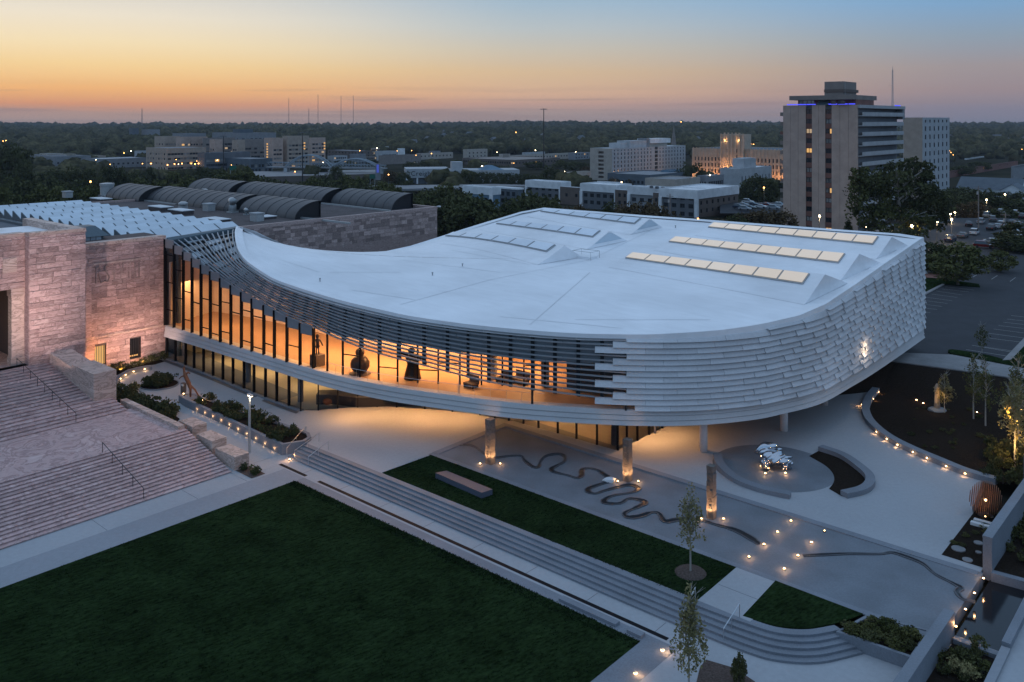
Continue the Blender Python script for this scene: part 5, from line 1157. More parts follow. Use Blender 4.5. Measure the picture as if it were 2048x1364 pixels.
# ---- long dormitory slab --------------------------------------------------
b = Bld('dormitory', 'long pale dormitory slab with a grid of narrow windows and open end balconies', 'apartment block', 1224, 590, 1180, 1371, 297, -12)
b.face('r', 'lgrey', 23, 9, ww=1.15, wh=1.7, zb=5.2, pitch=2.78, mx=1.0, lit=.0, dep=.3, skip=lambda i, j: i in (12, 13)); b.back('lgrey'); b.roof('wht', .4, mp='lgrey')
b.face('l', 'beige', 1, 8, ww=4.6, wh=1.6, zb=6.2, pitch=2.78, mx=.5, dep=1.2, win=[M['brown']], lit=0.0)
for j in range(8): m = MB(); o = b.c+b.dr*b.Lr*.555; m.prism([o, o+b.dr*3.6, o+b.dr*3.6-b.dl*.12, o-b.dl*.12], b.z0+4.3+2.78*j, b.z0+6.3+2.78*j); m.build('stair_window', M['wdark'], b.t)
def rtop(b, f0, f1, g0, g1, h, mt, name='roof_plant', z=None):
    z = b.z1 if z is None else z; p = lambda f, g: b.c+b.dr*b.Lr*f+b.dl*b.Ll*g; q = MB(); q.prism([p(f0, g0), p(f1, g0), p(f1, g1), p(f0, g1)], z-.3, z+h); return q.build(name, M[mt], b.t)
rtop(b, .18, .30, .3, .8, 3.2, 'lgrey'); rtop(b, .28, .52, .2, .8, 4.6, 'lgrey'); rtop(b, .50, .54, .2, .6, 6, 'grey'); rtop(b, .56, .82, .3, .7, 2.6, 'beige'); rtop(b, .55, .84, .2, .8, 3.0, 'wht', 'canopy', b.z1+2.7-0)
# ---- church spire -----------------------------------------------------------
p = Vector(((1347.5-U0)*800/F, 800, 0)); t = thing('church_spire', 'slender pointed church spire rising behind the dormitory slab', 'spire', (p.x, p.y, -8))
zb = H-(293-VH)*800/F; m = MB(); m.obox(p, E2, E1, 2.2, 2.2, -10, zb); m.build('tower', M['taupe'], t)
m = MB(); m.lathe([(2.6, 0), (1.9, 6), (.9, 13), (.12, 19.5)], (p.x, p.y, zb), 8); m.build('spire', M['taupe'], t)
for q in range(4): d = (E1, E2, -E1, -E2)[q]; m = MB(); m.lathe([(.5, 0), (.05, 5)], p+d*2.2+ZU*zb, 6); m.build('pinnacle', M['taupe'], t)
m = MB(); m.tube([p+ZU*(zb+19), p+ZU*(zb+21.5)], .12, 4); m.build('cross', M['dgrey'], t)
# ---- floodlit art deco school ---------------------------------------------
b = Bld('stone_school', 'floodlit sand coloured stone school with a square crenellated central tower', 'school', 1640, 560, 1384, 1700, 302, -12)
b.face('l', 'sand', 34, 4, ww=1.0, wh=2.6, zb=5.5, pitch=4.1, mx=1.2, dep=.4, lit=.01); b.face('r', 'sand'); b.back('sand'); b.roof('slate', .3, mp='sand')
Ls = b.Ll; Us = -b.dl; Ps = b.c+b.dl*b.Ll; Ns = Vector((Us.y, -Us.x, 0))
for i in range(35):
    x = 1.2+(Ls-2.4)*i/34; m = MB(); m.prism([Ps+Us*(x-.22), Ps+Us*(x+.22), Ps+Us*(x+.22)+Ns*.45, Ps+Us*(x-.22)+Ns*.45], b.z0, b.z1+.7); m.build('pier', M['sand'], b.t)
def xs_(u): return b.Ll-solve_len(b.c, b.dl, u)
x0, x1 = xs_(1444.5), xs_(1489); zt_ = H-(274-VH)*(b.c.y+20)/F+1.5
tw_ = MB(); tw_.prism([Ps+Us*x0+Ns*1.6, Ps+Us*x1+Ns*1.6, Ps+Us*x1-Ns*10, Ps+Us*x0-Ns*10], b.z0, zt_); tw = tw_.build('tower', M['sand'], b.t)
for i in range(7):
    x = x0+(x1-x0)*i/6; m = MB(); m.prism([Ps+Us*(x-.45)+Ns*1.5, Ps+Us*(x+.45)+Ns*1.5, Ps+Us*(x+.45)+Ns*2.3, Ps+Us*(x-.45)+Ns*2.3], b.z0, zt_+(1.1 if i % 6 else .4)); m.build('buttress', M['sand'], tw)
for i in range(3):
    x = x0+(x1-x0)*(i+1.5)/5
    for j in range(5): m = MB(); m.prism([Ps+Us*(x-.5)+Ns*1.55, Ps+Us*(x+.5)+Ns*1.55, Ps+Us*(x+.5)+Ns*1.68, Ps+Us*(x-.5)+Ns*1.68], b.z0+6+j*4.2, b.z0+8.4+j*4.2); m.build('window', M['wdark'], tw)
for i in range(0, 35, 3):
    x = 1.2+(Ls-2.4)*i/34; p = Ps+Us*x+Ns*4.5; plight('school_floodlight', (p.x, p.y, -5.5), 1100, (1, .46, .16), .3, b.t)
for f in (.2, .8):
    p = Ps+Us*(x0+(x1-x0)*f)+Ns*6; plight('school_floodlight', (p.x, p.y, 1.5), 1100, (1, .48, .18), .3, b.t)
    p = Ps+Us*(x0+(x1-x0)*f)+Ns*2.7; plight('school_floodlight', (p.x, p.y, zt_-4.2), 260, (1, .58, .24), .2, b.t)
p = Ps+Us*(x0+(x1-x0)*.5)+Ns*3; plight('school_floodlight', (p.x, p.y, b.z0+11), 700, (1, .56, .22), .3, b.t)
# ---- low white block in front of the school ---------------------------------
b = simple('white_block', 'low white office block with tall dark window slots before the floodlit school', 'office block', 1479, 480, 1440, 1543, 337.5, 'lgrey', 'wht', (0, 0), (9, 1), z0=-10, ww=1.1, wh=4.2, zb=9.8)
rtop(b, .25, .62, .2, .8, 5.2, 'lgrey')
simple('office_block', 'low grey flat roofed building with glass upper floor left of the white block', 'office block', 1415, 430, 1395, 1448, 352, 'grey', 'lgrey', (3, 1), (8, 1), z0=-9, ww=1.6, wh=2.2, zb=10.5)
simple('office_block', 'wide flat roofed grey building in front of the dormitory slab', 'office block', 1300, 470, 1215, 1372, 350, 'slate', 'grey', (10, 1), (6, 1), z0=-9, ww=1.6, wh=1.6, zb=8.2)
simple('office_block', 'small dark glass annex standing on the roofs beside the dormitory', 'office block', 1340, 500, 1322, 1362, 341, 'bluer', 'grey', (0, 0), (4, 1), z0=-9, ww=1.5, wh=2, zb=16)
# ---- modern apartment row ----------------------------------------------------
def aptmod(uc, Y, ul, ur, vtop, frame, infill, nl, nr, t, z0=-6, lit=.03):
    b = Bld('', '', '', uc, Y, ul, ur, vtop, z0, thing_=t); 
    b.face('l', infill, nl, 3, ww=2.0, wh=1.6, zb=3.2, pitch=3.05, mx=.8, lit=lit, frame=True, name='infill_wall', dep=.2) if nl else b.face('l', infill)
    b.face('r', 'brown' if ur > 1400 else infill, nr, 3, ww=1.3, wh=1.5, zb=4.4, pitch=3.05, mx=1, lit=.06, frame=True, name='infill_wall', dep=.2) if nr else b.face('r', infill)
    P = b.plan(.35); m = MB(); m.prism(P, b.z1-2.9, b.z1); m.build('white_crown', M['wht'], t)
    for q in (b.c+b.dl*.1-b.dr*.2, b.c+b.dl*(b.Ll-.4)-b.dr*.2): m = MB(); m.obox(q, b.dl, b.dr, .7, .5, z0, b.z1-2.9); m.build('white_pier', M['wht'], t)
    m = MB(); m.prism(b.plan(-.1), b.z1+.01, b.z1+.05); m.build('roof', M['wht'], t)
    m = MB(); m.wall(b.plan(.15), .3, b.z1, b.z1+.45, True); m.build('parapet', M['wht'], t); b.back(infill); return b
ap = thing('apartment_row', 'long row of modern white and grey flat roofed apartments behind the pavilion', 'apartment block', (70, 330, -6))
for uc, Y, ul, ur, vt, inf, nl, nr in ((1394, 330, 1320, 1476, 383, 'dgrey', 4, 7), (1311, 354, 1257, 1324, 377, 'grey', 3, 0), (1233, 372, 1162, 1262, 372.5, 'dgrey', 5, 0), (1122, 410, 1052, 1140, 366, 'dgrey', 5, 3)):
    aptmod(uc, Y, ul, ur, vt, 'lgrey', inf, nl, nr, ap)
for uc, Y, ul, ur, vt, inf in ((1324, 344, 1306, 1330, 386, 'brown'), (1259, 364, 1230, 1268, 381, 'brown'), (1166, 398, 1120, 1175, 376, 'brown')):
    b = Bld('', '', '', uc, Y, ul, ur, vt, -6, thing_=ap); b.face('l', inf, 2, 3, ww=1.3, wh=1.5, zb=4.4, pitch=3.05, frame=True, lit=0, name='link_wall'); m = MB(); m.prism(b.plan(), b.z1-.1, b.z1); m.build('link_roof', M['lgrey'], ap)
for (u0, v0, u1, v1, Y, hh) in ((1294, 372, 1366, 372, 366, 2.6), (1366, 375, 1412, 380, 350, 2.4), (1195, 363, 1242, 364, 398, 2.2), (1064, 362, 1110, 361, 430, 2)):
    p = Vector(((u0-U0)*Y/F, Y, 0)); q = p+E2*solve_len(p, E2, u1); z = H-(v0-VH)*Y/F; m = MB(); m.wall([p, q], .4, z-hh, z+.3); m.build('roof_screen', M['wht'], ap)
for i, (u, v) in enumerate([(1303, 374), (1314, 375), (1326, 376), (1339, 377), (1345, 377.5), (1354, 378), (1212, 368), (1220, 368), (1228, 368.5), (1166, 367), (1085, 364), (1093, 364)]):
    Y = 352 if u > 1290 else (392 if u > 1180 else 425); p = D(u, v, Y); t = thing('air_conditioner', 'small boxy air conditioner on the %s apartment roof, %s of its row' % ('right' if u > 1290 else 'middle' if u > 1160 else 'left', ordn(i if i < 6 else i-6 if i < 10 else i-10)), 'air conditioner', (p.x, p.y, p.z), 'air conditioners on the apartment roofs')
    m = MB(); m.obox(p, E2, E1, .55, .5, p.z-.5, p.z+.45); m.build('housing', M['dgrey'], t); m = MB(); m.lathe([(.35, .45), (.35, .52)], p, 8); m.build('fan', M['dark'], t)
ap2 = thing('apartment_block', 'smaller white and glass apartment block left of the long row among trees', 'apartment block', (-20, 380, -7))
aptmod(983, 380, 927, 1000, 377, 'lgrey', 'bluer', 3, 0, ap2, -8)
b = Bld('', '', '', 1036, 392, 986, 1046, 377, -8, thing_=ap2); b.face('l', 'slate', 4, 3, ww=2.0, wh=2.0, zb=4.4, pitch=3.2, frame=True, lit=.12, name='infill_wall'); b.face('r', 'slate'); m = MB(); m.prism(b.plan(.3), b.z1-.6, b.z1+.1); m.build('roof', M['wht'], ap2)
# ---- the college gym with its name --------------------------------------------
b = Bld('college_hall', 'long white college hall with dark letters on its fascia and open bays below', 'college building', 806, 560, 800, 960, 339, -10)
zf = b.z1
cA = Vector(((812-U0)*560/F, 560, 0))
dirf = Vector((.985, .17, 0)); LF = solve_len(cA, dirf, 899)
nf = Vector((dirf.y, -dirf.x, 0)); dk = -nf
z0f, z1f = H-(356-VH)*560/F, H-(338-VH)*560/F
m = MB(); m.prism([cA, cA+dirf*LF, cA+dirf*LF+dk*24, cA+dk*24], z0f, z1f); m.build('fascia', M['lgrey'], b.t)
m = MB(); m.prism([cA+dk*2, cA+dirf*LF+dk*2, cA+dirf*LF+dk*24, cA+dk*24], b.z0, z0f); m.build('recess_wall', M['dgrey'], b.t)
for q in range(5): c = cA+dirf*(LF*q/4.2+.6); m = MB(); m.obox(c+dk*.6, dirf, nf, .5, .5, b.z0, z0f+.1); m.build('pier', M['wht'], b.t)
m = MB(); m.prism([cA+dirf*LF, cA+dirf*(LF+46), cA+dirf*(LF+46)+dk*24, cA+dirf*LF+dk*24], b.z0, z1f-1.2); m.build('long_wall', M['lgrey'], b.t)
m = MB(); m.prism([cA+dirf*(LF+2)+dk*4, cA+dirf*(LF+9)+dk*4, cA+dirf*(LF+9)+dk*14, cA+dirf*(LF+2)+dk*14], z1f-1.3, z1f+4); m.build('stair_block', M['lgrey'], b.t)
m = MB(); m.hexa([cA+dirf*(LF+20)+dk*1+ZU*(z1f-1.2), cA+dirf*(LF+36)+dk*1+ZU*(z1f-1.2), cA+dirf*(LF+36)+dk*14+ZU*(z1f-1.2), cA+dirf*(LF+20)+dk*14+ZU*(z1f-1.2)], [cA+dirf*(LF+25)+dk*6+ZU*(z1f+1.6), cA+dirf*(LF+29)+dk*6+ZU*(z1f+1.6), cA+dirf*(LF+29)+dk*9+ZU*(z1f+1.6), cA+dirf*(LF+25)+dk*9+ZU*(z1f+1.6)]); m.build('skylight_roof', M['bluer'], b.t)
def lettering(txt, p, dirv, size, mt, parent, name='lettering'):
    cu = bpy.data.curves.new(name, 'FONT'); cu.body = txt; cu.size = size; cu.extrude = .08; cu.space_character = 1.12
    o = bpy.data.objects.new(name, cu); tmp = o; C.objects.link(tmp); dg = bpy.context.evaluated_depsgraph_get(); me = bpy.data.meshes.new_from_object(tmp.evaluated_get(dg)); bpy.data.objects.remove(tmp)
    me.materials.clear(); me.materials.append(mt); o = bpy.data.objects.new(name, me); link(o, parent, Vector(p)-org(parent)); o.rotation_euler = (math.radians(90), 0, math.atan2(dirv.y, dirv.x)); return o
pz = H-(351.5-VH)*560/F
lettering('Creighton', cA+dirf*LF*.11+nf*.12+ZU*pz, dirf, 4.2, M['dark'], b.t)
lettering('UNIVERSITY', cA+dirf*LF*.74+nf*.12+ZU*(pz-1.6), dirf, 1.5, M['dark'], b.t)
# ---- hospital ------------------------------------------------------------------
hp = thing('hospital', 'sprawling beige hospital of stepped blocks with window bands below the hills', 'hospital', (-300, 740, -9))
def hb_(uc, Y, ul, ur, vt, mt, nl, nr, rows, ww=2.2, wh=1.6, pitch=3.6, zb=5, lit=.05, rf='grey', mx=1.2):
    b = Bld('', '', '', uc, Y, ul, ur, vt, -12, thing_=hp); b.face('l', mt, nl, rows if nl else 0, ww=ww, wh=wh, zb=zb, pitch=pitch, lit=lit, mx=mx, win=[M['wdark'], M['wcurt']]); b.face('r', mt, nr, rows if nr else 0, ww=ww*1.3, wh=wh, zb=zb, pitch=pitch, lit=lit, mx=mx, win=[M['wdark'], M['wdark'], M['wcurt']]); b.roof(rf, .3, mp=mt); b.back(mt); return b
hb_(333, 720, 292, 412, 296.5, 'tan2', 7, 12, 4, pitch=3.9, lit=.03)
hb_(329, 790, 309, 360, 273, 'tan2', 3, 5, 6)
hb_(362, 775, 352, 415, 274, 'tan', 1, 9, 6, ww=2.6)
hb_(430, 750, 419, 445, 279, 'tan', 2, 0, 5); hb_(410, 780, 405, 470, 276, 'taupe', 0, 9, 6, ww=2.4)
hb_(475, 745, 464, 490, 280.5, 'tan2', 2, 0, 5); hb_(488, 775, 470, 540, 279, 'taupe', 2, 8, 5)
hb_(545, 740, 528, 566, 276, 'tan', 0, 3, 5); hb_(575, 750, 565, 618, 272, 'tan2', 0, 6, 6); hb_(622, 790, 616, 651, 275.5, 'tan', 0, 4, 6)
hb_(410, 700, 395, 500, 306, 'dgrey', 0, 10, 3, ww=3, wh=2, lit=.04); hb_(500, 690, 440, 545, 318, 'slate', 8, 6, 2, ww=3, wh=2.4, lit=.0)
hb_(480, 830, 424, 552, 266, 'grey', 7, 8, 7, rf='slate'); hb_(480, 860, 466, 506, 258.5, 'slate', 0, 0, 0); hb_(370, 840, 345, 412, 267, 'grey', 0, 6, 7)
for q in range(4): p = hp; u = 341+q*18; c = D(u, 303, 708); m = MB(); m.lathe([(3.1, 0), (3.1, .5)], (0, 0, 0), 12); 
for u0, v0, n in ((534.5, 288, 6), (609, 286, 3), (649, 286, 3)):
    for q in range(n): c = D(u0, v0+q*(5.2 if n == 6 else 5.6), 728 if u0 < 600 else 738); m = MB(); m.obox(c, E2, E1, .9, .15, c.z-.6, c.z+.6); m.build('stair_window', M['wlit'], hp)
for u, v in ((302, 327), (335, 330), (349, 328), (364, 327), (390, 328), (397, 327), (504, 322)): c = D(u, v, 705); plight('entrance_light', (c.x, c.y, c.z), 900, (1, .5, .2), .4, hp); m = MB(); m.ico(c, .42, 1); m.build('lamp_globe', M['bulbo'], hp)
# ---- long low blocks in the valley ---------------------------------------------
for a in [('factory', 'long flat grey brown block in front of the wooded hill, right of the hospital', 716, 900, 655, 745, 302, 'brown', 'grey', (9, 2), (2, 2)), ('warehouse', 'broad windowless grey brown hall under a small white box', 760, 800, 757, 842, 311, 'taupe', 'dgrey', (0, 0), (0, 0)),
          ('rooftop_box', 'bright white box standing up behind the broad windowless hall', 800, 850, 795, 810, 297, 'wht', 'wht', (0, 0), (0, 0)), ('low_block', 'low cream building with lit windows left of the stepped cream block', 838, 900, 832, 906, 307, 'beige', 'lgrey', (0, 0), (9, 2)),
          ('low_block', 'stepped cream block with a plant tower among the valley roofs', 934, 900, 926, 975, 299, 'beige', 'grey', (0, 0), (5, 2)), ('low_block', 'long cream flat roofed block with one dark window band near the light mast', 1030, 860, 1020, 1180, 311, 'beige', 'lgrey', (0, 0), (26, 2)),
          ('low_block', 'upper pale storey stepping up over the long cream block', 1050, 920, 1044, 1090, 305, 'lgrey', 'lgrey', (0, 0), (5, 1)), ('warehouse', 'long bright white roofed warehouse behind the light mast', 1115, 1000, 1110, 1180, 301, 'wht', 'wht', (0, 0), (0, 0)),
          ('brown_block', 'long brown and glass office block between the college hall and the cream block', 1028, 760, 924, 1120, 320, 'brown', 'taupe', (22, 2), (14, 2)), ('shed', 'low grey roofed sheds left of the hospital', 110, 760, 50, 182, 313, 'grey', 'slate', (0, 0), (8, 1)),
          ('shed', 'long low pale roofed shed joining the hospital at left', 200, 740, 170, 292, 318, 'grey', 'lgrey', (0, 0), (9, 1)), ('low_block', 'small pale block on the wooded hill above the hospital', 300, 1500, 283, 320, 259, 'grey', 'lgrey', (0, 0), (4, 1)),
          ('low_block', 'tiny grey block left of the pale one on the wooded hill', 265, 1500, 258, 278, 256, 'slate', 'grey', (0, 0), (0, 0)), ('parking_deck', 'low open sided parking deck running left from the dormitory end', 1125, 560, 1112, 1182, 346, 'beige', 'road', (0, 0), (10, 1)),
          ('blue_hall', 'long low hall with a blue metal roof behind the pale tower', 1900, 620, 1893, 2036, 343, 'brick', 'bluer', (0, 0), (8, 1)), ('white_shed', 'long white shed beside the playing field at far right', 1932, 900, 1929, 1978, 317, 'wht', 'lgrey', (0, 0), (0, 0)),
          ('grey_block', 'plain grey hall wall at the right edge beside the slate roof', 2026, 520, 2022, 2090, 333, 'grey', 'slate', (0, 0), (0, 0)), ('low_block', 'cream flat roofed block with rooftop plant behind the apartment roofs', 1350, 400, 1290, 1400, 359, 'beige', 'grey', (0, 0), (0, 0))]:
    name, lab, uc, Y, ul, ur, vt, mt, rf, l, r_ = a; bb_ = simple(name, lab, 'shed' if 'shed' in name or 'ware' in name else 'building', uc, Y, ul, ur, vt, mt, rf, l, r_, ww=1.8, wh=1.5, zb=5, pitch=3.4)
rn = random.Random(31); lb = sorted([(rn.uniform(660, 1180), rn.uniform(780, 1080)) for i in range(12)]+[(rn.uniform(40, 290), rn.uniform(760, 950)) for i in range(4)])
for i, (u, Y) in enumerate(lb):
    z0_ = gz((u-U0)*Y/F, Y); hgt = rn.uniform(5, 11); vt = VH+(H-z0_-hgt)*F/Y; wd_ = rn.uniform(14, 34)
    simple('low_block', 'small flat roofed block in the valley beyond the highway, %s from the left' % ordn(i), 'building', u, Y, u-wd_*.4, u+wd_, vt, rn.choice(('beige', 'taupe', 'grey', 'tan2', 'lgrey')), rn.choice(('lgrey', 'grey', 'wht', 'slate')), (0, 0), (rn.randint(4, 9), 2), ww=1.8, wh=1.4, zb=3.6, pitch=3.3, lit=.10, rn=rn, z0=z0_-1.5)
def gable(label, p, L, Wd, h, rh, rz, wall, roof, z0=None, group=None, name='house', win=True):
    z0 = gz(p[0], p[1])-1 if z0 is None else z0; t = thing(name, label, 'house', (p[0], p[1], z0), group); ux = Vector((math.cos(rz), math.sin(rz), 0)); uy = Vector((-ux.y, ux.x, 0)); c = Vector((p[0], p[1], 0))
    q = lambda x, y, z: tuple(c+ux*x+uy*y+ZU*(z0+z)); m = MB(); a, w2 = L/2, Wd/2
    m.quad(q(-a, -w2, 0), q(a, -w2, 0), q(a, -w2, h), q(-a, -w2, h)); m.quad(q(a, w2, 0), q(-a, w2, 0), q(-a, w2, h), q(a, w2, h)); m.quad(q(a, -w2, 0), q(a, w2, 0), q(a, w2, h), q(a, 0, h+rh), q(a, -w2, h)); m.quad(q(-a, w2, 0), q(-a, -w2, 0), q(-a, -w2, h), q(-a, 0, h+rh), q(-a, w2, h)); m.build('wall', M[wall], t)
    m = MB(); e = .5; m.quad(q(-a-e, -w2-e, h-.25), q(a+e, -w2-e, h-.25), q(a+e, 0, h+rh+.1), q(-a-e, 0, h+rh+.1)); m.quad(q(a+e, w2+e, h-.25), q(-a-e, w2+e, h-.25), q(-a-e, 0, h+rh+.1), q(a+e, 0, h+rh+.1)); m.build('roof', M[roof], t)
    if win:
        for x in (-.25, .25): m = MB(); m.quad(q(-a-.03, w2*x*2-.5, h*.35), q(-a-.03, w2*x*2+.5, h*.35), q(-a-.03, w2*x*2+.5, h*.35+1.2), q(-a-.03, w2*x*2-.5, h*.35+1.2)); m.build('window', M['wdark'], t)
    return t
p = D(1985, 372, 470); gable('big hall with a broad slate roof and white gable at far right', (p.x, p.y), 30, 20, 5.5, 5.5, AE2, 'wht', 'slate', name='hall', z0=-9)
p = D(2030, 385, 430); gable('white gabled house with two small dark windows at the right edge', (p.x, p.y), 12, 10, 5.5, 3.2, AE1, 'wht', 'slate', z0=-7)
rn = random.Random(11)
hs_ = []
for i in range(24):
    u = rn.choice((rn.uniform(820, 1170), rn.uniform(1380, 1560), rn.uniform(1900, 2048), rn.uniform(740, 1170))); Y = rn.uniform(1150, 1900); x = (u-U0)*Y/F
    hs_.append((u, x, Y))
for i, (u, x, Y) in enumerate(sorted(hs_)):
    gable('small distant gabled house among hillside trees, %s from the left' % ordn(i), (x, Y), rn.uniform(9, 13), rn.uniform(7, 9), rn.uniform(4, 6), 3.4, rn.uniform(0, 3), rn.choice(('grey', 'taupe', 'grey', 'brown')), rn.choice(('slate', 'dgrey', 'dgrey')), group='far houses on the wooded hillside', win=False, z0=gz(x, Y)+4.5)
p = D(1762, 458, 236); gable('low brick service shed with pitched grey roof beside the beige tower', (p.x, p.y), 9, 6, 3, 1.6, AE1, 'brick', 'taupe', z0=-1, name='service_shed')
# ---- highway, arch bridge -------------------------------------------------------
def flat(name, m_, pts, z, kind='structure'): q = MB(); q.prism([(p[0], p[1]) for p in pts], z-1, z); return q.build(name, M[m_], kind=kind)
hz_ = -5.0
flat('highway', 'road', [G(500, 343, hz_), G(760, 339, hz_), G(760, 347, hz_), G(540, 354, hz_), G(500, 353, hz_)], hz_)
flat('highway', 'road', [G(700, 372, -4), G(1100, 366, -4), G(1100, 371, -4), G(700, 380, -4)], -4)
m = MB(); p, q = G(530, 356, hz_), G(775, 349.5, hz_); m.wall([p, q], .5, hz_-3, hz_+.9); m.build('highway_wall', M['brown'], kind='structure')
br = thing('arch_bridge', 'white twin arch bridge over the highway right of the hospital', 'bridge', G(570, 338, -6)); YB = 640
A_, B_, C_ = D(571, 333, YB), D(662, 334, YB-8), D(760, 338, YB-16); deckz = D(662, 334.5, YB-8).z
for k, (p, q, va) in enumerate(((A_, B_, 310), (B_, C_, 316.5))):
    for s_ in (0, 7):
        P = []; off = Vector((.08, 1, 0))*s_
        for i in range(17): t_ = i/16; c = p.lerp(q, t_); hgt = (H-(va-VH)*YB/F)-p.lerp(q, .5).z; P.append(c+off+ZU*hgt*(1-(2*t_-1)**2))
        m = MB(); m.tube(P, .55, 6); ar = m.build('arch', M['bridge'], br)
        for i in range(2, 15, 1): m = MB(); c = p.lerp(q, i/16)+off; m.tube([c, P[i]], .12, 4); m.build('hanger', M['bridge'], br)
m = MB(); pa, pb = D(535, 331.5, YB+4), D(770, 338.5, YB-17)
m.wall([pa+Vector((0, 3.5, 0)), pb+Vector((0, 3.5, 0))], 7, -.9+deckz, deckz-.2); m.build('deck', M['grey'], br)
for s_ in (0, 7):
    m = MB(); n_ = 40
    for i in range(n_): a = pa.lerp(pb, i/n_)+Vector((0, s_, 0)); c = pa.lerp(pb, (i+1)/n_)+Vector((0, s_, 0)); m.tube([a+ZU*(.1 if i % 2 else 2.6), c+ZU*(2.6 if i % 2 else .1)], .12, 4)
    m.tube([pa+Vector((0, s_, 2.6)), pb+Vector((0, s_, 2.6))], .15, 4); o = m.build('railing_truss', M['bridge'], br)
for p in (A_, B_, C_): m = MB(); m.obox(p+Vector((0, 3.5, 0)), Vector((1, 0, 0)), Vector((0, 1, 0)), 1.2, 4.2, -10, deckz-.9); m.build('pier', M['lgrey'], br)
p = D(756, 345, 600); t = thing('sign_tower', 'blue lit slab sign at the right end of the arch bridge', 'sign', (p.x, p.y, -9)); m = MB(); m.obox(p, Vector((1, 0, 0)), Vector((0, 1, 0)), 1.6, 1, -9, H-(327-VH)*600/F); m.build('slab', M['grey'], t); m = MB(); m.obox(p-Vector((0, 1.1, 0)), Vector((1, 0, 0)), Vector((0, 1, 0)), .8, .05, p.z, H-(329-VH)*600/F); m.build('light_panel', emat('dim_blue', (.1, .16, .8), .5), t)
for k, (u, v, w_, lab) in enumerate(((745, 353, 3.4, 'green highway sign panel on a gantry below the arch bridge'), (466, 336, 4.0, 'green highway sign panel before the hospital trees'))):
    p = D(u, v, 520); t = thing('highway_sign', lab, 'road sign', (p.x, p.y, gz(p.x, 520)), 'green highway signs'); m = MB(); m.xbox(p.x-w_/2, p.x+w_/2, 520, 520.2, p.z-1.3, p.z+1.3); m.build('panel', mat('sign_green', (.01, .12, .08), .5), t)
    for sx in (-1, 1): m = MB(); m.tube([(p.x+sx*w_*.4, 520.3, gz(p.x, 520)-1), (p.x+sx*w_*.4, 520.3, p.z+1.2)], .12, 5); m.build('post', M['galv'], t)
# ---- masts -----------------------------------------------------------------------
def mast(label, u, vtop, Y, grp, dr_=1.1):
    x = (u-U0)*Y/F; z0 = gz(x, Y)-1; z1 = H-(vtop-VH)*Y/F; t = thing('light_mast', label, 'light mast', (x, Y, z0), grp); m = MB(); m.tube([(x, Y, z0), (x, Y, z1)], [.42, .22], 8); m.build('pole', M['dark'], t)
    m = MB(); m.lathe([(.2, -.3), (1.2, -.15), (1.2, .1), (.2, .25)], (x, Y, z1), 10); m.build('head_ring', M['dark'], t)
    for i in range(6): a = i*1.047; m = MB(); m.obox((x+math.cos(a)*1.7, Y+math.sin(a)*1.7, 0), Vector((math.cos(a), math.sin(a), 0)), Vector((-math.sin(a), math.cos(a), 0)), .5, .3, z1-.25, z1+.1); m.build('floodlight', M['dgrey'], t)
g_ = 'tall highway light masts'
mast('very tall dark light mast standing alone before the valley roofs', 1087.5, 218, 540, g_); mast('thin tall light mast in front of the hospital left wing', 447, 272, 560, g_); mast('thin tall light mast in front of the arch bridge', 605, 265, 560, g_)
g_ = 'thin radio masts on the horizon'
for i, (u, vt, lab) in enumerate(((284, 217, 'short lattice radio mast on the ridge at far left'), (577.5, 196, 'leftmost of the tall hair thin radio masts over the ridge'), (617.5, 217, 'shortest radio mast in the cluster over the ridge'), (636, 189, 'tall radio mast just right of the shortest mast'), (682, 191, 'second tall radio mast from the right end of the cluster'), (706.5, 190, 'rightmost of the tall radio masts over the ridge'))):
    Y = 3300; x = (u-U0)*Y/F; z0 = gz(x, Y); lattice('radio_mast', lab, (x, Y, z0), H-(vt-VH)*Y/F-z0, 2.4 if u < 300 or u == 617.5 else 1.1, g_, 14, r=.26 if u > 300 else .4, mt='taupe')
# ================================================================== courtyard, planter, sculpture garden
# long planter with recessed lights
LPZ = .95
def LPT(a): return .34+.75*min(1, max(0, (-6-a)/20))
def PTH(a): return LOW+.75*min(1, max(0, (-6.6-a)/11.6))+max(0, .75*(-18.5-a)/26.5)
pl = thing('long_planter', 'long granite planter with a row of recessed lights beside the stone stairs', 'planter', W(-12, 3.6, 0))
ring = [W(-6.4, 2.95), W(-5.6, 4.9), W(-6.0, 5.9), W(-7, 6.4), W(-8.4, 6.35), W(-12, 5.8), W(-17.3, 5.0), W(-22, 4.5), W(-25.6, 4.1), W(-27, 3.5), W(-26.8, 2.8), W(-25, 2.6)]
m = MB(); m.wall(resample(ring+[ring[0]], 1.2)[:-1], .38, lambda p: -1.3, lambda p: LPT(AB(p)[0]), True); m.build('wall', M['granite'], pl)
m = MB(); m.quad(*[(p.x, p.y, LPT(AB(p)[0])-.12) for p in ring]); m.build('soil', M['soil'], pl)
def recess_light(label, p, nrm, grp, e=10, glow=True, size=.06):
    t = thing('recessed_light', label, 'light', p, grp); n = Vector(nrm).normalized(); q = Vector(p); tn = Vector((-n.y, n.x, 0))
    m = MB(); m.obox(q, tn, n, size*2.0, .03, q.z-size, q.z+size); m.build('housing', M['dark'], t)
    m = MB(); m.obox(q+n*.03, tn, n, size*1.3, .03, q.z-size*.6, q.z+size*.6); m.build('lens', M['bulb'], t)
    if glow: plight('glow', q+n*.28-ZU*.05, e, (1, .52, .22), .04, t)
    return t
N2 = -E1
for i in range(10):
    a = -22.4+i*1.65; zz_ = PTH(a)+.42; recess_light('recessed wall light, %s from the courtyard end of the long planter' % ordn(i), W(a, 2.71+.27*(a+22.4)/16-.04, zz_), N2, 'recessed lights along the long planter', 5)
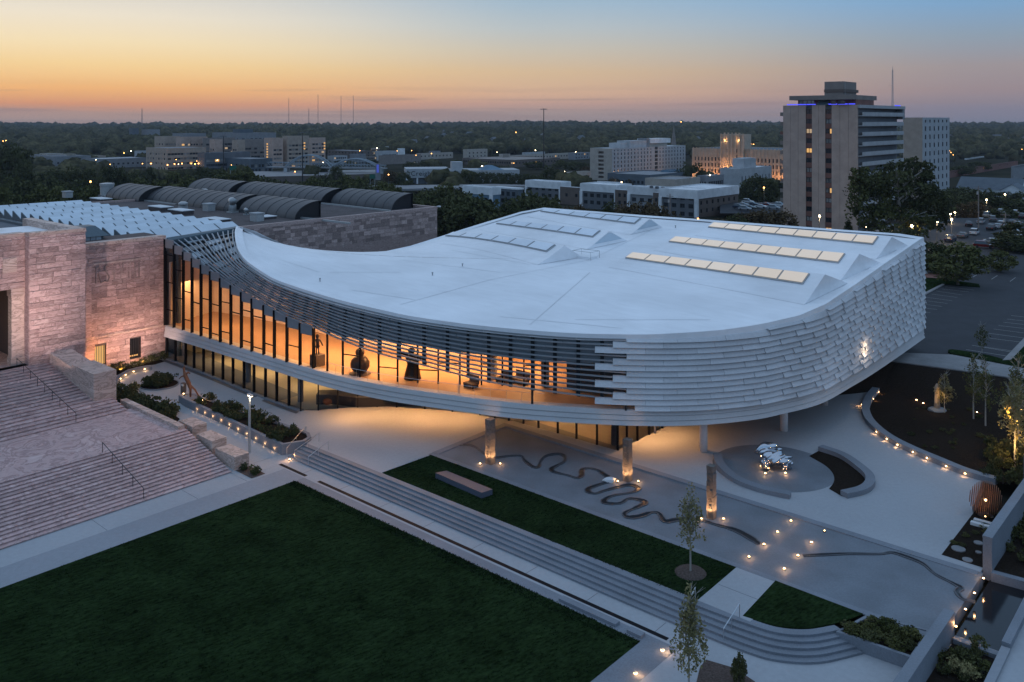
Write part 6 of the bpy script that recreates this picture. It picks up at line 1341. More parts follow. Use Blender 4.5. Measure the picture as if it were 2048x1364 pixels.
# round planting bed and low curved courtyard wall
rb = Gc(319, 770); ex = (Gc(356, 769)-Gc(282, 769)).length/2; m = MB(); m.v = []
P = [(rb.x+math.cos(a)*ex, rb.y+math.sin(a)*ex*.95) for a in [i*math.pi/16 for i in range(32)]]
t = thing('round_bed', 'round dark planting bed in the middle of the small courtyard', 'planting bed', rb); m = MB(); m.wall(P, .12, rb.z-.2, rb.z+.12, True); m.build('edging', M['granite'], t); m = MB(); m.sheet(P, rb.z+.09); m.build('soil', M['soil'], t)
cw = smooth([Gc(304, 734, .3), Gc(285, 736.5, .3), Gc(262, 742, .3), Gc(246, 749, .3), Gc(235, 758, .3), Gc(229, 768, .3)], 6)
t = thing('courtyard_wall', 'low curved seat wall with small lights at the back of the courtyard', 'garden wall', cw[10])
for i in range(0, len(cw)-1, 6): m = MB(); m.wall(cw[i:i+7], .5, .3, lambda p: cz(AB(p)[0])+.42); m.build('coping_block', M['granite'], t)
for i, (u, v) in enumerate(((288, 739.5), (265, 745), (248, 751.5), (237, 759))):
    p = at_u(cw, u); p = Vector((p.x, p.y, cz(AB(p)[0])+.24)); c = Vector((rb.x, rb.y, p.z))-p; recess_light('small wall light, %s from the right on the curved courtyard wall' % ordn(i), p+c.normalized()*.27, c, 'lights on the curved courtyard wall', 7)
m = MB(); m.sheet([Gc(332, 722, .05), Gc(310, 729, .05), Gc(285, 732, .05), Gc(255, 739, .05), Gc(235, 750, .05), Gc(205, 748, .05), Gc(250, 733, .05), Gc(320, 719, .05)]); m.build('garden_bed', M['soil'], kind='structure')
m = MB(); m.sheet([Gc(u, v, .06) for u, v in ((222, 775), (262, 780), (320, 806), (360, 838), (352, 846), (246, 806), (222, 806))]); m.build('garden_bed', M['soil'], kind='structure')
m = MB(); m.sheet([W(-6.3, -2.4, 0), W(-3.5, -2.4, 0), W(-3.5, -.9, 0), W(-6.3, -.9, 0)], LOW+.03); m.build('garden_bed', M['mulch'], kind='structure')
m = MB(); q = [p+Vector((-.1, -.45, 0)) for p in lowA]; q2 = [p+Vector((-.3, -1.05, 0)) for p in lowA]; [m.quad(*[(c.x, c.y, cz(AB(c)[0])+.05) for c in (q[i], q[i+1], q2[i+1], q2[i])]) for i in range(len(q)-1)]; m.build('gravel_strip', M['granite_d'], kind='structure')
# leaping figure sculpture and sign post by the planter head
p = W(-25.4, 3.3, LPT(-25.4)-.06); t = thing('leaping_sculpture', 'brown abstract leaping figure sculpture at the head of the long planter', 'sculpture', p)
m = MB(); m.tube([p, p+Vector((0, 0, .9)), p+Vector((-.2, 0, 1.6)), p+Vector((-.62, 0, 2.5)), p+Vector((-.75, 0, 3.0))], [.11, .15, .24, .22, .12], 10)
m.tube([p+Vector((.9, .2, 0)), p+Vector((.5, .1, .8)), p+Vector((-.05, 0, 1.35))], [.08, .1, .15], 8); m.build('body', M['slatw'], t, shade=True)
m = MB(); m.tube([p+Vector((-.6, 0, 2.5)), p+Vector((-1.05, 0, 2.35)), p+Vector((-1.3, 0, 2.1))], [.1, .08, .05], 7); m.tube([p+Vector((-.6, 0, 2.6)), p+Vector((-.25, 0, 2.85)), p+Vector((-.05, 0, 2.7))], [.15, .12, .08], 7); m.build('arm', M['slatw'], t, shade=True)
m = MB(); m.tube([p+Vector((-.72, 0, 2.9)), p+Vector((-.8, 0, 3.35)), p+Vector((-.65, 0, 3.6))], [.13, .12, .06], 8); m.build('head', M['slatw'], t, shade=True)
m = MB(); m.obox(p, E2, E1, .9, .6, p.z-.2, p.z+.02); m.build('base_slab', M['granite'], t)
def spot(label, p, grp, e=14, r=.075, kind='bulb', lift_=.10, name='ground_spotlight'):
    p = Vector(p); t = thing(name, label, 'spotlight', p, grp); m = MB(); m.lathe([(.09, 0), (.1, .06), (.085, lift_)], p, 10); m.build('housing', M['dark'], t); m = MB(); m.lathe([(r, lift_), (r*.8, lift_+.04), (.02, lift_+.06)], p, 10); m.build('lens', M[kind], t)
    if e: plight('glow', p+ZU*(lift_+.20), e*1.15, (1, .50, .20), .04, t)
    return t
gsp = 'small ground spotlights of the garden'
spot('bright spotlight in the planter at the foot of the leaping sculpture', W(-23.4, 3.6, LPT(-23.4)-.1), gsp, 26, .13)
spot('dim spotlight on the planter wall beside the sign post', W(-26.6, 3.1, LPT(-26.6)-.02), gsp, 5, .08)
p = Gc(367, 791); t = thing('sign_post', 'short dark sign post with a small white panel at the courtyard', 'sign', p); m = MB(); m.obox(p, E2, E1, .3, .2, p.z-.1, p.z+1.5); m.build('post', M['brown'], t); m = MB(); m.obox(p-E1*.15+E2*.1, E2, E1, .2, .1, p.z+1.2, p.z+1.42); m.build('panel', M['wht'], t)
spot('spotlight at the left foot of the concrete steps below the planter', W(-4.6, 2.55, LOW), gsp, 16)
# lamp post
p = G(499, 906, LOW+.12); t = thing('lamp_post', 'slender square lamp post with a lit top standing beside the marble blocks', 'lamp post', p)
zt = H-(790-VH)*p.y/F; m = MB(); m.obox(p, E2, E1, .09, .09, LOW, zt); m.build('pole', M['galv'], t); m = MB(); m.obox(p+E2*.1, E2, E1, .42, .14, zt-.02, zt+.1); m.build('lamp_head', M['galv'], t)
m = MB(); m.obox(p+E2*.1, E2, E1, .3, .1, zt-.08, zt-.022); m.build('lens', M['bulbw'], t); plight('glow', p*1+ZU*(zt-p.z-.3)+E2*.3-E1*.1, 34, (1, .8, .55), .06, t)
# bench on the grass strip
a0, b0 = AB(G(871, 944, .5)); m = MB(); p = W(10.6, 8.0); 
q = [G(871, 946, .5), G(893, 941.5, .5), G(985, 979, .5), G(963.5, 986, .5)]; t = MB().prism(q, 0, .52).build('granite_bench', M['benchg'], label='long solid granite bench lying on the dark grass strip', cat='bench', loc=(q[0].x, q[0].y, 0))
# basin river: a carved dark channel winding over the basin floor
r1 = [(917, 891), (935, 890), (950, 894), (959, 900.6), (972, 910), (990, 915.6), (1019, 912.4), (1042.6, 912.4), (1049, 921), (1066, 934), (1077, 934), (1081, 923), (1092, 912.4), (1115.6, 908), (1128.5, 912.4), (1128.5, 923), (1115.6, 930.6), (1103, 938), (1109, 944.6), (1135, 951), (1154, 956.4), (1163, 951), (1164, 940), (1178, 937), (1197, 941.4), (1208, 949), (1221, 957.5), (1223, 963), (1204, 968), (1178, 977), (1177, 984), (1191, 987.6), (1212, 981), (1257, 970.4), (1277, 977), (1264, 985.4), (1225, 992), (1208, 1001.5), (1214.5, 1007), (1240, 1007), (1257, 998), (1281, 1000.5), (1290, 1007), (1268, 1017.6), (1249, 1027), (1257, 1035), (1281, 1032.7), (1300, 1026), (1318, 1027), (1330, 1043), (1357, 1039.4), (1395, 1039), (1432, 1050), (1469, 1060), (1498, 1074.6), (1519, 1089)]
r2 = [(1606, 1112), (1647, 1110), (1697, 1108), (1759, 1108.6), (1784, 1105.7), (1813, 1114), (1846, 1128), (1871, 1149), (1904, 1166), (1921, 1176), (1914, 1184), (1926, 1199), (1951, 1205)]
def river(label, px, w0, w1):
    pts = smooth([G(u, v, 0) for u, v in px], 5); n = len(pts); t = thing('river_channel', label, 'stone channel', pts[0], 'dark winding river lines in the basin'); m = MB(); rim = MB(); rn = random.Random(n)
    L_, Rr = [], []
    for i, p in enumerate(pts):
        tn = (pts[min(i+1, n-1)]-pts[max(i-1, 0)]).normalized(); nn = Vector((-tn.y, tn.x, 0)); w_ = (w0+(w1-w0)*i/n)*(.75+.35*math.sin(i*.31)+.3*rn.random()); L_.append(p+nn*w_/2); Rr.append(p-nn*w_/2)
    for i in range(n): m.v += [(L_[i].x, L_[i].y, .004), (Rr[i].x, Rr[i].y, .004)]
    for i in range(n-1): m.f.append((2*i, 2*i+1, 2*i+3, 2*i+2))
    m.build('channel_bed', M['river'], t)
    for side in (L_, Rr): q = MB(); q.wall(side, .09, -.02, .07); q.build('channel_lip', M['granite_d'], t)
river('long dark carved river line meandering past the three granite columns', r1, .26, .50); river('short dark carved river line running to the pool edge at right', r2, .24, .36)
p = G(1219, 963, 0); m = MB(); m.ico(p+ZU*.15, .42, 2, .2, (1.5, .9, .6)); m.build('pale_boulder', M['wht'], label='small pale boulder lying in a bend of the river line', cat='boulder', loc=p)
# carved granite columns
def totem(label, u, vb, vt, wpx, grp, seed):
    p = G(u, vb, 0); h = H-(vt-VH)*p.y/F; hw = wpx/2*p.y/F*.74; rn = random.Random(seed); t = thing('granite_column', label, 'carved column', p, grp); n = 7
    z = 0
    for k in range(n):
        hh = h/n; m = MB(); tw = rn.uniform(-.03, .03); c = p+E2*rn.uniform(-.02, .02); s0 = hw*rn.uniform(.93, 1.05); s1 = hw*rn.uniform(.93, 1.05)
        m.hexa([c-E2*s0-E1*s0+ZU*z, c+E2*s0-E1*s0+ZU*z, c+E2*s0+E1*s0+ZU*z, c-E2*s0+E1*s0+ZU*z], [c-E2*s1-E1*s1+ZU*(z+hh-.03), c+E2*s1-E1*s1+ZU*(z+hh-.03+rn.uniform(-.0, .0)), c+E2*s1+E1*s1+ZU*(z+hh-.03), c-E2*s1+E1*s1+ZU*(z+hh-.03)])
        d = m.build('drum', M['totem'], t)
        if k < n-1:
            for q in range(5):                                          # raised curved carving on the two front faces
                fz = z+rn.uniform(.1, hh-.3); m = MB(); x0 = rn.uniform(-.8, .2)*s0; 
                if q % 2: P = [c-E1*(s0+.0)+E2*(x0+.6*s0*i/4)+ZU*(fz+.28*math.sin(i*.8)) for i in range(5)]
                else: P = [c-E2*(s0+.0)+E1*(x0+.6*s0*i/4)+ZU*(fz+.28*math.sin(i*.8)) for i in range(5)]
                m.tube(P, .055, 5); m.build('carving', M['totem'], d)
        z += hh
    m = MB(); m.obox(p, E2, E1, hw*.9, hw*.9, 0, h-.05); m.build('core', M['granite_d'], t)
    return t, p, hw
gt_ = 'carved granite columns in the basin'
T = [totem('carved granite column farthest left in the basin, under the museum overhang', 980.5, 926.5, 837, 19, gt_, 1), totem('carved granite column between the other two, by the pale boulder', 1255, 961.5, 877, 19, gt_, 2), totem('carved granite column nearest the young garden tree', 1423, 1036, 930, 19, gt_, 3)]
for (t, p, hw), w_ in zip(T, ('leftmost', 'middle', 'rightmost')):
    for s_, lab in ((-1, 'left'), (1, 'right')):
        q = p+Vector((s_*(hw+.62), -.35, 0)); spot('ground spotlight at the %s foot of the %s granite column' % (lab, w_), q, gsp, 11)
        sl = bpy.data.lights.new('uplight', 'SPOT'); sl.energy = 420; sl.color = (1, .52, .22); sl.spot_size = math.radians(60); sl.spot_blend = .6; sl.shadow_soft_size = .06
        so_ = bpy.data.objects.new('uplight', sl); link(so_, t, q+Vector((-.0*s_, -.35, .2))-org(t)); so_.rotation_euler = (p+ZU*1.7-(q+Vector((0, -.35, .2)))).to_track_quat('-Z', 'Y').to_euler()
sp = [(1582, 1044, 'spotlight nearest the terrace kerb in the loose cluster of basin lights'), (1555, 1066, 'spotlight between the kerb light and the left river end'), (1528, 1091, 'spotlight at the end of the long river line'), (1623, 1087, 'spotlight to the right in the loose cluster, above the second river start'),
      (1596, 1113.5, 'spotlight at the start of the short river line'), (1498, 1116, 'leftmost spotlight of the loose cluster of basin lights'), (1568.5, 1140, 'lowest spotlight of the loose cluster of basin lights'), (1967, 1159.5, 'spotlight at the pool edge nearest the tall end wall'),
      (1949, 1189, 'spotlight at the pool edge by the river mouth'), (1931, 1221.6, 'spotlight at the pool edge below the river mouth'), (1912, 1256, 'spotlight at the pool edge against the long wall')]
for u, v, lab in sp: spot(lab, G(u, v, 0), gsp, 13)
spot('tiny dim spotlight alone in the basin right of the cluster', G(1649, 1064, 0), gsp, 0, .05)
for i, (u, v) in enumerate(((1431, 1224.5), (1424, 1236), (1417, 1247.7), (1410, 1261))):
    z = LOW+.15*(4-i)-.1; p = G(u, v, z); recess_light('small light in the steps between the handrails, %s from the top' % ordn(i), p, (E2*.1-E1), 'step lights', 6, size=.10)
for u, v, lab in ((1325, 1297, 'half moon wall light on the lawn kerb nearest the steps'), (1271, 1343, 'half moon wall light on the lawn kerb at the picture bottom')):
    p = G(u, v, LOW+.15); t = thing('kerb_light', lab, 'light', (p.x, p.y, LOW), 'half moon kerb lights'); m = MB(); m.lathe([(.1, 0), (.1, .12), (.07, .16)], (p.x, p.y, LOW), 10); m.build('housing', M['galv'], t); m = MB(); m.lathe([(.11, .04), (.11, .09)], (p.x, p.y, LOW), 10); m.build('lens', M['bulb'], t); plight('glow', p+E2*.3+ZU*.12, 14, (1, .54, .24), .05, t)
# lights along the curved wall at right
cl_ = [(1732, 826), (1738, 837), (1749, 850), (1762, 861.5), (1782, 876), (1802.7, 888.6), (1833, 904), (1861, 917), (1899.7, 932.8), (1936, 945)]
for i, (u, v) in enumerate(cl_):
    p = at_u(cwl, u); j = min(range(len(cwl)), key=lambda k: (cwl[k]-p).length); tn = (cwl[min(j+1, len(cwl)-1)]-cwl[max(j-1, 0)]).normalized(); n_ = Vector((tn.y, -tn.x, 0)); n_ = n_ if n_.dot(Vector((-.5, -1, 0))) > 0 else -n_
    recess_light('recessed light, %s from the far end of the curved wall' % ordn(i), Vector((p.x, p.y, .25))+n_*.44, n_, 'recessed lights along the curved wall', 7)
# circular seats and crescent bed
sA = smooth([G(u, v, .45) for u, v in ((1435, 906), (1440, 924), (1460, 945), (1485, 960), (1518, 972), (1550, 980), (1581, 986))], 7)
sB = smooth([G(u, v, .45) for u, v in ((1641, 891), (1684, 906), (1716, 927), (1738, 947), (1739, 963), (1723, 975), (1688, 983.5))], 7)
for S_, lab in ((sA, 'left curved granite seat wall around the mirror sculpture'), (sB, 'right curved granite seat wall behind the crescent planting bed')):
    t = thing('curved_seat', lab, 'bench', S_[20], 'curved granite seats'); 
    for i in range(0, len(S_)-1, 14): m = MB(); m.wall(S_[i:i+15], .82, -.02, .45); m.build('seat_block', M['granite'], t)
c0_ = G(1548, 934, 0); rr = (G(1668, 934, 0)-c0_).length; m = MB(); m.sheet([(c0_.x+rr*math.cos(i*math.pi/24), c0_.y+rr*math.sin(i*math.pi/24)) for i in range(48)], .006); m.build('round_paving', M['basin'], kind='structure')
inn = smooth([G(u, v, 0) for u, v in ((1618, 912.5), (1651.5, 932), (1666.5, 949), (1667.6, 964), (1658, 978))], 5); outr = [G(1682, 992, 0)]+[Vector((p.x, p.y, 0)) for p in sB[::-1]]
m = MB(); m.sheet([(p.x, p.y) for p in inn+outr], .022); m.build('crescent_bed', M['soil'], kind='structure')
# mirror polished crumpled sculpture
p = G(1546, 938, 0); t = thing('mirror_sculpture', 'mirror polished crumpled metal sculpture lit by small spots on the round paving', 'sculpture', p)
vs3, fs3 = ICO(4); rn = np.random.default_rng(5)
def lump(c, r, sq, seed, amp=.22):
    g = np.random.default_rng(seed); K = g.normal(0, 1, (7, 3))*3.6; ph = g.uniform(0, 6, 7); q = MB(); out = []
    for v in vs3:
        d = sum(math.sin(K[i].dot(v)+ph[i]) for i in range(7))/7; d = 1+amp*2.2*(abs(d)*2-.5); out.append((c[0]+v[0]*r*sq[0]*d, c[1]+v[1]*r*sq[1]*d, max(c[2]+v[2]*r*sq[2]*d, .02)))
    return q.add(out, fs3)
lump((p.x-.1, p.y+.9, 1.35), .95, (1.35, .8, .72), 1).build('upper_fold', M['chrome'], t, shade=True); lump((p.x+.35, p.y, .95), 1.0, (1.35, .8, .62), 2).build('lower_fold', M['chrome'], t, shade=True)
lump((p.x-.85, p.y-.3, .55), .55, (.7, .7, 1), 3).build('front_leg', M['chrome'], t, shade=True); lump((p.x+1.25, p.y-.1, .5), .6, (.8, .8, .9), 4).build('rear_leg', M['chrome'], t, shade=True)
for u, v, lab in ((1522, 934, 'tiny spotlight left of the mirror sculpture'), (1530.8, 949, 'tiny spotlight in front of the left end of the mirror sculpture'), (1571, 948, 'tiny spotlight in front of the right end of the mirror sculpture'), (1536, 941, 'tiny spotlight under the front leg of the mirror sculpture')):
    spot(lab, G(u, v, 0), gsp, 14, .08)
# dark bed behind the curved wall: standing stone and spots
p = G(1874, 822, 0); t = thing('standing_stone', 'pale standing figure stone on a rough base in the dark bed', 'sculpture', p); m = MB(); m.tube([p+ZU*.3, p+ZU*1.0, p+ZU*2.0, p+ZU*2.7, p+ZU*3.1], [.36, .30, .26, .28, .1], 9); m.build('figure', M['tan2'], t, shade=True); m = MB(); m.ico(p+ZU*.1, .9, 2, .12, (1.1, .8, .4)); m.build('base', M['granite'], t)
plight('glow', p+Vector((-1.0, -.9, 1.2)), 9, (1, .72, .42), .06, t)
for u, v, lab in ((1833, 801.5, 'left one of two spotlights in the dark bed'), (1846.5, 808, 'right one of two spotlights in the dark bed')): spot(lab, G(u, v, .05), gsp, 7, .10)
spot('spotlight among the slim tree trunks in the dark bed', G(1954, 826, .05), gsp, 5, .08)
# slatted egg
p = G(1971, 1033, 0); t = thing('slatted_egg', 'big egg shaped sculpture of thin curved cedar slats lit from inside', 'sculpture', p); eh = 3.0; ew_ = 1.22
axd = Vector((.88, -.47, 0)); prp = Vector((-axd.y, axd.x, 0)); ns = 17
for i in range(ns):
    s_ = -1+2*(i+.5)/ns; rad = math.sqrt(max(0, 1-s_*s_)); lo = []; m = MB(); nn = 20; th = .022
    for sd in (-th, th):
        for k in range(nn):
            a = 2*math.pi*k/nn; zz_ = eh/2+math.sin(a)*rad*eh/2*.98; fl = 1-.16*math.sin(a)*rad*1.0+.05; x = math.cos(a)*rad*ew_*fl
            for inr in (1,):
                q = p+axd*(s_*ew_+sd+.13*math.sin(a*1.0+.6)*rad)+prp*x+ZU*zz_; lo.append(q)
    inner_ = [];
    c = p+axd*s_*ew_+ZU*eh/2
    r2_ = [c.lerp(q, .80)+axd*0 for q in lo]
    m.v = [tuple(q) for q in lo]+[tuple(q) for q in r2_]
    for k in range(nn):
        j = (k+1) % nn
        m.f += [(k, j, nn+j, nn+k), (2*nn+k, 2*nn+j, j, k), (3*nn+k, nn+k, nn+j, 3*nn+j), (2*nn+j, 2*nn+k, 3*nn+k, 3*nn+j)]
    m.build('slat', M['slatw'], t)
m = MB(); m.lathe([(.6, 0), (.6, .12)], p, 14); m.build('base', M['dark'], t); m = MB(); m.ico(p+ZU*1.45-prp*.2, .10, 1); m.build('lamp', M['bulb'], t); plight('glow', p+ZU*1.4, 30, (1, .5, .2), .1, t)
m = MB(); m.ico(p+ZU*.25-prp*.6, .06, 1); m.build('lamp', M['bulb'], t)
m = MB(); bedp = [G(1883, 1110, 0), G(1951, 1021, 0), G(1985, 1010, 0), G(2020, 1000, 0), G(1990, 1060, 0), G(1966, 1136, 0)]; m.sheet(bedp, .03); m.build('garden_bed', M['soil'], kind='structure')
for u, v, r, lab in ((1917, 1096.6, .50, 'largest pale stepping disc in the dark strip below the egg'), (1935, 1118.5, .36, 'pale stepping disc nearest the basin kerb'), (1957, 1084.7, .34, 'pale stepping disc closest to the egg bench'), (1957, 1103.5, .22, 'smallest pale stepping disc beside the end wall')):
    p = G(u, v, .1); m = MB(); m.lathe([(r, 0), (r, .08)], (p.x, p.y, .02), 18); m.build('stepping_disc', M['grey'], label=lab, cat='stepping stone', group='round stepping discs', loc=(p.x, p.y, .02))
for k, (u, v) in enumerate(((1968, 1042), (1962, 1049))): p = G(u, v, .2); m = MB(); m.obox(p, E2, E1, .75, .2, 0, .2+.06*k); m.build('stone_slab', M['wht'], label=['pale stone slab close under the slatted egg', 'pale stone slab lying in front of the other slab by the egg'][k], cat='slab', group='pale slabs by the egg', loc=(p.x, p.y, 0))
# walls at the right
t = thing('end_wall', 'tall thick granite wall at the right edge beside the slatted egg', 'garden wall', W(53, 24, 0))
wz = 2.5; a = G(1965.5, 1070.5, wz); b_ = G(1984, 1076, wz); c = G(2140, 880, wz); d = G(2110, 875, wz)
dd = E1; L_ = 16; m = MB(); m.prism([a, b_, b_+dd*L_, a+dd*L_], -.7, wz-.16); m.build('wall', M['granite'], t); m = MB(); m.prism([a-E2*.02-E1*.02, b_+E2*.02-E1*.02, b_+dd*L_+E2*.02, a+dd*L_-E2*.02], wz-.158, wz); m.build('coping', M['granite'], t)
q0 = a+dd*16; m = MB(); m.prism([q0-E2*.5, q0+E2*1.2, q0+E2*1.2+dd*6, q0-E2*.5+dd*6], -.5, wz+1.2); m.build('pier', M['granite'], t)
t = thing('long_wall', 'long granite wall running out of the picture at the bottom right', 'garden wall', W(53, 10, -.75)); wz = 1.0; a = G(1889, 1215.7, wz); b_ = G(1909, 1223, wz)
m = MB(); m.prism([a, b_, b_-dd*14, a-dd*14], LOW-.2, wz-.14); m.build('wall', M['granite'], t); m = MB(); m.prism([a-E2*.02, b_+E2*.02, b_-dd*14+E2*.02, a-dd*14-E2*.02], wz-.138, wz); m.build('coping', M['granite'], t)
# corner planter between curved steps and the wall
cp_ = [G(1676, 1264, .0), G(1738, 1232, 0), G(1857, 1262, 0), G(1823, 1315, 0)]
t = thing('corner_planter', 'low granite planter of dark shrubs between the curved steps and the long wall', 'planter', cp_[0])
m = MB(); m.prism([p+(sum(cp_, Vector())/4-p)*.02 for p in cp_], LOW-.2, -.12); m.build('soil', M['soil'], t); m = MB(); m.wall(cp_, .3, LOW-.2, .06, True); m.build('wall', M['granite'], t)
# pool
WZ_ = -.6; pq = [G(1984, 1153, WZ_), G(2120, 1196, WZ_), G(2070, 1330, WZ_), G(1905, 1281, WZ_)]
m = MB(); m.prism(pq, -1.4, WZ_); m.build('pool_water', M['water'], kind='structure')
def kerb(p, q, wd, z0, z1, nm='pool_kerb'): m = MB(); m.wall([p, q], wd, z0, z1); m.build(nm, M['granite'], kind='structure')
kerb(G(1983, 1143, 0), G(2120, 1180, 0), .55, -1.4, .03); kerb(G(1908, 1281, WZ_), G(2003, 1316, WZ_), .55, -1.4, -.38)
t = thing('slope_wall', 'pale low wall sloping along the right side of the dark pool', 'garden wall', G(2012, 1295, -.3)); m = MB(); m.wall([G(2075, 1160, .1), G(2012, 1295, -.2)], .5, -1.4, .12); m.build('wall', M['granite'], t); m = MB(); m.wall([G(2012, 1297, -.2), G(1968, 1390, -.2)], .5, -1.4, -.1); m.build('wall', M['conc2'], t)
m = MB(); m.prism([G(2018, 1298, -.4), G(2090, 1150, -.4), G(2200, 1150, -.4), G(2150, 1400, -.4), G(1975, 1390, -.4)], -1.4, -.3); m.build('side_path', M['conc'], kind='structure')
m = MB(); m.sheet([G(1905, 1288, -.7), G(2006, 1322, -.7), G(1960, 1400, -.7), G(1825, 1390, -.7)], -.66); m.build('garden_bed', M['soil'], kind='structure')
m = MB(); m.sheet([G(1990, 1080, 0), G(2120, 905, 0), G(2200, 1000, 0), G(2120, 1190, 0), G(1986, 1143, 0)], .0); m.build('garden_bed', M['soil'], kind='structure')
# mulch bed at the bottom
m = MB(); m.sheet([G(1412, 1320, LOW), G(1470, 1337, LOW), G(1510, 1364, LOW), G(1530, 1420, LOW), G(1380, 1420, LOW), G(1400, 1335, LOW)], LOW+.03); m.build('mulch_bed', M['mulch'], kind='structure')
m = MB(); m.lathe([(1.15, 0), (1.0, .12), (.3, .24)], G(1381, 1145, .03), 20); m.build('mulch_ring', M['mulch'], label='round mound of bark mulch at the foot of the young tree', cat='mulch', kind='stuff', loc=G(1381, 1145, .03))
# ================================================================== plants
def leaf_mesh(name, mt, n, leaf, clumps, rx, ry, rz, seed, shell=.55, low=-1, sub=.35, taper=None):
    """n little leaf faces gathered in clumps through the crown volume; centre at origin"""
    g = np.random.default_rng(seed); c = g.normal(0, 1, (clumps, 3)); c /= np.linalg.norm(c, axis=1)[:, None]; c *= g.uniform(shell, 1, (clumps, 1))**.8
    c[:, 2] = np.maximum(c[:, 2], low)
    if taper is not None: s_ = taper((c[:, 2]+1)/2); c[:, :2] *= s_[:, None]
    i = g.integers(0, clumps, n); sz = g.uniform(.5, 1.2, clumps)[i]; d = g.normal(0, 1, (n, 3)); d /= np.linalg.norm(d, axis=1)[:, None]; d *= g.uniform(.2, 1, (n, 1))**.5*sub*sz[:, None]
    p = (c[i]+d)*np.array([rx, ry, rz]); a = g.normal(0, 1, (n, 3)); a /= np.linalg.norm(a, axis=1)[:, None]; b = np.cross(a, g.normal(0, 1, (n, 3))); b /= np.linalg.norm(b, axis=1)[:, None]
    l = leaf*g.uniform(.6, 1.3, (n, 1)); V = np.stack([p-a*l*.5, p+b*l*.32, p+a*l*.5, p-b*l*.32], 1).reshape(-1, 3)
    me = bpy.data.meshes.new(name); me.vertices.add(4*n); me.vertices.foreach_set('co', V.ravel().astype(np.float32)); me.loops.add(4*n); me.loops.foreach_set('vertex_index', np.arange(4*n, dtype=np.int32)); me.polygons.add(n)
    me.polygons.foreach_set('loop_start', np.arange(0, 4*n, 4, dtype=np.int32)); me.polygons.foreach_set('loop_total', np.full(n, 4, dtype=np.int32)); me.update(calc_edges=True); me.materials.append(M[mt]); return me
def trunk_mesh(name, mt, h, r, limbs, reach, seed, lift_=.45, bend=.04, n=7):
    rn = random.Random(seed); m = MB(); P = [Vector((rn.uniform(-bend, bend)*h*i/4, rn.uniform(-bend, bend)*h*i/4, h*i/5)) for i in range(6)]; m.tube(P, [r*(1-.14*i) for i in range(6)], n)
    for k in range(limbs):
        f = rn.uniform(.35, .98); j = min(int(f*5), 4); s_ = P[j].lerp(P[j+1], f*5-j); a = rn.uniform(0, 6.28); L_ = reach*rn.uniform(.55, 1); e = s_+Vector((math.cos(a)*L_, math.sin(a)*L_, L_*rn.uniform(lift_, lift_+.7))); md = s_.lerp(e, .5)+Vector((0, 0, .06*L_)); m.tube([s_, md, e], [r*.5*(1-f*.4), r*.3, r*.1], 5)
        for q in range(2): e2 = md.lerp(e, rn.random())+Vector((rn.uniform(-1, 1), rn.uniform(-1, 1), rn.uniform(0, 1)))*L_*.4; m.tube([md, e2], [r*.2, r*.05], 4)
    return m.mesh(name, M[mt])
KIND = {}
def tree_kind(key, leaf, bark, n, lf, cl, R_, Hc, th, r, seed, **k):
    KIND[key] = (leaf_mesh('crown', leaf, n, lf, cl, R_, R_, Hc, seed, **k), trunk_mesh('trunk', bark, th+Hc*.7, r, 7, R_*.7, seed), th+Hc*.85, th+Hc*2.05)
tree_kind('round', 'leafd', 'bark', 2600, .85, 60, 5.2, 4.6, 2.2, .32, 1, low=-.7)
tree_kind('broad', 'leafd', 'bark', 3400, .9, 80, 7.0, 4.4, 2.4, .4, 2, low=-.6)
tree_kind('tall', 'leafd', 'bark', 2600, .8, 60, 4.2, 6.0, 2.6, .32, 3, low=-.8)
tree_kind('green', 'leaf', 'bark', 2600, .8, 60, 4.8, 4.6, 2.0, .3, 4, low=-.75)
tree_kind('rust', 'leafo', 'bark', 2200, .75, 55, 4.4, 4.4, 2.0, .3, 5, low=-.75)
tree_kind('pine', 'leafd', 'bark', 2200, .7, 60, 3.2, 6.2, 1.2, .28, 6, low=-.9, taper=lambda t: 1.15-t)
def tree(key, p, s, label, group, rz=None, sz=None):
    cm, tm, hc, _ = KIND[key]; t = thing('tree', label, 'tree', p, group, R.uniform(0, 6.28) if rz is None else rz)
    o = bpy.data.objects.new('trunk', tm); link(o, t); c = bpy.data.objects.new('crown', cm); link(c, t, (0, 0, hc)); t.scale = (s, s, s*(sz or 1)); return t
def row(lst, group, fmt):
    for i, (key, u, vtop, Y, s) in enumerate(lst):
        x = (u-U0)*Y/F; ht = KIND[key][3]; z0 = gz(x, Y); want = H-(vtop-VH)*Y/F-z0; sz = want/(ht*s)
        if want < 1.5: z0 -= 2; sz = 3/(ht*s)
        tree(key, (x, Y, z0), s, fmt(i, key), group, sz=max(.4, min(1.9, sz)))
kd = dict(round='round dark', broad='broad dark', tall='tall dark', green='fresher green', rust='rust tinged', pine='pointed dark')
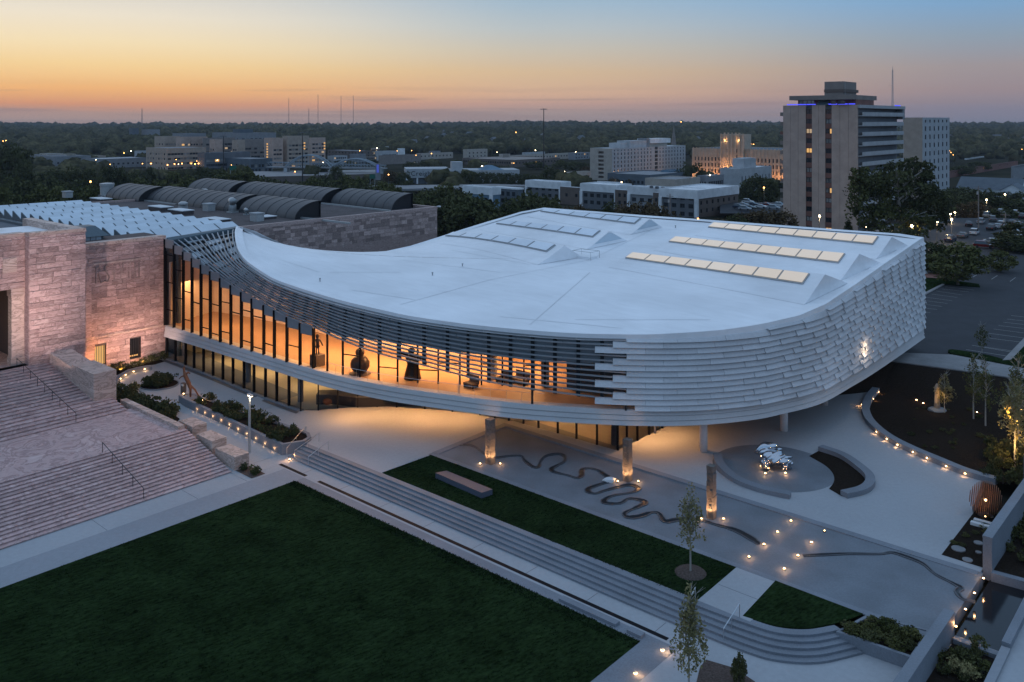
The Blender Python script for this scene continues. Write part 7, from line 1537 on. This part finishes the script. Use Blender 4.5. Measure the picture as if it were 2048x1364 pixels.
sec = [('behind the left end of the glass atrium roof', [('broad', 20, 283, 430, 1.6), ('tall', 48, 320, 400, 1.0), ('broad', 30, 352, 300, 1.3), ('green', 75, 368, 290, 1.1), ('broad', 110, 335, 430, 1.3), ('green', 112, 372, 270, 1.0), ('broad', 100, 352, 330, 1.2), ('green', 12, 372, 280, 1.0)]),
       ('between the atrium roof and the hospital', [('round', 150, 330, 420, 1.2), ('tall', 182, 334, 400, 1.0), ('tall', 216, 328, 380, 1.1), ('tall', 238, 331, 385, 1.0), ('green', 185, 368, 280, 1.0), ('round', 262, 338, 430, 1.2), ('green', 275, 355, 330, 1.1), ('green', 315, 358, 320, 1.1), ('tall', 298, 334, 470, 1.0), ('green', 240, 372, 270, .9), ('broad', 150, 360, 300, 1.1)]),
       ('behind the left group of barrel vaults', [('green', 345, 342, 420, 1.2), ('green', 372, 350, 340, 1.2), ('tall', 402, 330, 480, 1.1), ('round', 430, 334, 480, 1.2), ('green', 452, 340, 400, 1.2), ('green', 478, 336, 380, 1.1), ('green', 498, 332, 370, 1.1), ('broad', 535, 352, 330, 1.2), ('broad', 420, 362, 300, 1.2), ('rust', 560, 356, 330, 1.1), ('green', 500, 362, 300, 1.0)]),
       ('behind the right group of barrel vaults', [('round', 590, 360, 330, 1.1), ('green', 620, 352, 380, 1.1), ('round', 645, 345, 420, 1.1), ('tall', 672, 330, 520, 1.1), ('green', 690, 348, 420, 1.2), ('green', 712, 352, 400, 1.2), ('broad', 736, 366, 330, 1.2), ('green', 765, 362, 330, 1.1), ('round', 655, 362, 320, 1.1), ('green', 790, 366, 320, 1.1), ('broad', 700, 372, 300, 1.1), ('round', 810, 342, 500, .9)]),
       ('around the stone wing corner, left of the pavilion roof', [('broad', 868, 372, 260, 1.4), ('broad', 915, 377, 245, 1.5), ('green', 895, 364, 290, 1.1), ('broad', 948, 392, 236, 1.3), ('broad', 850, 378, 270, 1.3), ('round', 980, 420, 215, .9), ('rust', 1000, 424, 222, .7)]),
       ('in a hedge like row before the long college hall', [('tall', 895, 344, 520, .9), ('tall', 912, 340, 520, .9), ('tall', 930, 340, 518, .95), ('tall', 948, 342, 516, .95), ('tall', 965, 342, 514, .95), ('tall', 982, 343, 512, .95), ('tall', 1000, 344, 510, .95), ('tall', 1016, 344, 508, .95), ('tall', 1034, 345, 506, .9), ('tall', 1052, 346, 504, .9), ('tall', 1068, 348, 502, .9), ('round', 1100, 332, 520, 1.3)]),
       ('in front of the apartment row, behind the pavilion roof', [('broad', 1062, 380, 250, 1.25), ('round', 1030, 396, 240, 1.0), ('round', 1090, 392, 240, 1.0), ('rust', 1152, 400, 245, 1.0), ('rust', 1180, 412, 240, .7), ('round', 1222, 402, 245, .9), ('rust', 1258, 396, 240, 1.0), ('rust', 1290, 393, 236, 1.1), ('rust', 1315, 400, 232, 1.0), ('rust', 1240, 410, 230, .7), ('rust', 1350, 425, 225, .6), ('round', 1375, 434, 222, .6)]),
       ('around the school and the dormitory', [('round', 1385, 324, 520, 1.5), ('rust', 1418, 342, 470, 1.3), ('round', 1365, 335, 500, 1.0), ('rust', 1468, 322, 540, 1.1), ('broad', 1515, 348, 400, 1.1), ('round', 1535, 355, 390, 1.0), ('rust', 1225, 352, 480, .9), ('rust', 1265, 350, 480, .8), ('round', 1500, 362, 400, .9), ('round', 1398, 370, 420, .7)]),
       ('beside the foot of the beige tower', [('rust', 1500, 418, 232, 1.0), ('rust', 1532, 412, 230, 1.1), ('rust', 1560, 414, 226, 1.0), ('round', 1470, 428, 228, .8), ('pine', 1697, 436, 215, .6), ('rust', 1440, 432, 226, .7)]),
       ('among the valley roofs in the middle distance', [('round', 668, 318, 820, 1.2), ('green', 702, 322, 760, 1.2), ('round', 742, 318, 800, 1.1), ('round', 822, 322, 700, 1.2), ('broad', 858, 320, 720, 1.3), ('green', 915, 320, 800, 1.1), ('round', 990, 312, 900, 1.3), ('round', 1008, 330, 640, 1.1), ('broad', 1070, 322, 720, 1.3), ('green', 1118, 320, 740, 1.2), ('broad', 1150, 322, 690, 1.4), ('rust', 1172, 330, 620, 1.1), ('round', 985, 328, 700, 1.0), ('rust', 780, 338, 560, 1.0), ('round', 640, 330, 640, 1.1)]),
       ('around the parking lots at right', [('green', 1916, 484, 163, .95), ('green', 2000, 500, 178, .6), ('green', 1868, 508, 176, .6), ('round', 2040, 440, 215, 1.1), ('round', 2035, 470, 205, 1.0), ('round', 1862, 480, 190, .7)]),
       ('between the pale tower and the slate roofed hall', [('broad', 1925, 372, 380, 1.3), ('round', 1958, 376, 360, 1.3), ('rust', 1945, 398, 300, 1.2), ('round', 1990, 388, 330, 1.2), ('broad', 2030, 398, 330, 1.3), ('broad', 1905, 385, 330, 1.1), ('rust', 1975, 410, 290, 1.1), ('round', 2010, 415, 280, 1.1), ('broad', 1925, 330, 640, 1.3), ('broad', 1960, 322, 700, 1.3), ('round', 2000, 395, 420, 1.3), ('round', 2048, 382, 400, 1.1)])]
for where, lst in sec:
    lst = sorted(lst, key=lambda q: q[1])
    row(lst, 'town trees', lambda i, key, w_=where: '%s tree, %s from left %s' % (kd[key], ordn(i), w_))
# the big tree by the towers: spreading limbs that show, ragged crown
bp_ = Vector(((1795-U0)*205/F, 205, gz(90, 205))); t = thing('big_tree', 'huge spreading dark tree standing in front of the beige and pale towers', 'tree', bp_)
m = trunk_mesh('trunk', 'barkp', 13.5, .62, 16, 7.5, 21, .25); o = bpy.data.objects.new('trunk', m); link(o, t)
for k, (dx, dz, rx, rz_, n) in enumerate(((0, 13, 8.5, 5.0, 5200), (-5.2, 11, 5.0, 5.5, 2600), (6.0, 9, 5.5, 4.5, 3000), (-1, 6.5, 7.5, 3.6, 2600), (3, 16.2, 4, 3.0, 1500), (-6.8, 15.2, 2.6, 2.2, 700))):
    o = bpy.data.objects.new('crown', leaf_mesh('crown', 'leafd' if k % 2 == 0 else 'leaf', n, .62, 70, rx, rx*.8, rz_, 60+k, shell=.5, sub=.24)); link(o, t, (dx, (k % 3-1)*1.2, dz-.4))
t.scale = (1.16, 1.16, 1.2)
# young garden trees
def young(label, p, h, w_, n, seed, lm='leafy', lf=.20, cl=85):
    t = thing('young_tree', label, 'tree', p, 'young garden trees'); o = bpy.data.objects.new('trunk', trunk_mesh('trunk', 'barkp', h*.94, h*.009+.02, 26, w_*.62, seed, .75, .012, 6)); link(o, t)
    o = bpy.data.objects.new('crown', leaf_mesh('crown', lm, n, lf, cl, w_, w_, h*.40, seed, shell=.25, sub=.22, taper=lambda q: np.clip(1.25-q*1.0, .12, 1)*np.clip(.35+q*3, 0, 1))); link(o, t, (0, 0, h*.60)); return t
p = G(1381, 1143, .2); young('young tree with sparse yellow green leaves standing in the long grass strip', p, 6.4, 1.30, 1050, 31)
p = G(1378, 1395, LOW); young('young tree with dense olive leaves at the bottom edge beside the mulch bed', p, 6.3, 1.25, 1550, 32, cl=120)
for i, (u, v, h, w_, lab, n) in enumerate(((1889, 826, 4.6, 1.2, 'small golden lit tree right beside the standing stone', 700), (1947, 838, 7.6, 1.3, 'slim young tree in the dark bed, left of the pair', 700), (1971, 852, 7.4, 1.4, 'slim young tree in the dark bed, right of the pair', 800), (2030, 940, 8.6, 2.1, 'taller tree with golden lit leaves at the right edge', 2200), (2036, 900, 9.5, 2.0, 'dark thin tree behind the golden lit tree at the right edge', 1500), (1964, 706, 4.0, 1.1, 'small young tree standing at the near end of the parking bays', 400))):
    p = G(u, v, 0 if i < 5 else PZ); young(lab, p, h, w_, n, 40+i, 'leaf' if i in (1, 2, 4, 5) else 'leafy', .22, 60)
for (u, v, z, e) in ((1880, 822, 2.0, 30), (2030, 938, 2.6, 200), (2026, 928, 5.2, 200), (2036, 925, 4.0, 160)): p = G(u, v, 0); plight('tree_uplight', p+ZU*z+Vector((-.5, -1.0, 0)), e, (1, .58, .16), .1)
spot('golden spotlight below the tree at the right edge', G(2024, 948, 0), gsp, 0, .1)
# shrubs
SH = [leaf_mesh('foliage', 'leafd', 420, .17, 22, .62, .62, .5, 80+i, shell=.4, sub=.4, low=-.4) for i in range(3)]+[leaf_mesh('foliage', 'leaf', 420, .17, 22, .62, .62, .5, 90+i, shell=.4, sub=.4, low=-.4) for i in range(2)]+[leaf_mesh('foliage', 'leafy', 320, .15, 22, .6, .6, .5, 95, shell=.4, sub=.4, low=-.4)]
st_m = trunk_mesh('stem', 'bark', .5, .03, 4, .3, 3)
def shrub(p, s, label, group, k=None, sz=1.0):
    t = thing('shrub', label, 'shrub', p, group, R.uniform(0, 6)); o = bpy.data.objects.new('foliage', SH[R.randrange(3) if k is None else k]); link(o, t, (0, 0, .42)); o = bpy.data.objects.new('stem', st_m); link(o, t); t.scale = (s, s, s*sz); return t
rn = random.Random(5)
def shrubs(group, fmt, lst):                                            # lst of (point, size, kind, stretch); labels count from the left
    for i, (p, s, k, sz) in enumerate(sorted(lst, key=lambda q: q[0][0]/q[0][1])): shrub(p, s, fmt % ordn(i), group, k, sz)
U_ = rn.uniform; CH = rn.choice
shrubs('shrubs in the round courtyard bed', 'dark leafy shrub in the round courtyard bed, %s from the left', [((rb.x+math.cos(i*1.01)*ex*q, rb.y+math.sin(i*1.01)*ex*q, rb.z+.07), U_(1.0, 1.5), None, 1) for i in range(13) for q in (0 if i == 0 else U_(.3, .72),)])
hp_ = []
for i in range(24):
    p = Gc(226, 786).lerp(Gc(352, 842), i/23)+Vector((U_(-.7, .7), U_(-1.2, 1.2), 0)); p.z = cz(AB(p)[0])+.03; hp_.append((p, U_(1.1, 1.8), None, 1))
shrubs('shrubs along the landing parapet', 'dark shrub in the hedge along the landing parapet, %s from the left', hp_)
p = Gc(271, 783); shrub(p, 1.3, 'yellow lit shrub at the far end of the parapet hedge', 'lit shrub', 5); plight('shrub_glow', p+ZU*1.2-E1*.5, 6, (1, .62, .1), .05)
for b0, b1, w_ in ((3.1, 3.8, 'front'), (4.3, 5.6, 'back')):
    L_ = []
    for i in range(23): a = U_(-24, -7.2); b_ = U_(b0, min(b1, b1-.9*ss(-9, -25, a))); L_.append((W(a, b_, LPT(a)-.12), U_(.6, 1.1), CH((0, 1, 2, 0, 1, 2, 3)), CH((1, 1, 1.4))))
    shrubs('shrubs in the long planter', 'low dark shrub in the '+w_+' row of the long planter, %s from the left', L_)
L_ = []
for i in range(8): p = Gc(222, 748).lerp(Gc(322, 721), i/7); p.z = cz(AB(p)[0])+.05; L_.append((p+Vector((0, .3, 0)), U_(.8, 1.4), None, 1))
shrubs('shrubs at the foot of the marble wall', 'dark shrub against the foot of the inscription wall, %s from the left', L_)
shrubs('shrubs under the lamp post', 'small shrub in the corner bed under the lamp post, %s from the left', [(W(-5.9+U_(0, 2), -2.1+U_(0, 1), LOW+.03), U_(.5, .8), CH((0, 3)), 1) for i in range(6)])
for w_, f0, f1 in (('upper', .5, 1), ('lower', 0, .5)):
    L_ = []
    for i in range(22): c = sum(cp_, Vector())/4; p = cp_[0].lerp(cp_[1], U_(f0, f1)).lerp(cp_[3].lerp(cp_[2], U_(f0, f1)), rn.random()).lerp(c, .14); L_.append(((p.x, p.y, -.14), U_(.5, 1.0), CH((0, 1, 2, 3, 4, 4, 5)), .8))
    shrubs('shrubs in the corner planter', 'low shrub in the '+w_+' half of the corner planter, %s from the left', L_)
def scat(group, fmt, n, fu, fv, z, s0, s1, kinds, sz):
    shrubs(group, fmt, [((q.x, q.y, z), U_(s0, s1), CH(kinds), sz) for q in (G(U_(*fu), U_(*fv), z) for i in range(n))])
scat('shrubs below the pool', 'shrub in the dark bed below the pool, %s from the left', 20, (1862, 1972), (1302, 1370), -.66, .6, 1.1, (0, 1, 3, 4, 5), 1.1)
shrubs('shrubs by the slatted egg', 'small ground shrub in the dark strip by the egg, %s from the left', [((q.x, q.y, .03), U_(.35, .6), CH((0, 3)), .5) for q in (G(1900, 1100, 0).lerp(G(1985, 1020, 0), rn.random())+Vector((U_(-.5, 1.0), U_(-.9, .3), 0)) for i in range(14))])
scat('shrubs on the dark bed', 'small dry shrub scattered over the dark bed, %s from the left', 23, (1790, 1980), (815, 900), .03, .3, .7, (0, 1, 2), .6)
scat('shrubs at the right edge', 'dark shrub under the trees at the right edge, %s from the left', 16, (1975, 2060), (895, 985), .03, .9, 1.8, (0, 1, 3), 1.2)
scat('shrubs behind the end wall', 'dark shrub behind the tall end wall, %s from the left', 18, (2004, 2060), (1030, 1130), .0, .7, 1.3, (0, 1, 2, 4), 1)
p = G(1478, 1366, LOW+.03); t = thing('conifer', 'small narrow dark conifer standing in the mulch bed at the bottom', 'conifer', p)
for k, (dx, h, r) in enumerate(((0, 1.9, .42), (.22, 1.7, .30), (-.2, 1.5, .28))): o = bpy.data.objects.new('foliage', leaf_mesh('foliage', 'leafd', 1500, .10, 60, r, r, h/2, 120+k, shell=.2, sub=.3, taper=lambda q: np.clip(1.35-q, .3, 1))); link(o, t, (dx, .05*k, h/2))
o = bpy.data.objects.new('trunk', trunk_mesh('trunk', 'bark', 1.0, .06, 3, .2, 9)); link(o, t)
# ================================================================== cars
def car_proto(suv, mt):
    t = bpy.data.objects.new('parked_car', None); hh = 1.72 if suv else 1.42; x1 = 2.3; wd = .9
    prof = [(-x1, .42), (-x1, .82), (-x1+.1, .92), (-1.5, 1.0 if not suv else 1.05)] if not suv else [(-x1, .45), (-x1, .95), (-2.2, 1.05)]
    body = [(-2.3, .38), (2.25, .38), (2.3, .62), (2.2, .84), (1.1, .98), (-2.05, 1.02 if suv else .98), (-2.32, .86)]
    m = MB(); n = len(body)
    m.hexa([(x, -wd, z) for x, z in body], [(x, wd, z) for x, z in body]); b_ = m.mesh('body', mt)
    cab = [(-2.1 if suv else -1.7, 1.0), (1.1, .97), (.35, hh-.06), (-.2, hh), (-1.75 if suv else -1.0, hh-.03)]
    m = MB(); m.hexa([(x, -wd+.06+(.16 if z > 1.2 else 0), z) for x, z in cab], [(x, wd-.06-(.16 if z > 1.2 else 0), z) for x, z in cab]); g_ = m.mesh('window', M['wdark'])
    m = MB(); m.hexa([(x, -wd+.2, hh-.05) for x in (-1.75 if suv else -1.0, .3)]+[(x, wd-.2, hh-.05) for x in (.3, -1.75 if suv else -1.0)], [(x, -wd+.24, hh+.03) for x in (-1.65 if suv else -.9, .2)]+[(x, wd-.24, hh+.03) for x in (.2, -1.65 if suv else -.9)]); r_ = m.mesh('roof', mt)
    return t, b_, g_, r_
m = MB(); m.tube([(0, -.11, 0), (0, .11, 0)], .34, 12); wheel_me = m.mesh('wheel', M['dark'])
m = MB(); m.xbox(-.05, .05, -.18, .18, -.08, .08); tl_me = m.mesh('tail_light', mat('tail_red', (.25, .01, .01), .3)); hl_me = m.mesh('headlight', M['wht'])
cm_ = {k: mat('car_'+k, c, .25, .05, 1, 0, blotch=0, spec=.6) for k, c in dict(white=(.6, .6, .6), silver=(.36, .37, .38), black=(.012, .012, .014), red=(.16, .015, .015), blue=(.02, .03, .06), grey=(.11, .115, .12), tan=(.36, .32, .26)).items()}
pc = {}
def car(col, suv, p, rz, label, grp):
    if (col, suv) not in pc: pc[col, suv] = car_proto(suv, cm_[col])[1:]
    t = thing('parked_car', label, 'car', p, grp, rz)
    for nm, me in zip(('body', 'window', 'roof'), pc[col, suv]): o = bpy.data.objects.new(nm, me); link(o, t)
    for x in (-1.45, 1.4):
        for y in (-.82, .82): o = bpy.data.objects.new('wheel', wheel_me); link(o, t, (x, y, .34))
    for y in (-.65, .65): o = bpy.data.objects.new('tail_light', tl_me); link(o, t, (-2.31, y, .8)); o = bpy.data.objects.new('headlight', hl_me); link(o, t, (2.27, y, .7))
    return t
gc = 'cars in the parking lots'
for col, suv, u, v, rz, lab in [('blue', 1, 1901, 483, AE1, 'dark blue car nearest the pavilion corner, parked by the kerb'), ('grey', 0, 1926, 475, AE1, 'grey car parked just behind the dark blue car'), ('white', 1, 1949, 469, AE1+.1, 'white car parked alone in the drive of the lot'),
                               ('black', 1, 1983, 460, AE1, 'black car at the near end of the far row of parked cars'), ('silver', 0, 1996, 457, AE1, 'silver car in the far row next to the black one'), ('white', 1, 2004, 453, AE1, 'white car ending the far row of parked cars'), ('red', 1, 1968, 496, AE2+.15, 'dark red car with tail lights toward the pavilion'),
                               ('silver', 0, 1987, 488, AE2+.15, 'silver car parked right behind the dark red one'), ('black', 0, 2000, 494, AE2+.15, 'black car parked beside the dark red one'), ('silver', 1, 2025, 466, AE2, 'silver car half hidden behind the roadside tree at the right edge'), ('blue', 0, 2014, 474, AE2, 'dark blue car half hidden behind the roadside tree'), ('white', 1, 2002, 428, AE1, 'white van standing on the far street beyond the lot'), ('black', 1, 2046, 437, AE1, 'black car at the right edge on the far street'), ('grey', 1, 1985, 442, AE1+.3, 'grey car standing apart before the far street')]:
    car(col, suv, G(u, v, PZ+.01), rz, lab, gc)
for i, (col, suv, u, v) in enumerate((('silver', 0, 1486, 410), ('white', 1, 1496, 404), ('blue', 0, 1505, 409), ('silver', 1, 1490, 418), ('grey', 0, 1500, 416), ('white', 0, 1522, 414), ('red', 0, 1533, 410), ('silver', 1, 1548, 416), ('white', 1, 1560, 411), ('blue', 1, 1478, 415))):
    Y = 350-(v-404)*1.6; p = D(u, v, Y); car(col, suv, (p.x, p.y, H-(v+2-VH)*Y/F), AE2+.1, '%s car, %s in the small lot left of the beige tower' % (col, ordn(i)), gc)
m = MB(); q = [D(1440, 424, 322), D(1590, 424, 322), D(1590, 400, 352), D(1440, 400, 352)]; q = [(p.x, p.y, H-(v+2.6-VH)*p.y/F) for p, v in zip(q, (424, 424, 402, 402))]; m.quad(*q); m.build('small_parking_lot', M['asphalt'], kind='structure')
for i, (col, suv, u, v, rz) in enumerate((('silver', 0, 2036, 452, AE1), ('black', 0, 2024, 449, AE1), ('white', 0, 2041, 480, AE2+.15), ('grey', 1, 2028, 500, AE2+.15), ('silver', 1, 1962, 447, AE1+.1), ('black', 0, 1938, 452, AE1+.2), ('white', 1, 2030, 430, AE1), ('tan', 1, 1975, 434, AE1))):
    car(col, suv, G(u, v, PZ+.01), rz, '%s car in the back rows of the right lot, %s of the extra row' % (col, ordn(i)), gc)
# ================================================================== street lamps
def street_lamp(label, u, v, Y, grp, kind='bulbw', r=.3, e=90, c=(1, .72, .40)):
    x = (u-U0)*Y/F; z = H-(v-VH)*Y/F; z0 = min(gz(x, Y), z-2); t = thing('street_lamp', label, 'street lamp', (x, Y, z0), grp); m = MB(); m.tube([(x, Y, z0), (x, Y, z+.1)], [.1, .06], 6); m.build('pole', M['dgrey'], t)
    m = MB(); m.lathe([(.05, r*.9), (r*1.15, r*.55), (r*1.2, r*.3)], (x, Y, z), 10); m.build('lamp_hood', M['dgrey'], t); m = MB(); m.ico((x, Y, z), r, 2); m.build('lamp_globe', M[kind], t, shade=True)
    if e: plight('glow', (x, Y-.4, z-.5-r), e, c, .2, t)
gl_ = 'street lamps around the right parking lot'
for u, v, Y, lab, e in ((1823.5, 451.7, 205, 'brightest lamp, just behind the pavilion corner', 420), (1860, 446, 215, 'lamp left of the twin pair before the lot', 320), (1874, 444, 218, 'lamp right of the twin pair before the lot', 320), (1892, 430.4, 240, 'lamp on a tall pole at the lot entrance', 260), (1900.7, 427.5, 262, 'lamp just behind the tall pole lamp', 200), (1910, 424.5, 290, 'small lamp third beyond the tall pole lamp', 160), (1903, 438.7, 222, 'bright lamp standing over the parked cars', 420), (1926, 419.4, 310, 'small farthest lamp of the receding line', 120), (1973, 399.6, 300, 'lone bright lamp before the slate roofed hall', 260), (2010, 388.6, 340, 'lone lamp near the white gabled house', 160)):
    street_lamp(lab, u, v, Y, gl_, 'bulbw', .30, e, (1, .70, .36))
for u, v, Y, lab, kd_, e in ((1639, 432, 235, 'white lamp in front of the beige tower foot', 'bulbw', 260), (1734, 453, 225, 'lamp on the utility pole beside the beige tower', 'bulbw', 160), (1784, 455, 226, 'orange lamp under the huge spreading tree', 'bulbo', 160), (1528, 375, 360, 'lamp over the small lot before the school trees', 'bulbo', 160), (1243, 364, 440, 'lamp glowing over the apartment roofs', 'bulbw', 100), (1396, 438, 240, 'orange lamp right behind the pavilion roof edge', 'bulbo', 40), (1420, 350, 440, 'white lamp over the office roofs by the school', 'bulbw', 100)):
    street_lamp(lab, u, v, Y, 'street lamps behind the pavilion', kd_, .30, e)
fl = [(1032, 264.5, 1500, 'bulbo', 'orange lamp high on the wooded hill right of the middle'), (863, 307, 850, 'bulbo', 'orange lamp on the low cream block roof'), (964, 332, 560, 'bulbw', 'white lamp above the college hall roof'), (1071, 300.5, 850, 'bulbw', 'white lamp on the long cream block'), (777, 349, 540, 'bulbo', 'orange lamp by the college hall left end'), (1117, 345, 540, 'bulbw', 'left lamp beside the parking deck'), (1129, 343, 540, 'bulbw', 'right lamp beside the parking deck'),
      (939, 288, 1100, 'bulbo', 'red orange lamp under the hill among houses'), (1502, 288, 760, 'bulbo', 'left lamp behind the school tower'), (1507, 288.5, 760, 'bulbo', 'right lamp behind the school tower'), (248, 306, 900, 'bulbo', 'orange lamp left of the hospital sheds'), (262, 302, 950, 'bulbw', 'white lamp left of the hospital sheds'), (285, 327, 720, 'bulbo', 'orange lamp at the hospital left foot'), (6, 282, 1000, 'bulbo', 'orange lamp at the far left edge'), (12, 281, 1000, 'bulbo', 'orange lamp second from the far left edge'), (181, 363, 330, 'bulbo', 'orange lamp low between the trees at left'),
      (590, 343, 620, 'bulbo', 'small orange lamp left on the highway'), (658, 350, 600, 'bulbo', 'small orange lamp right on the highway'), (754, 296, 950, 'bulbw', 'white lamp left of the white roof box'), (1362, 243.5, 3000, 'bulbo', 'orange beacon far away on the horizon'), (1418, 256, 2300, 'bulbw', 'white far light right of the church spire'), (1575, 262, 2200, 'bulbo', 'orange far light left of the tower'), (1905, 268, 2000, 'bulbo', 'orange far light right of the pale tower'), (1856, 375, 500, 'bulbw', 'white light low on the pale tower side')]
for u, v, Y, kd_, lab in fl: street_lamp(lab, u, v, Y, 'far lamps in the town', kd_, .30*max(1, Y/650) if v < 282 or Y > 800 else .34, 0)
rn = random.Random(23); fl2 = sorted([(rn.uniform(180, 660), rn.uniform(318, 336), rn.uniform(640, 720)) for i in range(10)]+[(rn.uniform(660, 1180), rn.uniform(298, 332), rn.uniform(640, 1000)) for i in range(12)])
for i, (u, v, Y) in enumerate(fl2): street_lamp('small warm lamp in the dusk valley, %s from the left of its line' % ordn(i), u, v, Y, 'small valley lamps', 'bulbo' if i % 3 else 'bulbw', .26*max(1, Y/700), 0)
fl3 = sorted([(rn.uniform(1890, 2048), rn.uniform(270, 345), rn.uniform(700, 1300)) for i in range(8)])
for i, (u, v, Y) in enumerate(fl3): street_lamp('small warm lamp beyond the pale tower, %s from the left' % ordn(i), u, v, Y, 'small lamps at far right', 'bulbo', .24*max(1, Y/700), 0)
def pole(label, u, vt, Y, wire=False):
    x = (u-U0)*Y/F; z0 = gz(x, Y)-.5; z1 = H-(vt-VH)*Y/F; t = thing('utility_pole', label, 'utility pole', (x, Y, z0), 'wooden utility poles'); m = MB(); m.tube([(x, Y, z0), (x, Y, z1)], [.2, .14], 7); m.build('pole', M['taupe'], t); m = MB(); m.obox((x, Y, 0), E2, E1, 1.1, .07, z1-.7, z1-.55); m.build('cross_arm', M['taupe'], t); m = MB(); m.lathe([(.25, 0), (.25, .8)], (x-.4, Y-.2, z1-2.4), 8); m.build('transformer', M['galv'], t)
pole('wooden utility pole with transformer in front of the beige tower foot', 1734, 417, 222); pole('wooden utility pole before the dark apartment end', 1340, 388, 250); pole('wooden utility pole before the slate roofed hall', 1957, 372, 250); pole('tall pole at the right edge by the street trees', 2011, 425, 225)
# ================================================================== dusk air
def haze():
    m = MB(); m.xbox(-4950, 4950, -250, 5500, -45, 130); o = m.build('haze', None, kind='stuff', label='thin bluish evening air over the town and hills')
    mt_ = bpy.data.materials.new('haze_air'); mt_.use_nodes = True; N = mt_.node_tree.nodes; N.clear(); out = N.new('ShaderNodeOutputMaterial'); v = N.new('ShaderNodeVolumePrincipled')
    v.inputs['Color'].default_value = (.72, .80, .95, 1); v.inputs['Density'].default_value = HAZE; mt_.node_tree.links.new(v.outputs[0], out.inputs['Volume']); o.data.materials.clear(); o.data.materials.append(mt_)
HAZE = 6e-5
haze()
